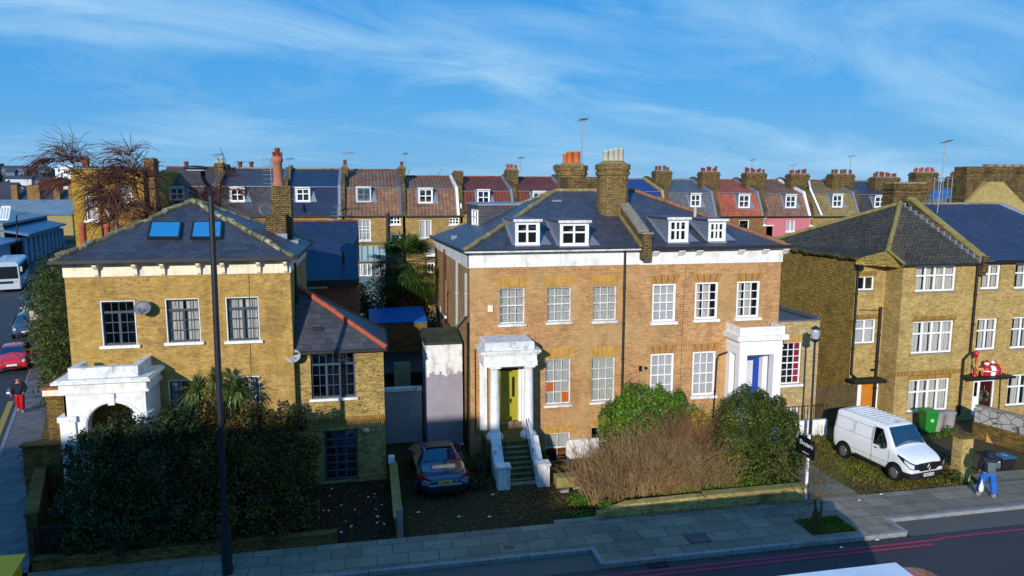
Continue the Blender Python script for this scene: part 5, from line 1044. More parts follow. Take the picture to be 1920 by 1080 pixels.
def terrace_house(i, x0p, x1p, zr, zb, ze, roof, wallm, label, dorm=None, leadm=None, wins=(), pots=0, potm=None, chp=None, pm=None, dst='.5', dfm=None, chz=None, dcols=2):
    """px edges at the eave; zr/zb/ze = photo rows of ridge, break and eave"""
    xm = (x0p+x1p)/2; xa = PY(x0p, ze, YT)[0]; xb = PY(x1p, ze, YT)[0]; ZE_ = PY(xm, ze, YT)[1]; ZB_ = PY(xm, zb, YT+1.1)[1]; ZR = PY(xm, zr, YT+5.5)[1]
    root = thing('terraced_house', ((xa+xb)/2, YT+4, 0), label, 'terraced house', 'terraced houses behind the gardens')
    F = FF(YT); hs = [rect(*w_[:4], YT) for w_ in wins]
    mb = MB(); wall(mb, F, xa, xb, 0, ZE_, hs)
    for x in (xa, xb): mb.add([(x,YT,0),(x,YT,ZE_),(x,YT+1.1,ZB_),(x,YT+5.5,ZR),(x,YT+10,ZB_),(x,YT+11,0)], [(0,1,2,3,4,5)])
    mb.build('wall', [wallm], root)
    mb = MB(); mb.poly([(xa,YT-.12,ZE_-.05),(xb,YT-.12,ZE_-.05),(xb,YT+1.1,ZB_),(xa,YT+1.1,ZB_)]); mb.poly([(xa,YT+1.1,ZB_),(xb,YT+1.1,ZB_),(xb,YT+5.5,ZR),(xa,YT+5.5,ZR)]); mb.poly([(xa,YT+5.5,ZR),(xb,YT+5.5,ZR),(xb,YT+10.2,ZB_),(xa,YT+10.2,ZB_)])
    rf = mb.build('roof', roof if isinstance(roof, list) else [roof], root)
    mb = MB(); mb.box(xa, xb, YT+1.0, YT+1.12, ZB_-.0, ZB_+.05); mb.build('flashing', [M_LEAD], rf); mb = MB(); tiles_line(mb, (xa,YT+5.5,ZR+.02), (xb,YT+5.5,ZR+.02), .09, .45, seed=i); mb.build('ridge_tiles', [M_STONE if 'slate' in (roof[0] if isinstance(roof, list) else roof).name else M_TERRAD], rf)
    mb = MB(); mb.box(xa, xb, YT-.22, YT-.12, ZE_-.12, ZE_-.01); mb.build('gutter', [M_GUTTER], root)
    # raised party wall on the right
    mb = MB(); P = [(xb-.05,YT-.15,ZE_-.1),(xb-.05,YT-.15,ZE_+.25),(xb-.05,YT+.95,ZB_+.35),(xb-.05,YT+5.5,ZR+.3),(xb-.05,YT+10,ZB_+.3),(xb-.05,YT+10,ZE_)]; mb.ext(P, (.34,0,0)); pw = mb.build('party_wall', [pm or M_BRICK_CH], root)
    if leadm: mb = MB(); P2 = [(xb-.28,YT-.13,ZE_),(xb-.28,YT-.13,ZE_+.12),(xb-.28,YT+1.0,ZB_+.2),(xb-.28,YT+5.3,ZR+.14),(xb-.28,YT+5.3,ZR)]; mb.ext(P2, (.22,0,0)); mb.build('flashing', [leadm], pw)
    if dorm:
        a, b, c, d = dorm; sl = (ZB_-ZE_-.05)/(1.22); sl = (ZB_-(ZE_-.05))/1.22
        dormer(root, a, b, c, d, (ZE_-.05, YT-.12, sl), dcols, M_LEAD, dst, over=.03) if not dfm else None
        if dfm:
            k0 = len(COL.objects); dr_ = dormer(root, a, b, c, d, (ZE_-.05, YT-.12, sl), dcols, M_LEAD, dst, over=.03)
            for q in dr_.children_recursive:
                if q.name.startswith('window'): q.data.materials[0] = dfm
    for w_, h in zip(wins, hs):
        kd, cu, co = (w_[4:]+('.55', M_CURT, 2))[:3] if len(w_) < 7 else w_[4:7]
        window(root, F, h, co, 3, kd, M_UPVC, cur=cu, fw=.08, mw=.035, sill=(.06,.1,.08), cspan=[(0,.35),(.5,1)] if cu is M_CURT else None)
    if chp:       # chimney seen over the party wall: photo px x0,x1,top row, depth offset
        a, b, tp, yo = chp; Yc = YT+yo; xa_, xb_ = PY(a, tp, Yc)[0], PY(b, tp, Yc)[0]; zt = PY((a+b)/2, tp, Yc)[1]
        pl = []
        for j in range(pots):
            t_ = (j+.5)/pots; pl.append((xa_+(xb_-xa_)*t_, Yc+.4+.15*(j%2), min(.15, (xb_-xa_)/pots*.42), RR.uniform(.34,.55)))
        chimney(root, xa_, xb_, Yc, Yc+1.0, ZB_, zt, M_BRICK_CH, pl, potm=potm or M_TERRAD)
    return root, (xa, xb, ZE_, ZB_, ZR)
T = terrace_house
T(1, 283, 404, 314, 350, 404, M_TILE_DK, M_BRICK_BR, 'terraced house with a dark brown tiled roof, just right of the bare birches', (319,344,353,374), M_LEADD, chp=(402,418,306,3.5), pots=2, potm=M_POTG)
T(2, 408, 533, 316, 350, 404, M_SLATE_D, M_BRICK_BR, 'terraced house with an old charcoal slate roof, left of the tall orange chimney', (433,457,353,377), M_LEADD)
T(3, 536, 641, 317, 351, 404, M_SLATE_B, M_BRICK_BG, 'terraced house with a new dark blue slate roof and wide white dormer', (556,580,354,377), M_LEAD, chp=(641,652,312,3.2), pots=1, dst='.6', wins=[(616,636,407,414,'1.0',M_BLIND,1)])
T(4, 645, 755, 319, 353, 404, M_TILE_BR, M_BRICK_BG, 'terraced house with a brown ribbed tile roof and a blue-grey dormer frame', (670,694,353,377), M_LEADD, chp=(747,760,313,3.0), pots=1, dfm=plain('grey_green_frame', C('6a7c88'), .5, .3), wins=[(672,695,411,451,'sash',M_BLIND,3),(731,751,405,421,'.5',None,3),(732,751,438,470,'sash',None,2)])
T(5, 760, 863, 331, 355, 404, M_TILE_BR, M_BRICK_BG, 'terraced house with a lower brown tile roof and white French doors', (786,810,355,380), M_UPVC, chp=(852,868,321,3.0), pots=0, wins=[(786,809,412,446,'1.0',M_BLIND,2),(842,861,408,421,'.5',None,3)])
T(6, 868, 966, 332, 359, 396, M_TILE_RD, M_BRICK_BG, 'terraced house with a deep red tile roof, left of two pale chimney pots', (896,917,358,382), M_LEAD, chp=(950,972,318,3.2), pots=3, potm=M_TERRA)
T(7, 970, 1066, 333, 359, 396, M_TILE_RD, M_BRICK_BG, 'terraced house with a deep red tile roof, half hidden behind the villa ridge', (1000,1021,361,384), M_LEAD)
T(8, 1066, 1168, 335, 361, 404, M_TILE_RD, M_BRICK_BG, 'terraced house with a plain red roof glimpsed between the two round villa chimneys')
T(9, 1172, 1252, 336, 360, 404, [slates('slate_vivid_blue', C('1c3a86'), C('16306e'), .28, .2, rough=.45)], M_BRICK_BR, 'terraced house with a vivid dark blue roof beside the villa hip', chp=(1230,1260,321,2.8), pots=4, potm=M_TERRAD, leadm=M_RENDER_SL)
T(10, 1256, 1345, 337, 362, 407, M_SLATE_G, M_BRICK_BG, 'terraced house with a light grey slate roof', (1296,1313,365,387), M_LEAD, chp=(1317,1350,323,2.5), pots=6, dcols=2)
T(11, 1348, 1432, 338, 362, 405, M_TILE_OR, M_BRICK_BR, 'terraced house with a bright orange-red tile roof', (1386,1405,366,389), M_LEAD, chp=(1400,1438,325,2.5), pots=7, wins=[(1386,1405,412,434,'1.0',None,1),(1431,1449,409,422,'1.0',M_BLIND,1)])
T(12, 1438, 1520, 338, 363, 405, M_TILE_BR, M_RENDER_PK, 'terraced house with a pink rendered back wall and weathered brown roof', (1474,1492,367,389), M_UPVC, chp=(1484,1518,327,2.5), pots=6, wins=[(1474,1491,413,434,'1.0',M_BLIND,2),(1518,1535,409,423,'1.0',M_BLIND,2)])
T(13, 1524, 1612, 339, 363, 405, M_TILE_OL, M_BRICK_BG, 'terraced house with a mossy olive tile roof, right of the white sloping downpipe', (1562,1579,366,388), M_LEAD, chp=(1562,1603,327,2.5), pots=5, wins=[(1561,1578,414,430,'1.0',None,1)])
T(14, 1616, 1700, 340, 365, 408, M_SLATE_D, M_BRICK_BG, 'terraced house with a grey slate roof partly behind the sooty chimney stack', (1641,1661,369,388), M_UPVC, chp=(1642,1688,333,2.5), pots=8)
T(15, 1704, 1786, 343, 368, 408, M_SLATE_G, M_BRICK_BG, 'terraced house with a grey roof behind the blue scaffold sheeting', None, chp=(1718,1760,324,2.2), pots=8, potm=M_TERRA)
T(16, 1790, 1880, 341, 368, 408, M_SLATE_D, M_BRICK_BG, 'terraced house with a dark roof, last one before the end gable', None, chp=(1787,1815,332,2.5), pots=6)
# left end: plain yellow-brick end house in front of the terrace line
EH = thing('end_house', (-20, 56, 0), 'yellow-brick end house with a flat parapet behind the bare birch trees', 'house')
Ye = 54.0; xa, xb = PY(138, 400, Ye)[0], PY(272, 400, Ye)[0]; zt = PY(200, 318, Ye)[1]; h1 = rect(160, 182, 367, 413, Ye); h2 = rect(220, 247, 347, 378, Ye)
mb = MB(); wall(mb, FF(Ye), xa, xb, 0, zt, [h1, h2]); wall(mb, FL(xa), Ye, Ye+11, 0, zt); wall(mb, FRt(xb), Ye, Ye+11, 0, zt); mb.poly([(xa,Ye,zt-.3),(xb,Ye,zt-.3),(xb,Ye+11,zt-.3),(xa,Ye+11,zt-.3)]); mb.build('wall', [brick('brick_bright_yellow', C('c09a3c'), C('9c7a2e'), C('857034'), C('4a3a1a'), .45, dark=C('4a3a1c'), speck=.5)], EH)
mb = MB(); mb.box(xa-.05, xb+.05, Ye-.06, Ye+.25, zt, zt+.12); mb.build('coping', [M_STONE], EH)
for h in (h1, h2): window(EH, FF(Ye), h, 2, 2, 'sash', M_UPVC, cur=M_CURT, fw=.08, sill=(.1,.15,.1), room=True)
chimney(EH, PY(155,320,Ye+2)[0], PY(165,320,Ye+2)[0], Ye+2, Ye+2.4, zt-.3, PY(160,294,Ye+2)[1], M_TERRAD, band=False, cap=M_TERRAD)
chimney(EH, PY(271,320,Ye+.5)[0], PY(288,320,Ye+.5)[0], Ye+.5, Ye+1.8, 0, PY(278,297,Ye)[1], M_BRICK_BR)
pipe(EH, [(PY(190,400,Ye)[0], Ye-.06, zt-.5), (PY(190,400,Ye)[0], Ye-.06, 2)], .05, M_BLACK)
for i, (a, b) in enumerate(((150, 418), (196, 420))):
    x, z = PY(a+4, b, 40); mb = MB(); mb.lathe((x,40,z-1.4), [(.17,0),(.16,.5),(.14,1.2),(.17,1.25),(.17,1.38),(.12,1.4)], 10); mb.box(x-.3, x+.3, 39.7, 40.3, 0, z-1.4, 1)
    tag(mb.build('chimney_stack', [M_TERRA, M_BRICK_BR]), ('tall red clay pot on a stack, left one behind the lichened hip', 'tall red clay pot on a stack, right one behind the lichened hip')[i], 'chimney', 'pots behind the left villa roof')
# rear additions: conservatory, balcony and scaffold
CV = thing('conservatory', (.5, 55, 0), 'blue-grey boarded back addition with a glazed lean-to roof, left of the palm tree', 'conservatory')
yc = 54.0; xa, xb = PY(667, 500, yc)[0], PY(724, 500, yc)[0]; z0_, z1_, z2_, z3_ = [PY(695, q, yc)[1] for q in (545, 519, 493, 490)]; zt = PY(695, 462, yc+3.0)[1]
mb = MB(); hh = [rect(672, 681, 494, 518, yc), rect(681, 697, 494, 518, yc), rect(702, 722, 494, 518, yc)]; wall(mb, FF(yc), xa, xb, 0, z3_, hh); wall(mb, FRt(xb), yc, YT, 0, z3_)
M_BLB = slates('blue_grey_boarding', C('44606e'), C('3c5866'), 6, .22, rough=.6, bmp=.5, speck=0); mb.build('wall', [M_BLB], CV)
for h in hh: window(CV, FF(yc), h, 2, 1, '1.0', M_UPVC, cur=M_BLIND, fw=.07)
t = NT('greenhouse_glass'); M_GHG = t.fin(t.mix(t.noise(t.coord('Object'), 1.5, 4), C('9fb8b0'), C('c4d8d0')), .25, .6)
mb = MB(); slab(mb, [(xa,yc-.1,z3_),(xb,yc-.1,z3_),(xb,yc+3,zt),(xa,yc+3,zt)], .05); gr_ = mb.build('glass_roof', [M_GHG], CV)
mb = MB()
for i in range(6): x = xa+(xb-xa)*i/5; mb.tube((x,yc-.12,z3_+.03), (x,yc+3,zt+.03), .035, n=4)
mb.tube((xa,yc-.12,z3_), (xb,yc-.12,z3_), .07, n=5); mb.build('glazing_bar', [M_STONE], gr_)
mb = MB(); mb.box(xa, xb, yc+3, YT, 0, zt+.1); mb.build('back_wall', [M_BRICK_BG], CV)
BL = thing('balcony', (6, 57, 0), 'black-railed white balcony outside the French doors, above the palm tree', 'balcony')
yb_ = 57.5; xa, xb = PY(800,470,yb_)[0], PY(862,470,yb_)[0]; zf = PY(830,474,yb_)[1]; zr_ = PY(830,447,yb_)[1]
mb = MB(); mb.box(xa, xb, yb_, YT, zf-.3, zf); mb.build('floor', [M_UPVC], BL)
mb = MB()
for i in range(26): x = xa+(xb-xa)*i/25; mb.tube((x,yb_,zf), (x,yb_,zr_), .016, n=4)
mb.tube((xa,yb_,zr_), (xb,yb_,zr_), .03, n=4); mb.build('railing', [M_BLACK], BL)
mb = MB(); h = rect(800, 862, 478, 600, YT-2); wall(mb, FF(YT-2), h[0], h[1], 0, zf-.3, [rect(801,815,492,512,YT-2)]); bw = mb.build('back_wall', [M_BRICK_BG], BL); window(bw, FF(YT-2), rect(801,815,492,512,YT-2), 2, 1, '1.0', M_UPVC, fw=.1)
SF = thing('scaffold', (50, 57, 8), 'scaffold hung with blue sheeting behind the last chimney stack', 'scaffold')
ys2 = 56.0; xa, xb = PY(1750,370,ys2)[0], PY(1783,370,ys2)[0]; za, zb_ = PY(1766,372,ys2)[1], PY(1766,354,ys2)[1]
mb = MB(); mb.box(xa, xb, ys2+.1, ys2+.13, za, zb_); mb.build('sheeting', [plain('blue_debris_sheet', C('1c6cc0'), .6, .2, var=.15, scale=2)], SF)
mb = MB()
for i in range(5): x = xa+(xb-xa)*i/4; mb.tube((x,ys2,0), (x,ys2,zb_+1.0), .04, n=5)
for z in (za-.4, za+.35, zb_, zb_+.9): mb.tube((xa-.3,ys2,z), (xb+.3,ys2,z), .035, n=5)
mb.build('scaffold_pole', [M_RIM], SF)
# white rendered stack between terraces and the sloping white pipe
pipe(bpy.data.objects['terraced_house.011'], [V3(1515, 340, YT+3.5)+Vector((0,0,.4)), V3(1519,360,YT+.9)+Vector((0,0,.3)), V3(1541,404,YT-.2)], .10, M_UPVC, 'downpipe', False)
pipe(bpy.data.objects['terraced_house.004'], [V3(859,343,YT+3)+Vector((0,0,.2)), V3(865,390,YT-.2)], .08, M_UPVC, 'downpipe', False)
pipe(bpy.data.objects['terraced_house.003'], [V3(727,400,YT-.1), V3(727,475,YT-.1)], .14, M_BLACK, 'downpipe', False)
# aerials
for px, py0, py1, Y_, wd, gr_, lab in ((1091,318,224,34,.5,False,'tall aerial mast rising between the two round chimneys'), (1757,400,265,31,.8,False,'tall leaning aerial beside the sooty chimney at the right'),
    (509,345,297,50,1.3,True,'striped-reflector aerial left of the orange chimney'), (411,318,290,63,.8,False,'small aerial above the chimney right of the brown roof'), (651,318,287,63,1.0,False,'aerial on the chimney beside the new blue slate roof'),
    (760,315,288,63,.6,False,'thin aerial on the chimney left of the French-door house'), (976,322,296,63,.6,False,'thin aerial beside the two pale chimney pots'), (545,360,298,62,.7,False,'aerial just right of the tall orange chimney'),
    (1409,326,300,63,.5,False,'thin aerial over the orange-red roof'), (1593,328,293,63,.7,False,'aerial over the mossy olive roof'), (1485,330,309,63,.8,False,'slanting aerial over the pink-walled house'), (633,404,386,59,.9,True,'pink-tinted grid aerial low on the new blue slates')):
    a = V3(px, py0, Y_); b = V3(px, py1, Y_); antenna(a, max(.6, b.z-a.z), lab, wd, gr_, ang=RR.uniform(-.5,.7), tilt=.06 if px == 1757 else 0)
x, z = PY(505, 408, 31.0); dish((x, 31.0, z), .38, R(25), 'grey satellite dish beside the orange-topped chimney')
x, z = PY(267, 592, YL-.35); dish((x, YL-.35, z), .29, R(-10), 'grey satellite dish between the first two upper windows')
x, z = PY(549, 681, YA-.4); dish((x, YA-.4, z), .28, R(-5), 'pale satellite dish at the corner of villa and narrow annex', plain('pale_dish', C('9a9c9c'), .5, .3, var=.1))
x, z = PY(1048, 326, 58); dish((x, 58, z), .5, R(20), 'far satellite dish left of the orange pots')
x, z = PY(544, 384, 58); dish((x, 58, z), .5, R(60), 'white satellite dish on the stack left of the new blue roof', M_POTG)

# ================================================================= far left: market hall, roofs and hill
def at(px, py, dist):        # a point seen at px,py at the given depth along +Y
    return V3(px, py, dist)
M_METAL = slates('grey_sheet_roof', C('7c8c94'), C('74848c'), 8, 1.2, rough=.5, bmp=.4, speck=0); M_METALB = slates('blue_sheet_roof', C('5a7ea0'), C('4e7090'), 8, 1.0, rough=.45, bmp=.4, speck=0)
HL = thing('market_hall', (-50, 120, 0), 'long low hall with a grey metal roof and white piers along the side street', 'hall')
pc = Vector((*PG(46, 494), 0)); pf = Vector((*PG(116, 462), 0)); dW = (pf-pc); dW.z = 0; hdir = dW.normalized(); hn = Vector((-hdir.y, hdir.x, 0))
def hp(t_, o_, z): p = pc+dW*t_+hn*o_; return Vector((p.x, p.y, z))
def zat(p, py):  # height at which point p appears on photo row py
    d = _ray(960+FPX*((p-Vector((0,0,CAM_H))).dot(_R))/((p-Vector((0,0,CAM_H))).dot(_F)), py); k = math.hypot(p.x, p.y)/math.hypot(d.x, d.y); return CAM_H+k*d.z
z1 = zat(hp(0,0,0), 441); z1b = zat(hp(1,0,0), 418); zu = zat(hp(0,3,0), 433); zc0 = zat(hp(0,3,0), 421); zc1 = zat(hp(1,3,0), 402)
zc1 = zc0 = (zc0+zc1)/2; z1 = z1b = (z1+z1b)/2; zu = z1+.9
mb = MB(); fw_ = Fr(hp(0,0,0), hdir, hn); Lh = dW.length
wall(mb, fw_, 0, Lh, 0, z1, [(Lh*(i+.25)/9, Lh*(i+.8)/9, 0, z1*.72) for i in range(9)], .6); mb.build('wall', [plain('pale_hall_wall', C('8a94a4'), .8, .2, var=.1)], HL)
mb = MB(); mb.poly([hp(0,.6,0), hp(1,.6,0), hp(1,.6,z1), hp(0,.6,z1)]); mb.poly([hp(0,3,z1), hp(1,3,z1), hp(1,3,zc0), hp(0,3,zc0)]); mb.build('clerestory', [M_DARK], HL)
M_PIER = plain('pale_blue_pier', C('8c9cb0'), .7, .2)
for i in range(10): mb = MB(); p = hp(i/9, -.2, 0); mb.tube(p, p+Vector((0,0,z1*.8)), .32, n=8); mb.build('pier', [M_PIER], HL)
mb = MB(); slab(mb, [hp(-.02,-1,z1), hp(1.01,-1,z1), hp(1.01,3,zu), hp(-.02,3,zu)], .3); mb.build('lean_to_roof', [M_METALB], HL)
mb = MB(); zr2 = zc0+2.6; slab(mb, [hp(-.03,2,zc0), hp(1.02,2,zc0), hp(1.02,16,zr2), hp(-.03,16,zr2)], .4); mb.poly([hp(-.03,16,zr2), hp(1.02,16,zr2), hp(1.02,34,zc0), hp(-.03,34,zc0)]); mb.poly([hp(-.02,2,0), hp(-.02,34,0), hp(-.02,34,zc0), hp(-.02,16,zr2-.4), hp(-.02,2,zc0-.4)]); mb.poly([hp(1.01,2,0), hp(1.01,34,0), hp(1.01,34,zc0), hp(1.01,16,zr2-.4), hp(1.01,2,zc0-.4)]); mb.build('roof', [M_METAL], HL)
H2_ = thing('white_kiosk_building', (-60, 100, 0), 'pale building with a blue canopy roof at the left edge of the side street', 'building')
a = Vector((*PG(22, 496), 0)); d_ = hdir; b = a-d_*18; 
def hq(t_, o_, z): p = a-d_*t_+hn*o_; return Vector((p.x, p.y, z))
zz1 = zat(hq(0,0,0), 448); zz2 = zat(hq(0,0,0), 418)
mb = MB(); mb.ext([hq(0,0,0), hq(22,0,0), hq(22,10,0), hq(0,10,0)], (0,0,zz1)); mb.ext([hq(-1,3,0), hq(2,3,0), hq(2,6,0), hq(-1,6,0)], (0,0,zz2)); mb.build('wall', [plain('pale_blue_wall', C('a8b8d0'), .8, .2)], H2_)
mb = MB(); slab(mb, [hq(-1,-1.5,zz1), hq(22,-1.5,zz1), hq(22,9,zz1+1.2), hq(-1,9,zz1+1.2)], .3); mb.build('canopy_roof', [M_METALB], H2_)
mb = MB(); q = at(0, 412, 110); r_ = at(16, 412, 110); q2 = at(4, 388, 113); r2 = at(20, 388, 113)
mb.add([q, r_, r2, q2], [(0,1,2,3)]); sk = mb.build('rooflight', [M_GLASSCAR], H2_)
mb = MB()
for t_ in (0,.33,.66,1): mb.tube(q.lerp(r_,t_), q2.lerp(r2,t_), .16, n=4)
mb.tube(q, r_, .16, n=4); mb.tube(q2, r2, .16, n=4); mb.build('rooflight_frame', [M_UPVC], sk)
def farblock(name, px0, px1, py0, py1, dist, depth, wm_, rm, label, cat, pitched=0, group=None):
    a = at(px0, py1, dist); b = at(px1, py1, dist); zt = PY((px0+px1)/2, py0, dist)[1]
    root = thing(name, ((a.x+b.x)/2, dist+depth/2, 0), label, cat, group)
    ze_ = zt-pitched; m = MB(); m.box(a.x, b.x, dist, dist+depth, 0, ze_); m.build('wall', [wm_], root); m = MB()
    if pitched: m.poly([(a.x,dist-.3,ze_),(b.x,dist-.3,ze_),(b.x,dist+depth/2,zt),(a.x,dist+depth/2,zt)]); m.poly([(a.x,dist+depth+.3,ze_),(b.x,dist+depth+.3,ze_),(b.x,dist+depth/2,zt),(a.x,dist+depth/2,zt)])
    else: m.box(a.x-.2, b.x+.2, dist-.2, dist+depth+.2, zt, zt+.2)
    m.build('roof', [rm], root); return root, a, b, zt
farblock('warehouse', -60, 135, 376, 400, 185, 30, plain('buff_wall', C('9a8c5a'), .9, .1), M_METAL, 'long warehouse with a low grey-green metal roof beyond the hall', 'warehouse', 3.4)
r_, a, b, zt = farblock('terrace_block', -40, 140, 355, 380, 230, 12, M_BRICK_BR, M_SLATE_D, 'dark slate-roofed terrace beyond the warehouse', 'terrace', 4.5)
for px in (20, 50, 62, 100, 128): x, z = PY(px, 357, 229); chimney(r_, x-.8, x+.8, 231, 232.5, zt-5, zt+1.2, M_BRICK_BR, band=False)
r_, a, b, zt = farblock('mansard_block', 62, 142, 335, 353, 290, 14, M_BRICK_RED, M_TILE_CRM, 'block with a steep red-brown mansard roof and two white dormers', 'building', 3.6)
for px in (103, 124): h = rect(px-4, px+5, 349, 355, 289); m = MB(); fbox(m, FF(289), h[0], h[1], h[2], h[3], -.5, 2); m.build('dormer', [M_UPVC], r_)
r_, a, b, zt = farblock('white_building', 112, 138, 311, 338, 380, 20, M_UPVC, M_UPVC, 'white stuccoed building standing high on the skyline at the far left', 'building')
h = rect(104, 114, 315, 338, 379); m = MB(); fbox(m, FF(379), h[0], h[1], 0, h[3]-2, 0, 15); fbox(m, FF(379), h[0], h[0]+1.2, 0, h[3], -.2, 2); m.build('wing', [M_UPVC], r_)
for px in (121, 125, 129, 114, 122): y_ = 320 if px in (121,125,129) else 331; h = rect(px-1.3, px+1.3, y_, y_+5, 378.8); m = MB(); fbox(m, FF(378.8), h[0], h[1], h[2], h[3], 0, .3); m.build('window', [M_DARK], r_)
# hill with woods and houses on it
NX, NY = 90, 24; vs = []; hr = random.Random(3)
def hill_h(x, y):
    u = (x+900)/900.0; d = math.hypot(x, y); ridge = 10+34*math.exp(-((x+690)/260)**2)+16*math.exp(-((x+330)/150)**2); k = min(1, max(0, (y-560)/500)); k = k*k*(3-2*k)
    return -1+ridge*k+(3.2*math.sin(x*.035)+2.0*math.sin(x*.11+y*.05)+1.2*math.sin(x*.23+1))*k*.6
for j in range(NY+1):
    for i in range(NX+1): x = -1500+1350*i/NX; y = 550+700*j/NY; vs.append((x, y, hill_h(x, y)))
mb = MB(); mb.add(vs, [(j*(NX+1)+i, j*(NX+1)+i+1, (j+1)*(NX+1)+i+1, (j+1)*(NX+1)+i) for j in range(NY) for i in range(NX)], 0, True)
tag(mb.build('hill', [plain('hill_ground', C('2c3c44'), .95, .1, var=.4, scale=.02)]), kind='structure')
A = np.empty((0,3)); rng = np.random.default_rng(5); nT = 5200
cx = rng.uniform(-1300, -230, nT); cy = rng.uniform(560, 1150, nT); cz = np.array([hill_h(a_, b_) for a_, b_ in zip(cx, cy)]); s_ = rng.uniform(2.5, 6.5, nT)
q = rng.normal(size=(nT, 4, 3)); q /= np.linalg.norm(q, axis=2)[..., None]; P = np.stack([cx, cy, cz+s_*.8], 1)[:, None, :]+q*s_[:, None, None]
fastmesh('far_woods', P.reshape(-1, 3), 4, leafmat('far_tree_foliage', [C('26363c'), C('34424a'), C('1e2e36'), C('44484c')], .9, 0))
tag(COL.objects[-1], 'wooded hillside on the horizon at the far left', 'woods', kind='stuff')
mb = MB()
for i in range(110):
    x = hr.uniform(-1100, -240); y = hr.uniform(420, 950); z = max(-1, hill_h(x, y)) if y > 550 else 0; w_, d2_, h_ = hr.uniform(8, 26), hr.uniform(7, 12), hr.uniform(7, 13)
    mb.box(x, x+w_, y, y+d2_, z-2, z+h_, hr.choice((0,0,1,2))); mb.ext([(x-.4,y-.4,z+h_),(x-.4,y+d2_/2,z+h_+3.4),(x-.4,y+d2_+.4,z+h_)], (w_+.8,0,0), 3)
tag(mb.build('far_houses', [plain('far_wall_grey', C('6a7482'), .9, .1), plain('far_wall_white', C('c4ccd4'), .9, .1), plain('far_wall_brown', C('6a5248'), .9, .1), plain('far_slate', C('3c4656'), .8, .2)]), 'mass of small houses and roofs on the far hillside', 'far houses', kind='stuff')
# skyline bits seen between chimneys
for i, (px, py, w_, h_, lab) in enumerate(((1387, 326, 6, 14, 'far pointed glassy tower, left one between chimneys'), (1440, 327, 5, 12, 'far pointed glassy tower, right one between chimneys'))):
    a = V3(px, 340, 900); top = V3(px, py-2, 900).z; m = MB(); m.loft([[(a.x-w_*.6,899,0),(a.x+w_*.6,899,0),(a.x+w_*.6,905,0),(a.x-w_*.6,905,0)], [(a.x-.4,901,top),(a.x+.4,901,top),(a.x+.4,902,top),(a.x-.4,902,top)]], 0, False); tag(m.build('tower', [plain('pale_glass_tower', C('a8c4dc'), .4, .4)]), lab, 'tower')
for i, px in enumerate((349, 450, 471)):
    x, z = PY(px, 303, 72); m = MB(); m.lathe((x,72,z-1.0), [(.22,0),(.18,.2),(.17,.8),(.23,.85),(.23,1.0),(.12,1.02)], 8); m.box(x-.5, x+.5, 71.6, 72.6, 0, z-1.0, 1); tag(m.build('chimney_stack', [M_TERRAD, M_BRICK_BR]), ('red pot behind the dark brown tiled roof', 'left red pot behind the charcoal slate roof', 'right red pot behind the charcoal slate roof')[i], 'chimney', 'pots rising behind the ridge')
# filler back garden walls
mb = MB(); mb.box(-3.2, 60, 46.5, 46.75, 0, 2.0); thing_mesh('garden_wall', mb, [M_BRICK_OLD], 'long brown brick wall across the back gardens', 'wall')
# unseen terrace across the road, added to shade the gardens at the left
OP = thing('facing_terrace', (-34, -13, 0), 'long unseen brick terrace on the near side of the road, shading the gardens opposite', 'terrace')
ox0, ox1, oy, oz = -70.0, -14.6, -10.5, 14.3
hs = [(x, x+1.1, z, z+1.8) for x in np.arange(ox0+2, ox1-2, 2.6).tolist() for z in (1.2, 4.6, 8.0)]
mb = MB(); wall(mb, Fr((0,oy,0),(1,0,0),(0,-1,0)), ox0, ox1, 0, oz, hs); wall(mb, FRt(ox1), oy-10, oy, 0, oz); wall(mb, FL(ox0), oy-10, oy, 0, oz); wall(mb, FF(oy-10), ox0, ox1, 0, oz); mb.box(ox0, ox1, oy-.3, oy+.15, oz, oz+.9); mb.build('wall', [M_BRICK_L], OP)
mb = MB(); mb.poly([(ox0,oy-.3,oz),(ox1,oy-.3,oz),(ox1,oy-5,oz+2.2),(ox0,oy-5,oz+2.2)]); mb.poly([(ox0,oy-5,oz+2.2),(ox1,oy-5,oz+2.2),(ox1,oy-10,oz),(ox0,oy-10,oz)]); mb.build('roof', [M_SLATE_D], OP)
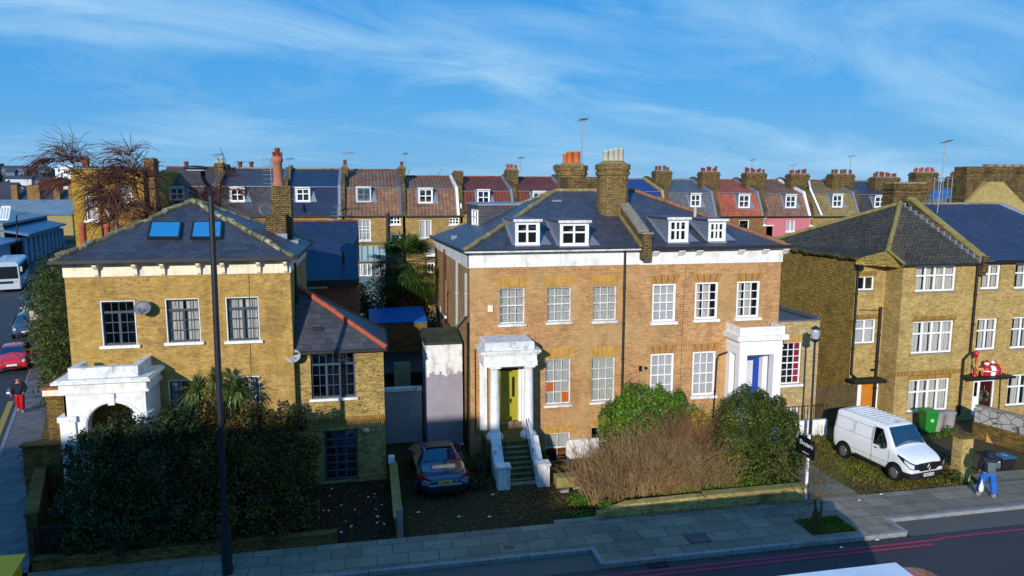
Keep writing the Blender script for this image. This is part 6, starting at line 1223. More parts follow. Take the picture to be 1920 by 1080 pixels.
# ================================================================= vegetation
def leafcloud(name, blobs, n, size, mat, seed=1, parent=None, shell=.16, flat_=.45, zmin=.02, asp=.5, lump=.18, up=0.0):
    g = np.random.default_rng(seed); B = np.array(blobs, float); c, r = B[:, :3], B[:, 3:6]
    a = r[:,0]*r[:,1]+r[:,1]*r[:,2]+r[:,0]*r[:,2]; k = g.choice(len(B), n, p=a/a.sum())
    d = g.normal(size=(n,3)); d /= np.linalg.norm(d, axis=1)[:,None]
    ph = g.uniform(0, 6.28, (len(B), 3))
    bump = 1+lump*(np.sin(d[:,0]*5+ph[k,0])*np.sin(d[:,1]*5+ph[k,1])+.6*np.sin(d[:,2]*9+ph[k,2])*np.sin(d[:,0]*8))
    f = (1-np.abs(g.normal(0, shell, n)))*bump; far = g.random(n) < .05; f[far] *= 1+g.random(far.sum())*.12
    P = c[k]+d*r[k]*f[:,None]; ok = P[:,2] > zmin
    for j in range(len(B)):
        q = ((P-c[j])/(r[j]*.72)); ok &= ~((np.sum(q*q, 1) < 1) & (k != j))
    P, d = P[ok], d[ok]; m = len(P)
    nrm = d*.8+g.normal(size=(m,3))*.7; nrm[:,2] += .25; nrm /= np.linalg.norm(nrm, axis=1)[:,None]
    t = np.cross(nrm, g.normal(size=(m,3))); t[:,2] += up; t /= np.linalg.norm(t, axis=1)[:,None]; b = np.cross(nrm, t)
    s = size*g.uniform(.6, 1.35, m)[:,None]; w_ = s*asp
    V = np.stack([P-t*s*.5, P+b*w_*.5+nrm*s*.06, P+t*s*.5, P-b*w_*.5+nrm*s*.06], 1)
    return fastmesh(name, V.reshape(-1,3), 4, mat, parent)
def segs_mesh(name, A, Bp, ra, rb, mat, parent=None):
    """many thin three-sided twigs at once"""
    A, Bp = np.array(A, float), np.array(Bp, float); ra, rb = np.array(ra, float), np.array(rb, float)
    d = Bp-A; d /= np.maximum(np.linalg.norm(d, axis=1), 1e-6)[:,None]; h = np.where(np.abs(d[:,2:3]) > .9, [[1.,0,0]], [[0,0,1.]])
    u = np.cross(d, h); u /= np.linalg.norm(u, axis=1)[:,None]; v = np.cross(d, u); Q = []
    for i in range(3):
        t0, t1 = 2*math.pi*i/3, 2*math.pi*(i+1)/3
        o0 = u*math.cos(t0)+v*math.sin(t0); o1 = u*math.cos(t1)+v*math.sin(t1)
        Q.append(np.stack([A+o0*ra[:,None], A+o1*ra[:,None], Bp+o1*rb[:,None], Bp+o0*rb[:,None]], 1))
    return fastmesh(name, np.concatenate(Q).reshape(-1,3), 4, mat, parent)
def grow(p, d, L, r, depth, S, rnd, droop=0.0, spread=.6, kids_=3, shrink=.68, ends=None):
    n = 4; q = Vector(p); d = Vector(d).normalized()
    for i in range(n):
        d2 = (d+Vector((rnd.gauss(0,.09), rnd.gauss(0,.09), rnd.gauss(0,.06)-droop*.12))).normalized(); e = q+d2*(L/n); rr = r*(1-.12*i)
        S.append((tuple(q), tuple(e), rr, rr*.88)); 
        if depth > 0 and i >= 1 and rnd.random() < .8:
            ax = d2.orthogonal(); ax.rotate(Matrix.Rotation(rnd.uniform(0, 6.28), 3, d2)); c_ = d2.lerp(ax, spread*rnd.uniform(.6, 1.1)).normalized()
            grow(e, c_, L*shrink*rnd.uniform(.7, 1.1), rr*.55, depth-1, S, rnd, droop, spread, kids_, shrink, ends)
        q, d = e, d2
    if depth > 0:
        for _ in range(kids_-1):
            ax = d.orthogonal(); ax.rotate(Matrix.Rotation(rnd.uniform(0, 6.28), 3, d)); c_ = d.lerp(ax, spread*.7*rnd.uniform(.5, 1)).normalized(); grow(q, c_, L*shrink, r*.6, depth-1, S, rnd, droop, spread, kids_, shrink, ends)
    elif ends is not None: ends.append((tuple(q), tuple(d)))
def bare_tree(name, base, h, label, mat, seed, r=.16, depth=4, droop=0.0, spread=.55, twigs=0, twmat=None, group=None, lean=(0,0,1), twl=1.2, cat='tree', twr=.009, tdr=None, gl=.42):
    rnd = random.Random(seed); S = []; E_ = []; grow(base, lean, h*gl, r, depth, S, rnd, droop, spread, 2, .66, E_)
    root = thing(name, base, label, cat, group); big = [s for s in S if s[2] > r*.3]; sm = [s for s in S if s[2] <= r*.3]
    segs_mesh('trunk', *zip(*big), mat, root)
    if twigs:
        for (p, d) in E_:
            for _ in range(twigs):
                q = Vector(p); dd = (Vector(d)+Vector((rnd.gauss(0,.5), rnd.gauss(0,.5), rnd.gauss(0,.2)))).normalized(); l_ = twl*rnd.uniform(.5, 1.3)
                for i in range(4): dd = (dd+Vector((0,0,-.28*(tdr if tdr is not None else droop)))).normalized(); e = q+dd*l_/4; sm.append((tuple(q), tuple(e), twr, twr*.6)); q = e
    segs_mesh('crown', *zip(*sm), twmat or mat, root); return root
L_DARK = leafmat('leaf_dark_privet', [C('1c2a14'), C('283818'), C('36481e'), C('141e10'), C('465424')], .5, .2)
L_HEDGE2 = leafmat('leaf_privet_gold', [C('202c12'), C('424420'), C('2c3816'), C('6a5e24'), C('7e5822'), C('2a3214')], .5, .25)
L_BRIGHT = leafmat('leaf_bright', [C('48701c'), C('5e8426'), C('385818'), C('7a9434'), C('4e7420')], .4, .3)
L_OLIVE = leafmat('leaf_olive', [C('34481c'), C('4e5e24'), C('26381a'), C('6a6e2a'), C('3a4a1e')], .45, .25)
L_YELLOW = leafmat('leaf_autumn', [C('b89a2a'), C('c8a838'), C('9a7a24'), C('8a8430')], .5, .3)
L_PALM = leafmat('leaf_palm', [C('2c4a24'), C('3c5a2c'), C('56702c'), C('24381e')], .45, .2)
L_CORD = leafmat('leaf_sword', [C('5a7236'), C('748a4a'), C('44582a'), C('94a060')], .45, .2)
L_DEAD = leafmat('leaf_dead_frond', [C('6a4a30'), C('8a6844'), C('4e3826'), C('7a5a4a')], .8, .1)
L_LITTER = leafmat('leaf_litter_bits', [C('7a5a2c'), C('5a4424'), C('9a7a3c'), C('6a3a20'), C('4a4a20')], .8, 0)
L_GRASS = leafmat('grass_blades', [C('5a6a20'), C('7a7c2c'), C('4a5a1c'), C('8a7a3a')], .6, .2)
M_BARK = plain('bark_brown', C('5a4a36'), .9, .1, var=.3, scale=6); M_BARKG = plain('bark_grey', C('8a8478'), .9, .1, var=.35, scale=5); M_TWIG = plain('twig_brown', C('8c7250'), .9, .1, var=.35, scale=1.5); M_TWIGR = plain('twig_purple_brown', C('5e4038'), .9, .1, var=.4, scale=1.2)
def shrub(name, blobs, n, size, mat, seed, label, cat='shrub', group=None, stems=6, lump_sprigs=0, **k):
    rs = random.Random(seed+77)
    if lump_sprigs:
        blobs = list(blobs)
        for b in list(blobs):
            for _ in range(lump_sprigs):
                a = rs.uniform(0, 6.28); e_ = rs.uniform(.1, 1.3); q = rs.uniform(.12, .26); blobs.append((b[0]+b[3]*math.cos(a)*math.cos(e_)*.98, b[1]+b[4]*math.sin(a)*math.cos(e_)*.98, b[2]+b[5]*math.sin(e_)*1.02, q, q, q*rs.uniform(1.2, 2.4)))
    B = blobs; c = Vector((sum(b[0] for b in B)/len(B), sum(b[1] for b in B)/len(B), 0)); root = thing(name, c, label, cat, group)
    leafcloud('foliage', blobs, n, size, mat, seed, root, **k)
    rnd = random.Random(seed); S = []
    for b in B:
        for _ in range(stems if b[3] > .3 else 0):
            p = Vector((b[0]+rnd.uniform(-.3,.3)*b[3], b[1]+rnd.uniform(-.3,.3)*b[4], 0)); e = Vector((b[0]+rnd.uniform(-.7,.7)*b[3], b[1]+rnd.uniform(-.6,.6)*b[4], b[2]+rnd.uniform(-.1,.7)*b[5])); m = p.lerp(e, .5)+Vector((rnd.gauss(0,.1), rnd.gauss(0,.1), .1))
            S.append((tuple(p), tuple(m), .03, .02)); S.append((tuple(m), tuple(e), .02, .008))
    segs_mesh('stem', *zip(*S), M_BARK, root); return root
# big hedge-like shrubs before the left villa
shrub('privet_shrub', [(-8.3,23.3,2.2,1.0,1.0,1.35),(-7.3,23.2,2.3,1.15,1.1,1.65),(-8.0,22.7,1.2,1.4,.9,1.2),(-6.3,23.2,2.3,1.2,1.1,1.7),(-6.2,22.6,1.1,1.6,.9,1.2),(-7.6,22.0,.6,1.7,.7,.8),(-6.0,21.9,.6,1.5,.6,.8)], 56000, .11, L_DARK, 1, 'huge dark evergreen shrub hiding the foot of the white arched porch', group=None, stems=8, lump_sprigs=14)
shrub('privet_shrub', [(-5.0,23.4,2.2,1.2,1.2,1.55),(-3.9,23.5,2.3,1.2,1.2,1.55),(-2.9,23.7,2.1,1.1,1.1,1.4),(-4.6,22.7,1.1,1.5,.9,1.2),(-3.0,22.9,1.1,1.2,.9,1.2),(-4.4,22.0,.6,1.6,.7,.8),(-2.8,22.1,.6,1.1,.7,.8)], 56000, .11, L_HEDGE2, 2, 'huge golden-flecked shrub before the villa, left of the annex door', stems=8, lump_sprigs=14)
mb = None
# cordylines (sword-leaved) before the villa
def cordyline(x, y, z, r, seed, label, trunk=True):
    rnd = random.Random(seed); root = thing('cordyline', (x, y, 0), label, 'palm', 'sword-leaved cordylines before the left villa'); Q = []
    for i in range(150):
        a = rnd.uniform(0, 6.28); el = rnd.uniform(-.75, 1.35); L_ = r*rnd.uniform(.75, 1.1); d = Vector((math.cos(a)*math.cos(el), math.sin(a)*math.cos(el), math.sin(el))); s = Vector((-math.sin(a), math.cos(a), 0))*.028
        p0 = Vector((x,y,z)); p1 = p0+d*L_*.55; p2 = p0+d*L_*.95+Vector((0,0,-.18*L_-.1*L_*math.cos(el)))
        Q += [p0-s*.5, p0+s*.5, p1+s, p1-s, p1-s, p1+s, p2+s*.1, p2-s*.1]
    fastmesh('crown', np.array([tuple(q) for q in Q]), 4, L_CORD, root)
    Q = []
    for i in range(40):
        a = rnd.uniform(0, 6.28); d = Vector((math.cos(a)*.35, math.sin(a)*.35, -.8))*r; s = Vector((-math.sin(a), math.cos(a), 0))*.03; p0 = Vector((x,y,z-.05)); Q += [p0-s, p0+s, p0+d+s*.3, p0+d-s*.3]
    fastmesh('dead_leaves', np.array([tuple(q) for q in Q]), 4, L_DEAD, root)
    m = MB(); m.path([(x+.1,y,0), (x+.03,y,z*.5), (x,y,z)], .09, 8, r1=.07); m.build('trunk', [M_BARK], root)
cordyline(-5.75, 25.0, 4.15, .85, 1, 'tall sword-leaved cordyline, left of the lamp column'); cordyline(-4.55, 25.1, 4.1, .82, 2, 'sword-leaved cordyline just right of the lamp column'); cordyline(-6.0, 24.6, 3.4, .75, 3, 'lower sword-leaved cordyline nearest the white porch'); cordyline(-5.2, 25.2, 4.45, .7, 4, 'highest sword-leaved cordyline, behind the lamp column')
# fan palm in the back gardens
def fan_palm(x, y, z, r, seed):
    rnd = random.Random(seed); root = thing('fan_palm', (x, y, 0), 'shaggy fan palm in the back gardens beside the boarded conservatory', 'palm')
    for nm, mt_, n, e0, e1 in (('crown', L_PALM, 190, -.9, 1.4), ('dead_fronds', L_DEAD, 110, -1.5, -.8)):
        Q = []
        for i in range(n):
            a = rnd.uniform(0, 6.28); el = rnd.uniform(e0, e1); L_ = r*rnd.uniform(.45, .7); d = Vector((math.cos(a)*math.cos(el), math.sin(a)*math.cos(el), math.sin(el))); c_ = Vector((x,y,z-(1.2*rnd.random() if nm == 'dead_fronds' else .3*rnd.random())))+d*L_; s = Vector((-math.sin(a), math.cos(a), 0)); u = (d+Vector((0,0,-.35))).normalized()
            for k in range(13):
                t_ = (k-6)/6*1.35; bd = (u*math.cos(t_)+s*math.sin(t_)).normalized(); w_ = bd.cross(d).normalized() if bd.cross(d).length > .1 else s; w_ = s.cross(bd).normalized()*.0+ (u.cross(s)).cross(bd).normalized()*.035; bl = r*.55*rnd.uniform(.8, 1.05)
                Q += [c_, c_+bd*bl*.5+w_, c_+bd*bl+Vector((0,0,-.12*bl)), c_+bd*bl*.5-w_]
        fastmesh(nm, np.array([tuple(q) for q in Q]), 4, mt_, root)
    m = MB(); m.tube((x,y,0), (x,y,z), .2, .16, 10); m.build('trunk', [M_BARK], root)
    S = []; 
fan_palm(2.05, 41.5, 6.4, 2.2, 3)
# shrubs in the central front garden
shrub('evergreen_shrub', [(10.6,25.7,1.9,1.5,1.1,1.25),(9.6,25.6,1.5,1.0,.9,1.0),(11.7,25.8,1.6,.9,.9,1.1)], 20000, .12, L_BRIGHT, 5, 'rounded bright green shrub under the ground-floor windows', lump_sprigs=10)
shrub('evergreen_shrub', [(13.9,24.2,1.7,1.1,1.1,1.6),(14.7,23.3,1.3,.95,.9,1.35),(13.2,23.2,1.2,1.2,.9,1.25),(14.0,22.7,.7,1.3,.8,.9),(15.0,24.4,1.5,.8,.9,1.3)], 45000, .10, L_OLIVE, 6, 'large dense dark evergreen shrub before the blue-doored porch', lump_sprigs=14)
shrub('ground_ivy', [(11.8,22.3,.25,1.6,.5,.4),(13.4,22.1,.2,1.6,.4,.4),(9.9,22.2,.15,1.4,.35,.25),(12.6,22.6,.4,1.0,.5,.5)], 9000, .10, L_BRIGHT, 7, 'low leafy ivy spilling behind the crumbling garden wall', 'ivy', stems=1, shell=.3)
shrub('yellow_leaved_shrub', [(12.3,24.6,1.9,.45,.4,.7),(12.7,23.1,1.2,.4,.4,.4)], 1500, .11, L_YELLOW, 8, 'sparse yellow-leaved sprays between the green and dark shrubs', stems=10, shell=.5)
def thicket(name, x0, x1, y0, y1, h, n, seed, label, mat):
    rnd = random.Random(seed); S = []
    for i in range(n):
        x = rnd.uniform(x0, x1); y = rnd.uniform(y0, y1); p = Vector((x, y, 0)); l_ = h*rnd.uniform(.5, 1.1)*(.55+.45*math.sin(math.pi*min(1,max(0,(x-x0)/(x1-x0)))*.9+.25)); d = Vector((rnd.gauss(0,.25), rnd.gauss(-.08,.2), 1)).normalized(); k = 5
        for j in range(k):
            d = (d+Vector((rnd.gauss(0,.12), rnd.gauss(0,.12), -.06*j*.5))).normalized(); e = p+d*l_/k; r_ = .011*(1-j/k*.7); S.append((tuple(p), tuple(e), r_+.002, r_))
            if j >= 1:
                for _ in range(2): dd = (d+Vector((rnd.gauss(0,.6), rnd.gauss(0,.6), rnd.gauss(0,.3)))).normalized(); S.append((tuple(e), tuple(e+dd*rnd.uniform(.15,.4)), .005, .003))
            p = e
    root = thing(name, ((x0+x1)/2, (y0+y1)/2, 0), label, 'shrub'); segs_mesh('twigs', *zip(*S), mat, root); return root
thicket('bare_shrub', 7.2, 12.6, 22.2, 24.6, 2.2, 1700, 9, 'dense thicket of bare tan twigs behind the pale crumbling wall', M_TWIG)
thicket('bare_shrub', 10.4, 12.6, 23.6, 25.0, 2.9, 500, 10, 'taller reddish bare twigs between the bright green and dark shrubs', plain('twig_red', C('785642'), .9, .1, var=.35, scale=1.5))
shrub('weed_clump', [(6.9,22.7,.2,.45,.35,.3),(6.6,21.8,.1,.5,.25,.2),(7.6,21.9,.2,.4,.3,.35)], 1800, .08, L_BRIGHT, 12, 'green weeds growing at the broken end of the garden wall', 'weeds', stems=2, shell=.4)
shrub('weed_clump', [(3.9,26.2,.3,.5,.8,.45),(3.6,25.0,.15,.5,.6,.3)], 2600, .09, L_DARK, 13, 'dark weeds along the left side of the white stair wall', 'weeds', stems=2, shell=.4)
shrub('weed_clump', [(21.2,21.75,.2,.35,.3,.35),(20.9,22.6,.15,.3,.6,.25)], 1600, .08, L_OLIVE, 14, 'green weeds at the foot of the square gate pier', 'weeds', stems=2, shell=.4)
shrub('ivy_mound', [(28.6,25.0,.5,1.6,.9,.6),(27.6,23.2,.2,.5,.8,.5),(29.8,23.6,.3,.9,.6,.6)], 5000, .11, L_OLIVE, 15, 'ragged greenery before the last house at the right edge', 'shrub', stems=3)
shrub('weed_clump', [(25.2,26.4,.1,.5,.4,.3),(24.4,26.2,.05,.4,.3,.2)], 1000, .08, L_BRIGHT, 16, 'weeds between the bins and the forecourt', 'weeds', stems=1, shell=.4)
# street side shrubs along the side street, and back-garden growth
def sp(t_, o_): p = SO+SD*t_+SN*o_; return (p.x, p.y)
bl = []
for i, (y, px, h_, rx) in enumerate(((38,112,2.0,.7),(41,108,3.4,.9),(45,102,4.6,1.1),(49,100,5.4,1.3),(53,98,5.6,1.4),(60,104,5.2,1.6),(68,108,5.2,1.7),(76,112,4.8,1.8))): x = PY(px, 560, y)[0]; bl.append((x, y, h_*.5, rx, 2.4, h_*.55))
shrub('overgrown_hedge', bl[:5], 16000, .18, L_OLIVE, 20, 'overgrown dark hedge overhanging the side street pavement', 'hedge', stems=3, shell=.25, lump=.3); shrub('overgrown_hedge', bl[5:], 9000, .24, L_DARK, 21, 'farther dark hedge by the side street, beside the yellow end house', 'hedge', stems=3, shell=.25, lump=.3)
thicket('bare_climber', bl[3][0]+.1, bl[2][0]+.6, bl[2][1]-1, bl[3][1]+1, 5.2, 160, 22, 'brown leafless climber tangled in the hedge by the parked cars', M_TWIGR)
shrub('spiky_shrub', [(*sp(5.2,.4), 1.2, .9, 1.0, .9)], 2600, .2, L_OLIVE, 23, 'spiky green shrub leaning over the old side garden wall', stems=4, shell=.4, asp=.2)
shrub('garden_shrub', [(-1.4,47.6,2.4,2.6,.9,2.6)], 9000, .22, L_DARK, 24, 'dark climber below the boarded conservatory windows', 'shrub', stems=4); shrub('garden_shrub', [(2.2,41.2,2.4,1.5,1,2.3),(5.6,40,2.2,1.6,1.2,2.4),(7.5,44,2.5,1.6,1.5,2.8)], 7000, .2, L_DARK, 25, 'dark shrubs between the palm and the middle villa', 'shrub', stems=4)
# bare trees
M_BIRCH = plain('birch_bark', C('a8a294'), .9, .1, var=.3, scale=3, dirt=C('4a443c'), damt=.6)
bare_tree('bare_birch', (-13.7,46,0), 15.0, 'bare weeping birch, left one, in front of the yellow end house', M_BIRCH, 4, .19, 4, .0, .36, 24, M_TWIGR, 'bare birches by the end house', (-.0,0,1), 1.5, twr=.015, tdr=1.15, gl=.37)
bare_tree('bare_birch', (-11.9,47,0), 14.2, 'bare weeping birch, right one, beside the end-house chimney', M_BIRCH, 15, .19, 4, .0, .34, 24, M_TWIGR, 'bare birches by the end house', (.03,0,1), 1.5, twr=.015, tdr=1.15, gl=.37)
for i, (px, s) in enumerate(((765,31),(800,35))): x, z = PY(px, 330, 74); bare_tree('bare_tree', (x,74,0), 13.8, ('rounded bare treetop behind the French-door house, left one', 'rounded bare treetop behind the French-door house, right one')[i], M_BARK, s, .2, 4, 0, .6, 2, M_TWIGR, 'bare treetops behind the ridge', twl=.8, twr=.03)
bare_tree('street_sapling', (14.13,19.85,.12), 3.1, 'thin bare sapling growing in the grass patch on the pavement', M_BARK, 5, .04, 3, 0, .4, 3, M_BARK, twl=.4, twr=.008)
mb = MB(); mb.tube((14.03,19.82,.1), (14.03,19.82,1.25), .03, n=7); mb.tube((14.26,19.82,.1), (14.26,19.82,1.2), .03, n=7); mb.tube((14.13,19.85,.1), (14.13,19.85,.42), .16, .13, 10); mb.box(14.0,14.3,19.8,19.84,1.0,1.08); tag(mb.build('tree_stake', [M_BOARD]), 'pair of timber stakes holding the thin sapling', 'stake')
g = np.random.default_rng(9)
def blades(name, pts, h, mat, label, w_=.02, kind='stuff'):
    n = len(pts); a = g.uniform(0, 6.28, n); s = np.stack([np.cos(a), np.sin(a), np.zeros(n)], 1)*w_; l_ = np.stack([g.normal(0,.35,n), g.normal(0,.35,n), np.ones(n)], 1)*(h*g.uniform(.5,1.3,n))[:,None]
    V = np.stack([pts-s, pts+s, pts+l_+s*.2, pts+l_-s*.2], 1); o = fastmesh(name, V.reshape(-1,3), 4, mat); tag(o, label, 'grass', kind=kind); return o
n = 3500; a = g.uniform(0,1,(n,2)); P = np.stack([13.45+1.5*a[:,0]+.0*a[:,1], 19.0+.98*a[:,1], np.full(n,.12)], 1); blades('grass', P, .07, L_GRASS, 'square of grass round the sapling in the pavement')
tag((lambda m: (m.box(13.42,14.98,18.98,20.0,.05,.128), m)[1])(MB()).build('tree_pit', [M_LITTER]), kind='structure')
n = 16000; a = g.uniform(0,1,(n,2)); x = 16.0+6.9*a[:,0]; y = 21.5+6.9*a[:,1]; nn = np.sin(x*2.1)+np.sin(y*1.7+x)+g.normal(0,.7,n); k = nn > .1
P = np.stack([x, y, np.array([lawn_h(i_, j_)*.8 for i_, j_ in zip(x, y)])], 1)[k]; blades('grass', P, .08, L_GRASS, 'rough mossy grass on the plot under the white van')
def litter(x0, x1, y0, y1, n, z, label, s=.06):
    P = np.stack([g.uniform(x0,x1,n), g.uniform(y0,y1,n), np.full(n,z)+g.uniform(0,.03,n)], 1); u = g.normal(size=(n,3)); u[:,2] *= .3; u /= np.linalg.norm(u,axis=1)[:,None]; v = np.cross(u, [0,0,1.]); u *= s; v *= s*.6
    V = np.stack([P-u, P-v, P+u, P+v], 1); tag(fastmesh('fallen_leaves', V.reshape(-1,3), 4, L_LITTER), label, 'leaves', kind='stuff')
litter(1.0, 6.9, 21.5, 26.0, 900, .02, 'fallen leaves over the drive behind the blue car', .04); litter(16, 21.2, 21.4, 22.4, 900, .07, 'fallen leaves along the front of the mossy plot', .045); litter(7.2, 14.8, 21.2, 21.42, 260, .13, 'fallen leaves against the garden wall on the pavement', .035); litter(-4.5, .5, 21.5, 26, 500, .02, 'scattered leaves over the dark yard', .04); litter(6.5, 16.5, 18.35, 18.58, 220, .01, 'leaves gathered in the gutter', .03); litter(4.2, 7.0, 22.0, 24.8, 400, .02, 'dead leaves at the foot of the villa steps', .05)
mb = MB(); rnd = random.Random(2)
for i in range(26):
    x, y, z = rnd.uniform(-3.6, .4), rnd.uniform(22, 25.8), .03; s = rnd.uniform(.03, .07); m_ = Vector((x,y,z)); A = rnd.uniform(0,3); u = Vector((math.cos(A), math.sin(A), .2))*s; v_ = Vector((-math.sin(A), math.cos(A), .1))*s*.7; mb.add([m_-u, m_-v_, m_+u, m_+v_], [(0,1,2,3)])
for x, y in ((2.7,22.6),(3.7,22.4),(1.4,23.2),(17.6,21.2),(16.5,20.9),(15.3,18.45),(13.9,18.25),(4.1,24.1),(3.6,24.9)): s = .07; mb.add([(x-s,y,.14 if 18.7 < y < 21.3 else .04),(x,y-s*.7,.15 if 18.7 < y < 21.3 else .05),(x+s*1.3,y,.14 if 18.7 < y < 21.3 else .04),(x,y+s*.6,.16 if 18.7 < y < 21.3 else .06)], [(0,1,2,3)])
tag(mb.build('paper_litter', [plain('white_paper_scrap', (.7,.72,.74), .8, .2)]), 'scattered white scraps of litter on the yards and pavement', 'litter', kind='stuff')
# ================================================================= vehicles
M_VANW = plain('white_van_paint', (.74,.76,.79), .25, .5, var=.03, dirt=C('9a9a92'), damt=.25, coat=.6)
M_TAIL = plain('red_lamp_lens', C('b0141c'), .2, .6, var=.1, coat=.8); M_HEADL = plain('headlamp_glass', C('c8d2dc'), .08, .8, var=.1, coat=1); M_PLATEW = plain('white_number_plate', (.75,.76,.75), .4, .4, var=.02); M_PLATEY = plain('yellow_number_plate', C('e8a010'), .4, .4, var=.03); M_CHROME = plain('chrome_trim', C('c0c4c8'), .12, .8, metal=.9, var=.05)
M_CAREND = plain('black_trim', C('131416'), .5, .4, var=.1)
def body_rings(st, e=1):
    out_ = []
    for (y, zb, zm, zt, wl, wb, wt) in st:
        h = [(0,zb),(wl*.85,zb),(wl,zb+.12),(wb*1.0,(zb+zm)/2),(wb,zm-.06),(wb*.985,zm),(wt+(wb-wt)*.12,zt-.12*(zt-zm)-.03),(wt,zt-.03),(wt*.86,zt+.005),(0,zt+.03)]
        out_.append([(x,y,z) for x, z in h]+[(-x,y,z) for x, z in h[-2:0:-1]])
    return out_
def wheel(root, x, y, r, side, w_=.2, rim=None):
    m = MB(); c = (x, y, r); s = side
    m.lathe(c, [(r*.62,-w_/2),(r*.95,-w_/2),(r,-w_*.36),(r,w_*.36),(r*.95,w_/2),(r*.62,w_/2)], 22, axis='x'); t_ = m.build('wheel', [M_RUBBER], root)
    m = MB(); o = w_/2*s; prof = [(r*.64,o+.002*s),(r*.62,o+.012*s),(r*.44,o+.004*s),(r*.3,o+.02*s),(r*.14,o+.025*s),(0.001,o+.026*s)]; m.lathe(c, prof, 18, axis='x')
    for k in range(8): a = 2*math.pi*k/8; m.tube((x+o+.0*s, y+math.cos(a)*r*.46, r+math.sin(a)*r*.46), (x+o+.012*s, y+math.cos(a)*r*.46, r+math.sin(a)*r*.46), r*.075, n=6, m=1)
    m.build('rim', [rim or M_RIM, M_DARK], t_)
def arch(root, x, y, r, side, th=.03):
    m = MB(); n = 16; zc = r; P = [(x, y+(r+.07)*math.cos(math.pi*i/n), zc+(r+.07)*math.sin(math.pi*i/n)) for i in range(n+1)]; P = [(x, y+r+.07, .2)]+P+[(x, y-r-.07, .2)]; m.ext(P, (th*side,0,0)); return m.build('wheel_arch', [M_CAREND], root)
def text_mesh(body, size, mat, parent, loc, rot, name='lettering', ext=.003, ax='CENTER', bold=0.0):
    cu = bpy.data.curves.new(name, 'FONT'); cu.body = body; cu.size = size; cu.extrude = ext; cu.align_x = ax; cu.align_y = 'CENTER'; cu.offset = bold
    o = bpy.data.objects.new(name, cu); COL.objects.link(o); bpy.context.view_layer.update()
    me = bpy.data.meshes.new_from_object(o.evaluated_get(bpy.context.evaluated_depsgraph_get())); bpy.data.objects.remove(o); me.materials.clear(); me.materials.append(mat)
    q = bpy.data.objects.new(name, me); COL.objects.link(q); q.rotation_euler = rot; WL[q.name] = Vector(loc)
    if parent is not None: q.parent = parent; q.location = Vector(loc)-WL[parent.name]
    else: q.location = loc
    return q
def panel(root, name, pts, off, mat, th=.012):
    P = [Vector(p) for p in pts]; n = (P[1]-P[0]).cross(P[2]-P[0]).normalized(); c = sum(P, Vector())/len(P)
    if n.dot(c-Vector((0, 2, .9))) < 0: n = -n
    m = MB(); m.ext([p+n*off for p in P], n*th); return m.build(name, [mat] if not isinstance(mat, list) else mat, root)
# ---- van, nose towards the camera (local -Y)
VN = thing('parked_van', (0,0,0), 'white panel van parked nose-out on the mossy plot', 'van')
st = [(0,.30,.60,.74,.76,.80,.70),(.10,.26,.74,.96,.88,.92,.80),(.5,.26,.98,1.13,.92,.95,.83),(.86,.26,1.10,1.22,.93,.955,.86),(.98,.26,1.12,1.34,.93,.955,.85),(1.36,.26,1.13,1.86,.93,.955,.73),(1.5,.26,1.13,1.93,.93,.955,.73),(1.9,.26,1.13,1.97,.93,.955,.76),(3.9,.26,1.13,1.97,.93,.955,.79),(4.08,.28,1.13,1.93,.92,.94,.77),(4.12,.4,1.1,1.85,.86,.88,.7)]
mb = MB(); mb.loft(body_rings(st), 0, True); mb.build('body', [M_VANW], VN, sub=2)
panel(VN, 'windscreen', [(-.79,.93,1.22),(.79,.93,1.22),(.68,1.40,1.86),(-.68,1.40,1.86)], .05, M_GLASSCAR)
panel(VN, 'cabin_sheet', [(-.74,.97,1.24),(.74,.97,1.24),(.64,1.40,1.80),(-.64,1.40,1.80)], .022, plain('dark_blue_cabin', C('0e1730'), .6, .4))  # dark blue sheet under the glass stands in for the dim cabin
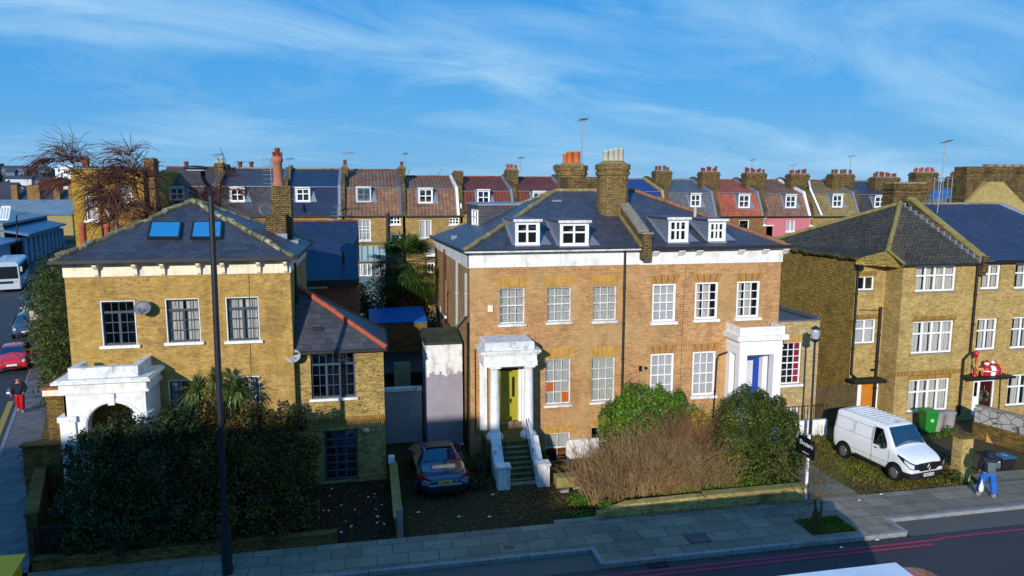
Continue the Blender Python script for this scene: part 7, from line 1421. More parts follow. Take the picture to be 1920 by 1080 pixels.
for s in (-1, 1):
    panel(VN, 'side_window', [(s*.955,1.12,1.16),(s*.95,1.85,1.13),(s*.83,1.86,1.80),(s*.80,1.52,1.80),(s*.90,1.2,1.36)], .012, M_GLASSCAR); panel(VN, 'side_window_lining', [(s*.945,1.14,1.17),(s*.94,1.83,1.14),(s*.82,1.84,1.78),(s*.80,1.54,1.78),(s*.89,1.22,1.36)], .006, M_DARK, .004)
    panel(VN, 'sill_strip', [(s*.96,1.3,.30),(s*.96,2.75,.30),(s*.965,2.75,.46),(s*.965,1.2,.40)], .0, M_BPLAST, .02)
    m = MB(); m.box(*(sorted((s*.97, s*1.13))), 1.2, 1.3, 1.12, 1.34); mr = m.build('door_mirror', [M_BPLAST], VN, bevel=.03); m = MB(); m.box(*(sorted((s*.96, s*.975))), 1.66, 1.8, 1.0, 1.04); m.build('handle', [M_BPLAST], VN)
    cs = [(.965,.60,1.02,1.09),(.96,.28,.84,1.03),(.915,.03,.68,.95),(.75,-.03,.64,.88),(.54,-.05,.64,.83)]
    hl = MB(); hl.add([(s*a_,b_,z_) for a_,b_,l_,h_ in cs for z_ in (l_,h_)], [(2*i,2*i+2,2*i+3,2*i+1) for i in range(4)], 0, True); hs_ = hl.build('headlight', [M_BPLAST], VN)
    hl = MB(); hl.add([(s*(a_+.012),b_-.015,z_) for a_,b_,l_,h_ in cs[1:4] for z_ in (l_+.04,h_-.05)], [(0,2,3,1),(2,4,5,3)], 0, True); hl.build('lens', [M_HEADL], hs_)
    for y in (.72, 3.42): arch(VN, s*.94, y, .34, s, .035); wheel(VN, s*.90, y, .33, s, .22)
    for a_, b_ in ((1.98, 2.9), (2.98, 3.95)):      # pressed panel lines, their shadow put in as thin grey tubes
        m = MB(); q = [(s*.935,a_,1.25),(s*.935,b_,1.25),(s*.855,b_,1.72),(s*.855,a_,1.72)]
        for i in range(4): m.tube(q[i], q[(i+1)%4], .008, n=4)
        m.build('panel_line', [plain('panel_shadow_line', C('8a8e94'), .5, .3)], VN)
m = MB(); m.tube((-.965,1.05,.45), (-.96,1.04,1.12), .006, n=4); m.tube((-.965,1.93,.45), (-.96,1.93,1.12), .006, n=4); m.tube((-.96,1.93,1.12), (-.83,1.93,1.85), .006, n=4); m.tube((-.965,.95,.62), (-.965,3.0,.62), .006, n=4); m.build('door_seam', [M_CAREND], VN)
m = MB(); P = [(-.90,.42,.24),(-.88,.06,.24),(-.6,-.06,.24),(.6,-.06,.24),(.88,.06,.24),(.90,.42,.24),(.93,.42,.50),(.90,.02,.50),(.58,-.06,.50),(-.58,-.06,.50),(-.90,.02,.50),(-.93,.42,.50)]
m.add(P, [(0,1,10,11),(1,2,9,10),(2,3,8,9),(3,4,7,8),(4,5,6,7),(0,5,4,3,2,1),(6,7,8,9,10,11)], 0); m.build('bumper', [M_BPLAST], VN, bevel=.03)
m = MB(); m.ext([(-.66,.0,.81),(-.3,-.03,.84),(.3,-.03,.84),(.66,.0,.81),(.56,-.04,.66),(.40,-.05,.56),(-.40,-.05,.56),(-.56,-.04,.66)], (0,.07,0)); gr_ = m.build('grille', [M_CAREND], VN)
m = MB(); 
for a, b in (((0,.82),(-.075,.69)),((-.075,.69),(0,.56)),((0,.56),(.075,.69)),((.075,.69),(0,.82))): m.tube((a[0],-.06,a[1]), (b[0],-.06,b[1]), .022, n=6)
m.build('badge', [M_CHROME], VN)
m = MB(); m.box(-.26,.26,-.09,-.065,.36,.47); pl = m.build('number_plate', [M_PLATEW], VN); text_mesh('NK68 OYR', .1, M_CAREND, pl, (0,-.093,.415), (R(90),0,0), bold=.002)
m = MB()
for i in range(9): m.box(-.62,.62,1.75+i*.24,1.79+i*.24,1.985,2.003)
m.build('roof_rib', [M_VANW], VN); m = MB(); m.box(-.16,.16,1.5,1.62,1.985,2.02); m.tube((-.2,1.75,1.98), (-.2,1.8,2.3), .006, n=4); m.build('roof_light', [M_POTG], VN)
panel(VN, 'windscreen_card', [(-.12,1.2,1.58),(-.02,1.2,1.58),(-.02,1.32,1.74),(-.12,1.32,1.74)], .035, M_PLATEW)
VN.location = (20.02, 21.85, .05); VN.rotation_euler = (0, 0, R(9)); VN.scale = (.93, .9, .98)
# ---- low sports car, tail towards the camera
def coupe():
    c = thing('parked_car', (0,0,0), 'dark blue sports coupe with red tail lamps and yellow plate, parked beside the stair wall', 'car'); 
    M = plain('dark_blue_paint', C('26344e'), .12, .9, var=.04, metal=.5, coat=1)
    st = [(0,.34,.55,.66,.70,.76,.60),(.08,.26,.66,.86,.84,.88,.72),(.35,.22,.74,.93,.88,.91,.78),(.9,.22,.80,.97,.89,.915,.80),(1.05,.22,.82,1.02,.89,.915,.76),(1.6,.22,.82,1.25,.88,.91,.60),(2.0,.22,.82,1.29,.88,.90,.60),(2.5,.22,.82,1.22,.88,.90,.62),(3.0,.22,.82,.95,.88,.90,.78),(3.9,.24,.68,.80,.87,.89,.74),(4.3,.26,.5,.62,.78,.80,.62),(4.4,.34,.46,.52,.6,.62,.5)]
    mb = MB(); mb.loft(body_rings(st), 0, True); mb.build('body', [M], c, sub=2)
    panel(c, 'rear_window', [(-.66,1.08,1.02),(.66,1.08,1.02),(.54,1.6,1.24),(-.54,1.6,1.24)], .03, plain('blue_black_glass', C('0c1838'), .05, .9, var=0, coat=1))
    m = MB(); m.poly([(-.5,1.75,1.318),(.5,1.75,1.318),(.52,2.35,1.31),(-.52,2.35,1.31)]); m.build('roof_panel', [M_CAREND], c)
    for s in (-1,1):
        panel(c, 'side_window', [(s*.91,1.2,.9),(s*.92,2.9,.88),(s*.66,2.45,1.2),(s*.64,1.6,1.22)], .012, M_GLASSCAR)
        panel(c, 'tail_light', [(s*.90,.42,.86),(s*.89,.22,.70),(s*.42,.0,.66),(s*.55,.02,.76),(s*.84,.2,.90)], .035, M_TAIL, .02)
        for y in (.85, 3.4): arch(c, s*.89, y, .34, s, .03); wheel(c, s*.84, y, .33, s, .22)
        m = MB(); m.box(*(sorted((s*.93,s*1.08))),2.5,2.62,.92,1.06); m.build('door_mirror', [M], c, bevel=.03)
    m = MB(); m.ext([(-.8,.1,.5),(-.5,-.05,.5),(.5,-.05,.5),(.8,.1,.5),(.8,.2,.5),(-.8,.2,.5)], (0,0,.09)); m.build('bumper', [plain('silver_blue_paint', C('8294a8'), .15, .8, metal=.6, var=.03, coat=1)], c, bevel=.02)
    m = MB(); m.ext([(-.76,.1,.24),(-.5,-.03,.24),(.5,-.03,.24),(.76,.1,.24),(.76,.3,.24),(-.76,.3,.24)], (0,0,.2)); m.build('diffuser', [M_CAREND], c, bevel=.02)
    m = MB(); m.box(-.26,.26,-.06,-.03,.60,.71); pl = m.build('number_plate', [M_PLATEY], c); text_mesh('E1 EJL', .1, M_CAREND, pl, (0,-.062,.655), (R(90),0,0), bold=.001)
    m = MB(); m.tube((.33,-.06,.6), (.40,-.05,.72), .015, n=5); m.tube((.38,-.06,.6), (.45,-.05,.72), .015, n=5); m.build('badge', [M_CHROME], c)
    m = MB(); m.path([(-.8,.35,.95),(-.5,.22,.97),(.5,.22,.97),(.8,.35,.95)], .02, 6); m.build('spoiler', [M], c); return c
cp = coupe(); cp.location = (2.42, 24.05, .02); cp.rotation_euler = (0,0,R(2))
# ---- cars parked on the side street, noses towards the camera
def hatch(col, label, tall=1.48, L_=3.7, w_=.83):
    c = thing('parked_car', (0,0,0), label, 'car', 'cars parked along the side street'); M = plain('paint_'+str(len(MT)), col, .2, .7, var=.04, coat=1); t_ = tall
    st = [(0,.34,.5,.62,w_*.8,w_*.86,w_*.6),(.12,.26,.62,.84,w_*.95,w_,w_*.75),(.6,.22,.78,.98,w_*.98,w_*1.02,w_*.84),(.85,.22,.86,1.04,w_*.98,w_*1.02,w_*.84),(1.35,.22,.88,t_-.08,w_*.98,w_*1.02,w_*.68),(1.8,.22,.88,t_,w_*.98,w_*1.02,w_*.68),(L_-.6,.22,.88,t_-.02,w_*.98,w_*1.02,w_*.7),(L_-.15,.26,.86,t_-.4,w_*.95,w_,w_*.74),(L_,.36,.7,.9,w_*.85,w_*.9,w_*.66)]
    mb = MB(); mb.loft(body_rings(st), 0, True); mb.build('body', [M], c, sub=2)
    panel(c, 'windscreen', [(-w_*.80,.88,1.03),(w_*.80,.88,1.03),(w_*.64,1.38,t_-.08),(-w_*.64,1.38,t_-.08)], .04, M_GLASSCAR); panel(c, 'windscreen_lining', [(-w_*.78,.9,1.03),(w_*.78,.9,1.03),(w_*.62,1.38,t_-.1),(-w_*.62,1.38,t_-.1)], .02, M_DARK, .004)
    for s in (-1,1):
        panel(c, 'side_window', [(s*w_*1.02,1.15,.92),(s*w_*1.02,L_-.5,.92),(s*w_*.75,L_-.7,t_-.1),(s*w_*.74,1.6,t_-.1)], .012, M_DARK)
        m = MB(); m.lathe((s*w_*.74,.06,.74), [(.11,0),(.10,-.05),(.0,-.07)], 12, axis='y'); m.build('headlight', [M_HEADL], c)
        for y in (.65, L_-.7): arch(c, s*w_*.99, y, .3, s, .03); wheel(c, s*w_*.95, y, .29, s, .18)
        m = MB(); m.box(*(sorted((s*w_*1.03,s*(w_+.17)))),1.05,1.15,.96,1.1); m.build('door_mirror', [M], c, bevel=.02)
    m = MB(); m.box(-.5,.5,-.03,.05,.36,.46); m.build('grille', [M_CAREND], c); m = MB(); m.box(-.26,.26,-.06,-.031,.50,.61); m.build('number_plate', [M_PLATEW], c); return c
sdz = math.atan2(-SD.x, SD.y)
def put(c, px, py, yaw=sdz, z=.01): x, y = PG(px, py); c.location = (x, y, z); c.rotation_euler = (0,0,yaw)
put(hatch(C('c81c20'), 'small red hatchback, nearest car on the side street', 1.46, 3.55), 24, 702)
put(hatch(C('3c4660'), 'dark blue-grey car parked behind the red hatchback', 1.6, 4.2, .88), 50, 636)
put(hatch(C('c8ccd4'), 'white car parked third along the side street, half under the hedge', 1.55, 4.2, .88), 66, 603)
bs = thing('coach', (0,0,0), 'white coach with a dark windscreen on the side street, upper left', 'coach'); mb = MB(); M_CO = plain('coach_white', C('b8c4d4'), .35, .5, var=.05, coat=.5)
mb.loft([[(x*k,y,z) for x, z in ((-1.25,.35),(1.25,.35),(1.27,1.4),(1.2,3.0),(1.0,3.2),(-1.0,3.2),(-1.2,3.0),(-1.27,1.4))] for y, k in ((0,.94),(.25,1),(10,1),(10.2,.96))], 0, False); mb.build('body', [M_CO], bs)
m = MB(); m.add([(-1.08,-.02,1.45),(1.08,-.02,1.45),(1.02,-.02,2.75),(-1.02,-.02,2.75)], [(0,1,2,3)]); m.build('windscreen', [M_GLASSCAR], bs); m = MB(); m.box(-1.04,1.04,.0,.03,1.5,2.7); m.build('windscreen_lining', [M_DARK], bs)
for s in (-1,1):
    for i in range(6): m = MB(); m.ext([(s*1.275,.7+i*1.55,1.6),(s*1.275,2.1+i*1.55,1.6),(s*1.235,2.1+i*1.55,2.7),(s*1.235,.7+i*1.55,2.7)], (s*.01,0,0)); m.build('side_window', [M_DARK], bs)
    m = MB(); m.box(*(sorted((s*1.3,s*1.5))),-.15,-.05,2.2,2.7); m.build('door_mirror', [M_POTG], bs)
    for y in (2.0, 8): wheel(bs, s*1.15, y, .48, s, .28)
    m = MB(); m.box(*(sorted((s*.7,s*1.1))),-.03,.0,.75,.95); m.build('headlight', [M_HEADL], bs)
m = MB(); m.box(-.6,.6,-.03,.0,.95,1.2); m.box(.72,.92,-.035,.0,1.05,1.25,1); m.build('grille', [M_CAREND, M_PLATEY], bs)
put(bs, 14, 549)
# ---- double-decker bus, only its roof reaches into the picture
bu = thing('red_bus', (4, 9.2, 0), 'red double-decker bus with a white roof passing at the bottom of the picture', 'bus'); M_BUSR = plain('bus_red', C('c01830'), .3, .5, var=.06, coat=.6); M_BUSW = plain('bus_white_roof', (.72,.76,.82), .4, .4, var=.04, dirt=C('8a929c'), damt=.4, dsc=.8)
by1, by0, bx1, bx0 = 10.5, 7.95, 9.95, -1.3
def bring(x, inset, top): return [(x, by0+inset, .35), (x, by1-inset, .35), (x, by1-inset, top-.32), (x, by1-inset-.10, top-.08), (x, by1-inset-.3, top), (x, by0+inset+.3, top), (x, by0+inset+.10, top-.08), (x, by0+inset, top-.32)]
mb = MB(); mb.loft([bring(bx0,.05,4.2), bring(bx0+.15,0,4.32), bring(bx1-1.0,0,4.32), bring(bx1-.55,.03,4.28), bring(bx1-.2,.1,4.12), bring(bx1,.2,3.75)], 0, True); mb.build('body', [M_BUSR], bu)
mb = MB(); mb.add([(bx0+.5,by0+.34,4.345),(bx1-1.05,by0+.34,4.345),(bx1-.95,by1-.16,4.31),(bx0+.5,by1-.16,4.31)], [(0,1,2,3)]); mb.ext([(bx0+.5,by0+.34,4.31),(bx1-1.05,by0+.34,4.31),(bx1-.95,by1-.14,4.31),(bx0+.5,by1-.14,4.31)], (0,0,.03)); mb.build('roof', [M_BUSW], bu)
mb = MB()
for y in (8.9, 9.05): mb.tube((bx0+1,y,4.35), (bx1-1.5,y+.1,4.35), .02, n=4)
mb.build('roof_seam', [M_POTG], bu)
for k in range(6): m = MB(); m.box(bx0+.6+k*1.65, bx0+2.0+k*1.65, by1+.001, by1+.012, 2.75, 3.75); m.build('window', [M_GLASSCAR], bu); m = MB(); m.box(bx0+.6+k*1.65, bx0+2.0+k*1.65, by1+.001, by1+.012, 1.1, 2.1); m.build('window', [M_GLASSCAR], bu)
m = MB(); m.box(bx1+.02, bx1+.34, by1-.35, by1-.12, 3.45, 3.9); m.tube((bx1-.2,by1-.2,3.9), (bx1+.2,by1-.22,3.85), .03, n=6); m.build('door_mirror', [M_BUSR], bu, bevel=.04)
for x in (1, 7.6): m = MB(); m.lathe((x,by1-.13,.5), [(.3,-.14),(.48,-.14),(.5,-.1),(.5,.1),(.48,.14),(.3,.14)], 20, axis='y'); m.build('wheel', [M_RUBBER], bu)

# ================================================================= street furniture and small things
LP = thing('street_lamp', (-4.16,20.2,.12), 'tall dark lamp column rising in front of the left villa', 'street lamp'); lx, ly = -4.16, 20.2; M_LAMP = plain('dark_lamp_paint', C('24262e'), .4, .5, var=.1)
ztop = PY(392, 345, 20.2)[1]; xt = PY(397, 400, 20.2)[0]; dx = xt-lx
mb = MB(); mb.path([(lx,ly,.1),(lx,ly,1.5)], .15, 14); mb.path([(lx,ly,1.5),(lx+dx*.15,ly,2.6),(lx+dx*.6,ly,7),(lx+dx,ly,ztop-.3)], .09, 14, r1=.075); mb.build('column', [M_LAMP], LP)
hx, hz = PY(368, 315, 19.6); mb = MB(); mb.path([(lx+dx,ly,ztop-.3),(lx+dx-.02,ly-.06,ztop-.05),(lx+dx-.1,ly-.25,ztop+.12),(hx+.12,19.75,hz)], .06, 10); mb.build('bracket', [M_LAMP], LP)
mb = MB(); mb.loft([[(hx+x*k*.32, 19.55+y*k*.14, hz+z*.6) for x, y in [(math.cos(t*math.pi/6), math.sin(t*math.pi/6)) for t in range(12)]] for k, z in ((.75,-.05),(1,-.02),(1,.02),(.6,.08),(.2,.10))], 0, True); lh = mb.build('lantern', [M_LAMP], LP)
mb = MB(); mb.box(hx-.2,hx+.2,19.46,19.64,hz-.065,hz-.05); mb.build('lens', [M_HEADL], lh)
mb = MB(); mb.box(lx-.06,lx+.06,ly-.16,ly-.14,.5,1.1); mb.build('door', [M_LAMP], LP)
LQ = thing('street_lamp', (18.0,26.2,0), 'slender black lamp post with a glass lantern before the side wing', 'street lamp'); qx, qz = PY(1528, 640, 26.2); bx_ = PY(1518, 830, 26.2)[0]
mb = MB(); mb.path([(bx_,26.2,0),(bx_,26.2,1.2)], .07, 10); mb.path([(bx_,26.2,1.2),(qx,26.2,qz)], .045, 10); mb.lathe((qx,26.2,qz-.05), [(.05,0),(.16,.08),(.20,.16)], 12); mb.build('column', [M_LAMP], LQ)
mb = MB(); mb.lathe((qx,26.2,qz+.12), [(.15,0),(.19,.3),(.13,.42)], 12); mb.build('lantern', [plain('lantern_glass', C('9aa4b0'), .1, .8, var=.1)], LQ); mb = MB(); mb.lathe((qx,26.2,qz+.53), [(.2,0),(.18,.04),(.05,.1),(.02,.16)], 12); mb.build('cap', [M_LAMP], LQ)
sx_, sy_ = PG(1510, 941); tx = PY(1516, 836, sy_)[0]
SG = thing('estate_agent_sign', (sx_, sy_, .12), 'white post with a black board lettered Dexters, standing behind the pavement', 'sign board'); mb = MB(); mb.ext([(sx_-.035,sy_-.035,.05),(sx_+.035,sy_-.035,.05),(sx_+.035,sy_+.035,.05),(sx_-.035,sy_+.035,.05)], (tx-sx_,0,2.4)); mb.build('post', [M_UPVC], SG)
za = PY(1517, 838, sy_)[1]; cxs, ang = tx-.02, R(-88)
SB = bpy.data.objects.new('board_mount', None)
u = Vector((math.cos(ang), math.sin(ang), 0)); nb = Vector((u.y, -u.x, 0)); 
if nb.y > 0: nb = -nb
cc = Vector((cxs+.0, sy_, za)) - Vector((0,0,.0))+nb*.05; hw_, hh_ = .46, .34
mb = MB(); mb.ext([cc-u*hw_+Vector((0,0,-hh_)), cc+u*hw_+Vector((0,0,-hh_)), cc+u*hw_+Vector((0,0,hh_)), cc-u*hw_+Vector((0,0,hh_))], nb*.02); bd_ = mb.build('board', [plain('black_sign_board', C('14141e'), .45, .4, var=.05)], SG)
text_mesh('Dexters', .22, M_PLATEW, bd_, cc+nb*.024+Vector((0,0,.10)), (R(90), 0, ang), bold=.003); text_mesh('dexters.co.uk', .06, M_PLATEW, bd_, cc+nb*.024+Vector((0,0,-.2)), (R(90), 0, ang))
bpy.data.objects.remove(SB)
mb = MB(); mb.box(9.2,10.4,19.95,20.6,.121,.127); mb.box(9.26,10.34,20.01,20.54,.127,.131,1)
x0, y0 = PG(1283,1006,.12); x1, y1 = PG(1335,1014,.12); mb = MB(); mb.box(x0, x1, y1-.05, y0+.12, .121, .128); mb.box(x0+.05, x1-.05, y1, y0+.07, .128, .131, 1); thing_mesh('manhole_cover', mb, [plain('iron_frame', C('3a3c40'), .6, .3), plain('iron_cover', C('4e5058'), .6, .3)], 'rectangular dark iron cover set in the pavement slabs', 'manhole cover')
x, y = PG(1222, 1046, 0); mb = MB(); mb.box(x-.3, x+.3, 18.28, 18.56, .012, .022)
for i in range(7): mb.box(x-.27+i*.08, x-.23+i*.08, 18.3, 18.54, .022, .03, 1)
thing_mesh('gully_grate', mb, [M_DARK, plain('grate_iron', C('34363a'), .6, .3)], 'barred iron gully grate in the gutter below the kerb', 'drain')
x, y = PG(962, 1046, .12); mb = MB(); mb.box(x-.14, x+.14, 20.0, 20.2, .121, .129); thing_mesh('stopcock_cover', mb, [M_BLACK], 'small square iron cover near the lay-by kerb', 'manhole cover')
def wheelie(x, y, yaw, label):
    c = thing('wheelie_bin', (0,0,0), label, 'bin'); G_ = plain('green_plastic', C('1a7a28'), .45, .4, var=.06)
    m = MB(); m.loft([[(a*k,b*k2,z) for a, b in ((-.28,-.3),(.28,-.3),(.28,.34),(-.28,.34))] for z, k, k2 in ((.08,.82,.72),(.95,1,1),(1.0,1.06,1.04))], 0, False); m.box(-.29,.29,.34,.4,.9,.96); m.build('body', [G_], c, bevel=.02)
    m = MB(); m.loft([[(a,b,z) for a, b in ((-.30,-.33),(.30,-.33),(.30,.38),(-.30,.38))] for z in (1.0,1.03)]+[[(-.24,-.24,1.09),(.24,-.24,1.09),(.24,.30,1.09),(-.24,.30,1.09)]], 0, False); m.build('lid', [G_], c, bevel=.015)
    for s in (-1,1): m = MB(); m.lathe((s*.27,.26,.12), [(.12,-.03),(.12,.03)], 14, axis='x'); m.build('wheel', [M_RUBBER], c)
    m = MB(); m.lathe((0,-.295,.66), [(.085,0),(.085,-.004)], 16, axis='y'); m.build('emblem', [plain('pale_green_emblem', C('9cc8a0'), .5, .3)], c)
    c.location = (x, y, .04); c.rotation_euler = (0,0,yaw)
wheelie(24.35, 26.75, R(-12), 'green wheelie bin beneath the wide ground-floor casement')
for i, (x, lab) in enumerate(((25.0, 'pale round dustbin right beside the green wheelie bin'), (25.62, 'pale round dustbin farthest from the green wheelie bin'))):
    c = thing('dustbin', (x, 27.0, .03), lab, 'bin', 'pale dustbins by the bay'); m = MB(); m.lathe((x,27.0,.03), [(.22,0),(.23,.03),(.29,.78),(.31,.80)], 20); m.build('body', [plain('pale_grey_plastic', C('a09c9c'), .6, .3, var=.08, dirt=C('4a4848'), damt=.4, dsc=3)], c); m = MB(); m.lathe((x,27.0,.83), [(.32,0),(.31,.05),(.1,.09)], 20); m.build('lid', [plain('grey_lid', C('8a868a'), .6, .3, var=.1)], c)
mb = MB(); a, b = Vector((26.0,25.3,.03)), Vector((26.75,24.1,.03)); mb.ext([a, b, b+Vector((.12,.08,.45)), a+Vector((.12,.08,.62))], (-.04,-.03,0)); thing_mesh('timber_board', mb, [plain('bare_plywood', C('b08a48'), .8, .2, var=.12)], 'bare plywood sheet leaning against the crazy-stone wall', 'board')
GL = thing('garden_lantern', (26.3,26.2,0), 'white garden lantern on a post beside the maroon door', 'lantern'); lxg, lzg = PY(1833, 778, 26.2); mb = MB(); mb.tube((lxg,26.2,0), (lxg,26.2,lzg-.1), .035, n=8); mb.lathe((lxg,26.2,lzg-.12), [(.06,0),(.1,.06)], 8); mb.build('post', [M_UPVC], GL); mb = MB(); mb.lathe((lxg,26.2,lzg-.05), [(.1,0),(.17,.28)], 6, smooth=False); mb.build('lamp_glass', [M_GLASSCAR], GL); mb = MB(); mb.lathe((lxg,26.2,lzg+.23), [(.2,0),(.18,.04),(.06,.1),(.02,.16)], 6, smooth=False); mb.build('cap', [M_UPVC], GL)
BX = thing('recycling_box', (24.5,22.6,.05), 'dark recycling box with a blue lid at the right edge', 'bin'); x, y = PG(1893, 885); mb = MB(); mb.loft([[(x+a*k,y+.3+b*k,z) for a, b in ((-.3,-.25),(.3,-.25),(.3,.25),(-.3,.25))] for z, k in ((.06,.85),(.5,1))], 0, False); mb.build('body', [M_BPLAST], BX, bevel=.02); mb = MB(); mb.box(x-.33,x+.33,y+.02,y+.58,.5,.57); mb.build('lid', [plain('teal_blue_lid', C('1f5878'), .45, .4)], BX, bevel=.02); mb = MB(); mb.box(x-.1,x+.1,y+.2,y+.4,.572,.576); mb.build('emblem', [plain('pale_blue_emblem', C('5aa0d0'), .5, .3)], BX)
YBX = thing('grit_bin', (-9.8,19.75,.12), 'bright yellow bin lid at the bottom left corner', 'bin'); M_YB = plain('yellow_plastic', C('ffb01c'), .5, .4, var=.06)
mb = MB(); mb.box(-10.3,-9.3,19.5,20.15,.14,.95); mb.build('body', [M_YB], YBX, bevel=.03); mb = MB(); mb.ext([(-10.36,19.3,.97),(-9.2,19.3,.97),(-9.2,20.2,1.2),(-10.36,20.2,1.2)], (0,0,.05)); mb.box(-9.75,-9.72,19.3,20.2,1.02,1.04,0); mb.build('lid', [M_YB], YBX, bevel=.01)
# little sign post on the side street pavement and a dark pole
px_, py_ = PG(69, 690); mb = MB(); mb.tube((px_,py_,.1), (px_+.1,py_,3.4), .05, n=8); SPo = tag(mb.build('sign_post', [M_BLACK]), 'black sign post on the side street pavement beside the red car', 'sign post'); mb = MB(); mb.box(px_-.1,px_+.35,py_-.08,py_-.05,3.0,3.55); mb.build('sign_plate', [M_POTG], SPo)
x_, y_ = PG(33, 500); a = V3(31, 402, y_); mb = MB(); mb.tube((x_,y_,0), a, .12, .08, 8); mb.tube(a, a+Vector((1.4,0,.1)), .08, n=6); thing_mesh('street_lamp', mb, [M_LAMP], 'distant black lamp post before the market hall', 'street lamp')
# porch-roof ornaments
ZC = PY(1855, 706, YB-.4)[1]+.07; yo = YB-.4; 
def deer(x, fl, lab):
    m = MB(); z = ZC; t_ = .9
    m.loft([[(x+dx_, yo+.07*math.cos(a_), z+.30+dz_+.08*k*math.sin(a_)) for a_ in [i*math.pi/4 for i in range(8)]] for dx_, dz_, k in ((-.17*fl,.02,.6),(-.1*fl,.0,1),(.08*fl,.0,1),(.16*fl,.04,.7))])
    for dx_ in (-.13, .12):
        for dy_ in (-.04, .04): m.tube((x+dx_*fl,yo+dy_,z+.28), (x+dx_*fl*1.1,yo+dy_,z), .02, .014, 6)
    m.tube((x+.15*fl,yo,z+.33), (x+.24*fl,yo,z+.52), .035, .028, 7); m.tube((x+.21*fl,yo,z+.53), (x+.35*fl,yo,z+.48), .042, .02, 7)
    for dy_ in (-1,1): m.tube((x+.23*fl,yo+.02*dy_,z+.55), (x+.2*fl,yo+.1*dy_,z+.72), .01, n=4); m.tube((x+.215*fl,yo+.06*dy_,z+.63), (x+.28*fl,yo+.09*dy_,z+.70), .008, n=4)
    return tag(m.build('deer_ornament', [plain('orange_tan_plastic', C('d09050'), .5, .3, var=.12)]), lab, 'ornament', 'ornaments on the porch roof')
def figure(x, w_, h_, a, b, lab):
    m = MB(); z = ZC; m.lathe((x,yo,z), [(w_*.45,0),(w_*.5,h_*.2),(w_*.55,h_*.4),(w_*.42,h_*.6),(w_*.2,h_*.68)], 12, 0); m.lathe((x,yo,z+h_*.66), [(w_*.15,0),(w_*.28,h_*.08),(w_*.28,h_*.16),(w_*.12,h_*.24)], 10, 1); m.lathe((x,yo,z+h_*.3), [(w_*.56,0),(w_*.56,h_*.06)], 12, 1); m.lathe((x,yo,z+h_*.88), [(w_*.28,0),(w_*.2,h_*.07),(w_*.02,h_*.16)], 10, 0)
    return tag(m.build('round_ornament', [a, b]), lab, 'ornament', 'ornaments on the porch roof')
M_OR = plain('crimson_plastic', C('b01828'), .4, .4, var=.1); M_OW = plain('white_plastic_orn', (.8,.78,.75), .5, .4, var=.05)
gx = lambda px: PY(px, 695, yo)[0]
deer(gx(1837), -1, 'small tan deer ornament at the left end of the porch roof'); deer(gx(1881), -1, 'small tan deer ornament at the right end of the porch roof')
figure(gx(1849), .42, .72, M_OR, M_OW, 'tallest red and white round ornament on the porch roof'); figure(gx(1860), .34, .66, M_OW, M_OR, 'mostly white round ornament in the middle of the porch roof'); figure(gx(1869), .3, .52, M_OR, M_OR, 'smallest plain crimson ornament on the porch roof')
mb = MB(); x = gx(1828); mb.lathe((x,yo,ZC), [(.12,0),(.1,.1),(.03,.16),(.03,.85),(.08,.9),(.1,1.1),(.04,1.2)], 10); tag(mb.build('lamp_ornament', [M_OR]), 'thin red toy lamp post standing on the porch roof', 'ornament', 'ornaments on the porch roof')
WR = None; wx, wz = PY(1845, 742, YB-.05); m = MB(); rnd = random.Random(6)
for i in range(150): a = rnd.uniform(0,6.28); r = .22+rnd.gauss(0,.045); p = Vector((wx+r*math.cos(a), YB-.05+rnd.uniform(-.05,.03), wz+r*math.sin(a))); d = Vector((rnd.gauss(0,1), rnd.gauss(0,1), rnd.gauss(0,1))).normalized()*.06; e = d.orthogonal().normalized()*.02; m.add([p-d, p+e, p+d, p-e], [(0,1,2,3)], i%2)
m.tube((wx,YB-.03,wz+.2), (wx,YB-.03,wz+.5), .012, n=4); tag(m.build('door_wreath', [plain('frosted_green', C('8a9c80'), .7, .2, var=.2), plain('dark_green_leaf', C('2c4428'), .7, .2)]), 'frosted green wreath hanging on the maroon door', 'wreath')

# ================================================================= people
def skin(name, V, E_, Rd, mat, parent=None, lv=2):
    me = bpy.data.meshes.new(name); me.from_pydata([tuple(v) for v in V], E_, []); o = bpy.data.objects.new(name, me); COL.objects.link(o)
    sm = o.modifiers.new('skin', 'SKIN'); sm.use_smooth_shade = True; sv = me.skin_vertices[0] if me.skin_vertices else None
    if sv is None:
        bm = bmesh.new(); bm.from_mesh(me); bm.verts.layers.skin.verify(); bm.to_mesh(me); bm.free(); sv = me.skin_vertices[0]
    for i, r in enumerate(Rd): sv.data[i].radius = (r, r) if isinstance(r, (int, float)) else r; sv.data[i].use_root = (i == 0)
    q = o.modifiers.new('sub', 'SUBSURF'); q.levels = lv; q.render_levels = lv; me.materials.append(mat)
    bpy.context.view_layer.update(); ev = o.evaluated_get(bpy.context.evaluated_depsgraph_get()); nm = bpy.data.meshes.new_from_object(ev); o.modifiers.clear(); o.data = nm; nm.materials.clear(); nm.materials.append(mat)
    for p in nm.polygons: p.use_smooth = True
    if parent is not None: o.parent = parent
    WL[o.name] = Vector((0,0,0)); return o
M_SKIN = plain('skin', C('b0806a'), .6, .3, var=.05); M_JEANS = plain('blue_denim', C('2a64b8'), .85, .1, var=.18, scale=7); M_JACK = plain('dark_navy_jacket', C('1c2230'), .7, .2, var=.2, scale=6); M_JACKG = plain('grey_teal_panel', C('56646a'), .7, .2, var=.15, scale=6); M_SHOE = plain('grey_shoe', C('7c8084'), .7, .2)
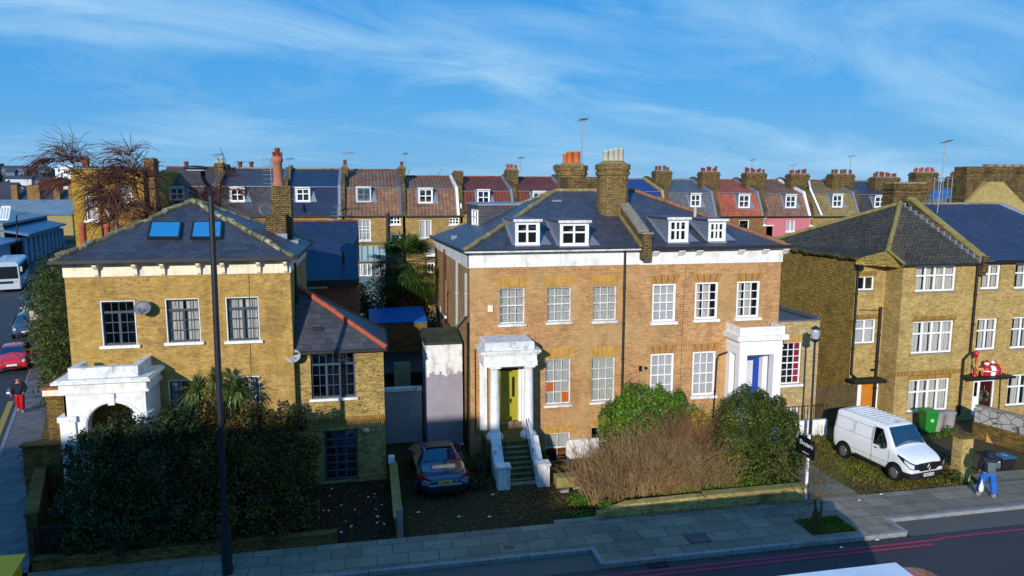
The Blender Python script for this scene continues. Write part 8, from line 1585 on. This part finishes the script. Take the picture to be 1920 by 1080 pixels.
def person(label, pose, top, trou, shoe, hood=None, scale=1.0):
    """pose: joints in metres, local, facing -Y"""
    P = {k: Vector(v) for k, v in pose.items()}
    root = thing('person', (0,0,0), label, 'person')
    V = [P['hip'], P['waist'], P['chest'], P['neck'], P['head'], P['crown'], P['lsh'], P['lel'], P['lwr'], P['rsh'], P['rel'], P['rwr'], P['lth'], P['lkn'], P['lan'], P['lto'], P['rth'], P['rkn'], P['ran'], P['rto']]
    E_ = [(0,1),(1,2),(2,3),(3,4),(4,5),(2,6),(6,7),(7,8),(2,9),(9,10),(10,11),(0,12),(12,13),(13,14),(14,15),(0,16),(16,17),(17,18),(18,19)]
    Rd = [(.16,.13),(.15,.12),(.17,.13),.065,(.085,.1),(.07,.08),.065,.05,.034,.065,.05,.034,.1,.065,.05,.04,.1,.065,.05,.04]
    for s, w_, e_ in (('l', 8, 'lel'), ('r', 11, 'rel')):      # palm, fingers, thumb
        a = V[w_]; d = (a-P[e_]).normalized(); sd_ = d.cross(Vector((0,1,0))).normalized() if abs(d.y) < .95 else Vector((1,0,0)); fw = d.cross(sd_).normalized(); b0 = len(V)
        V.append(a+d*.07); E_.append((w_, b0)); Rd.append((.032,.02))
        for k in range(4): base = a+d*.085+fw*(k-1.5)*.02; i0 = len(V); V += [base, base+d*(.035+.006*(k in (1,2)))+sd_*.006, base+d*(.06+.01*(k in (1,2)))+sd_*.018]; E_ += [(b0,i0),(i0,i0+1),(i0+1,i0+2)]; Rd += [.0085,.008,.007]
        i0 = len(V); V += [a+d*.03+fw*.035, a+d*.06+fw*.052]; E_ += [(b0,i0),(i0,i0+1)]; Rd += [.01,.008]
    skin('body', V, E_, Rd, M_SKIN, root)
    hips = [P['hip']+Vector((0,0,.06)), P['hip'], P['lth'], P['lkn'], P['lan']+Vector((0,0,.03)), P['rth'], P['rkn'], P['ran']+Vector((0,0,.03))]
    skin('trousers', hips, [(0,1),(1,2),(2,3),(3,4),(1,5),(5,6),(6,7)], [(.2,.16),(.21,.17),.145,.115,.11,.145,.115,.11], trou, root)
    for k in ('l','r'): a, t_ = P[k+'an'], P[k+'to']; skin('shoe', [a+Vector((0,0,.0)), a.lerp(t_, .5)+Vector((0,0,-.02)), t_+Vector((0,0,-.01))], [(0,1),(1,2)], [.1,.09,.075], shoe, root)
    tor = [P['hip']+Vector((0,0,-.1)), P['waist'], P['chest'], P['chest'].lerp(P['neck'], .75), P['lsh'], P['lel'], P['lwr']-(P['lwr']-P['lel'])*.08, P['rsh'], P['rel'], P['rwr']-(P['rwr']-P['rel'])*.08]
    skin('jacket', tor, [(0,1),(1,2),(2,3),(2,4),(4,5),(5,6),(2,7),(7,8),(8,9)], [(.24,.2),(.22,.18),(.24,.19),(.12,.11),.11,.088,.07,.11,.088,.07], top, root)
    m = MB(); h = P['head']; f = Vector((0,-1,0)); c_ = h.lerp(P['crown'], .5)
    for s in (-1,1): m.lathe((c_.x+s*.032, c_.y-.098, c_.z), [(.012,.004),(.012,0)], 8, 1, axis='y'); m.box(c_.x+s*.082-.01, c_.x+s*.082+.01, c_.y-.02, c_.y+.02, c_.z-.04, c_.z+.02)
    m.ext([(c_.x-.012,c_.y-.095,c_.z-.04),(c_.x+.012,c_.y-.095,c_.z-.04),(c_.x,c_.y-.095,c_.z+.0)], (0,-.022,0)); m.box(c_.x-.024, c_.x+.024, c_.y-.1, c_.y-.09, c_.z-.068, c_.z-.06, 2)
    m.build('face', [M_SKIN, M_DARK, plain('lips', C('8a4a44'), .6, .3)], root)
    return root, P
pz = lambda **k: k
std = dict(hip=(0,0,.95), waist=(0,.0,1.12), chest=(0,.0,1.34), neck=(0,-.01,1.5), head=(0,-.02,1.6), crown=(0,-.01,1.70), lsh=(.2,0,1.41), lel=(.25,.04,1.14), lwr=(.26,-.06,.90), rsh=(-.2,0,1.41), rel=(-.25,.06,1.14), rwr=(-.26,-.03,.9),
    lth=(.1,0,.86), lkn=(.12,-.06,.49), lan=(.13,.02,.09), lto=(.14,-.16,.05), rth=(-.1,0,.86), rkn=(-.11,-.03,.49), ran=(-.12,.1,.09), rto=(-.13,-.06,.04))
p1 = dict(std); p1.update(lkn=(.19,-.05,.5), lan=(.24,.0,.09), lto=(.25,-.2,.05), rkn=(-.17,-.05,.5), ran=(-.2,.05,.09), rto=(-.2,-.13,.05), head=(.01,-.06,1.59), crown=(.01,-.07,1.69), rel=(-.27,-.02,1.14), rwr=(-.22,-.18,.98), lel=(.27,-.02,1.14), lwr=(.24,-.14,.92))
pr1, P_ = person('person seen from behind, hooded dark jacket and bright blue jeans, walking off on the pavement', p1, M_JACK, M_JEANS, M_SHOE)
skin('hood', [P_['neck']+Vector((0,.03,-.1)), P_['neck']+Vector((0,.03,.0)), P_['head']+Vector((0,.03,.03)), P_['crown']+Vector((0,.02,.03))], [(0,1),(1,2),(2,3)], [(.22,.18),(.16,.17),(.18,.19),(.12,.13)], M_JACK, pr1)
jk = [c for c in bpy.data.objects if c.parent == pr1 and c.name.startswith('jacket')][0]; jk.data.materials.append(M_JACKG); jk.data.materials.append(M_PLATEW)
for q in jk.data.polygons:
    c_ = q.center
    if c_.y > .01 and c_.x < .10 and .8 < c_.z < 1.30+.1*(-c_.x): q.material_index = 1
    elif c_.y > .01 and c_.x < .10 and 1.30+.1*(-c_.x) <= c_.z < 1.335+.1*(-c_.x): q.material_index = 2
pr1.location = (21.14, 20.33, .125); pr1.rotation_euler = (0,0,R(150)); pr1.scale = (1.02,1.02,.99)
m = MB(); rings = []
for z, a, b in ((.02,.07,.04),(.10,.10,.06),(.24,.09,.05),(.34,.04,.025),(.52,.012,.008)): rings.append([(a*math.cos(i*math.pi/5)+.01*math.sin(i*3), b*math.sin(i*math.pi/5), z) for i in range(10)])
m.loft(rings); bg_ = tag(m.build('carrier_bag', [plain('crumpled_white_bag', (.72,.72,.74), .5, .3, var=.2, scale=12, dirt=C('4a4a54'), damt=.4, dsc=8)]), 'white carrier bag hanging beside the hooded walker', 'bag'); bg_.location = (20.83, 20.28, .36)
p2 = dict(std); p2.update(lel=(.27,-.04,1.16), lwr=(.2,-.2,1.0), rel=(-.28,.0,1.15), rwr=(-.3,-.12,.95), lkn=(.1,-.14,.5), lan=(.09,-.05,.1), rkn=(-.1,.05,.48), ran=(-.1,.22,.14), rto=(-.1,.1,.05))
pr2, P_ = person('person in a dark top and red trousers walking on the side street pavement', p2, M_JACK, plain('red_trousers', C('b01c28'), .8, .1, var=.12), M_SHOE)
skin('hair', [P_['head']+Vector((0,.03,.03)), P_['crown']+Vector((0,.01,.02))], [(0,1)], [(.085,.08),(.085,.09)], plain('dark_hair', C('1c1614'), .7, .2), pr2)
pr2.location = (PG(40,778)[0], PG(40,778)[1], .125); pr2.rotation_euler = (0,0,R(12))
m = MB(); m.loft([[(a*math.cos(i*math.pi/5), b*math.sin(i*math.pi/5), z) for i in range(10)] for z, a, b in ((0,.14,.05),(.1,.17,.07),(.34,.15,.06),(.38,.08,.04))]); m.box(-.15,.15,-.075,-.06,.1,.2,1); hb_ = tag(m.build('shoulder_bag', [plain('blue_bag', C('2c4478'), .6, .3), M_PLATEW]), 'blue and white shoulder bag carried by the walker in red trousers', 'bag'); hb_.location = (pr2.location.x-.36, pr2.location.y-.02, 1.0)
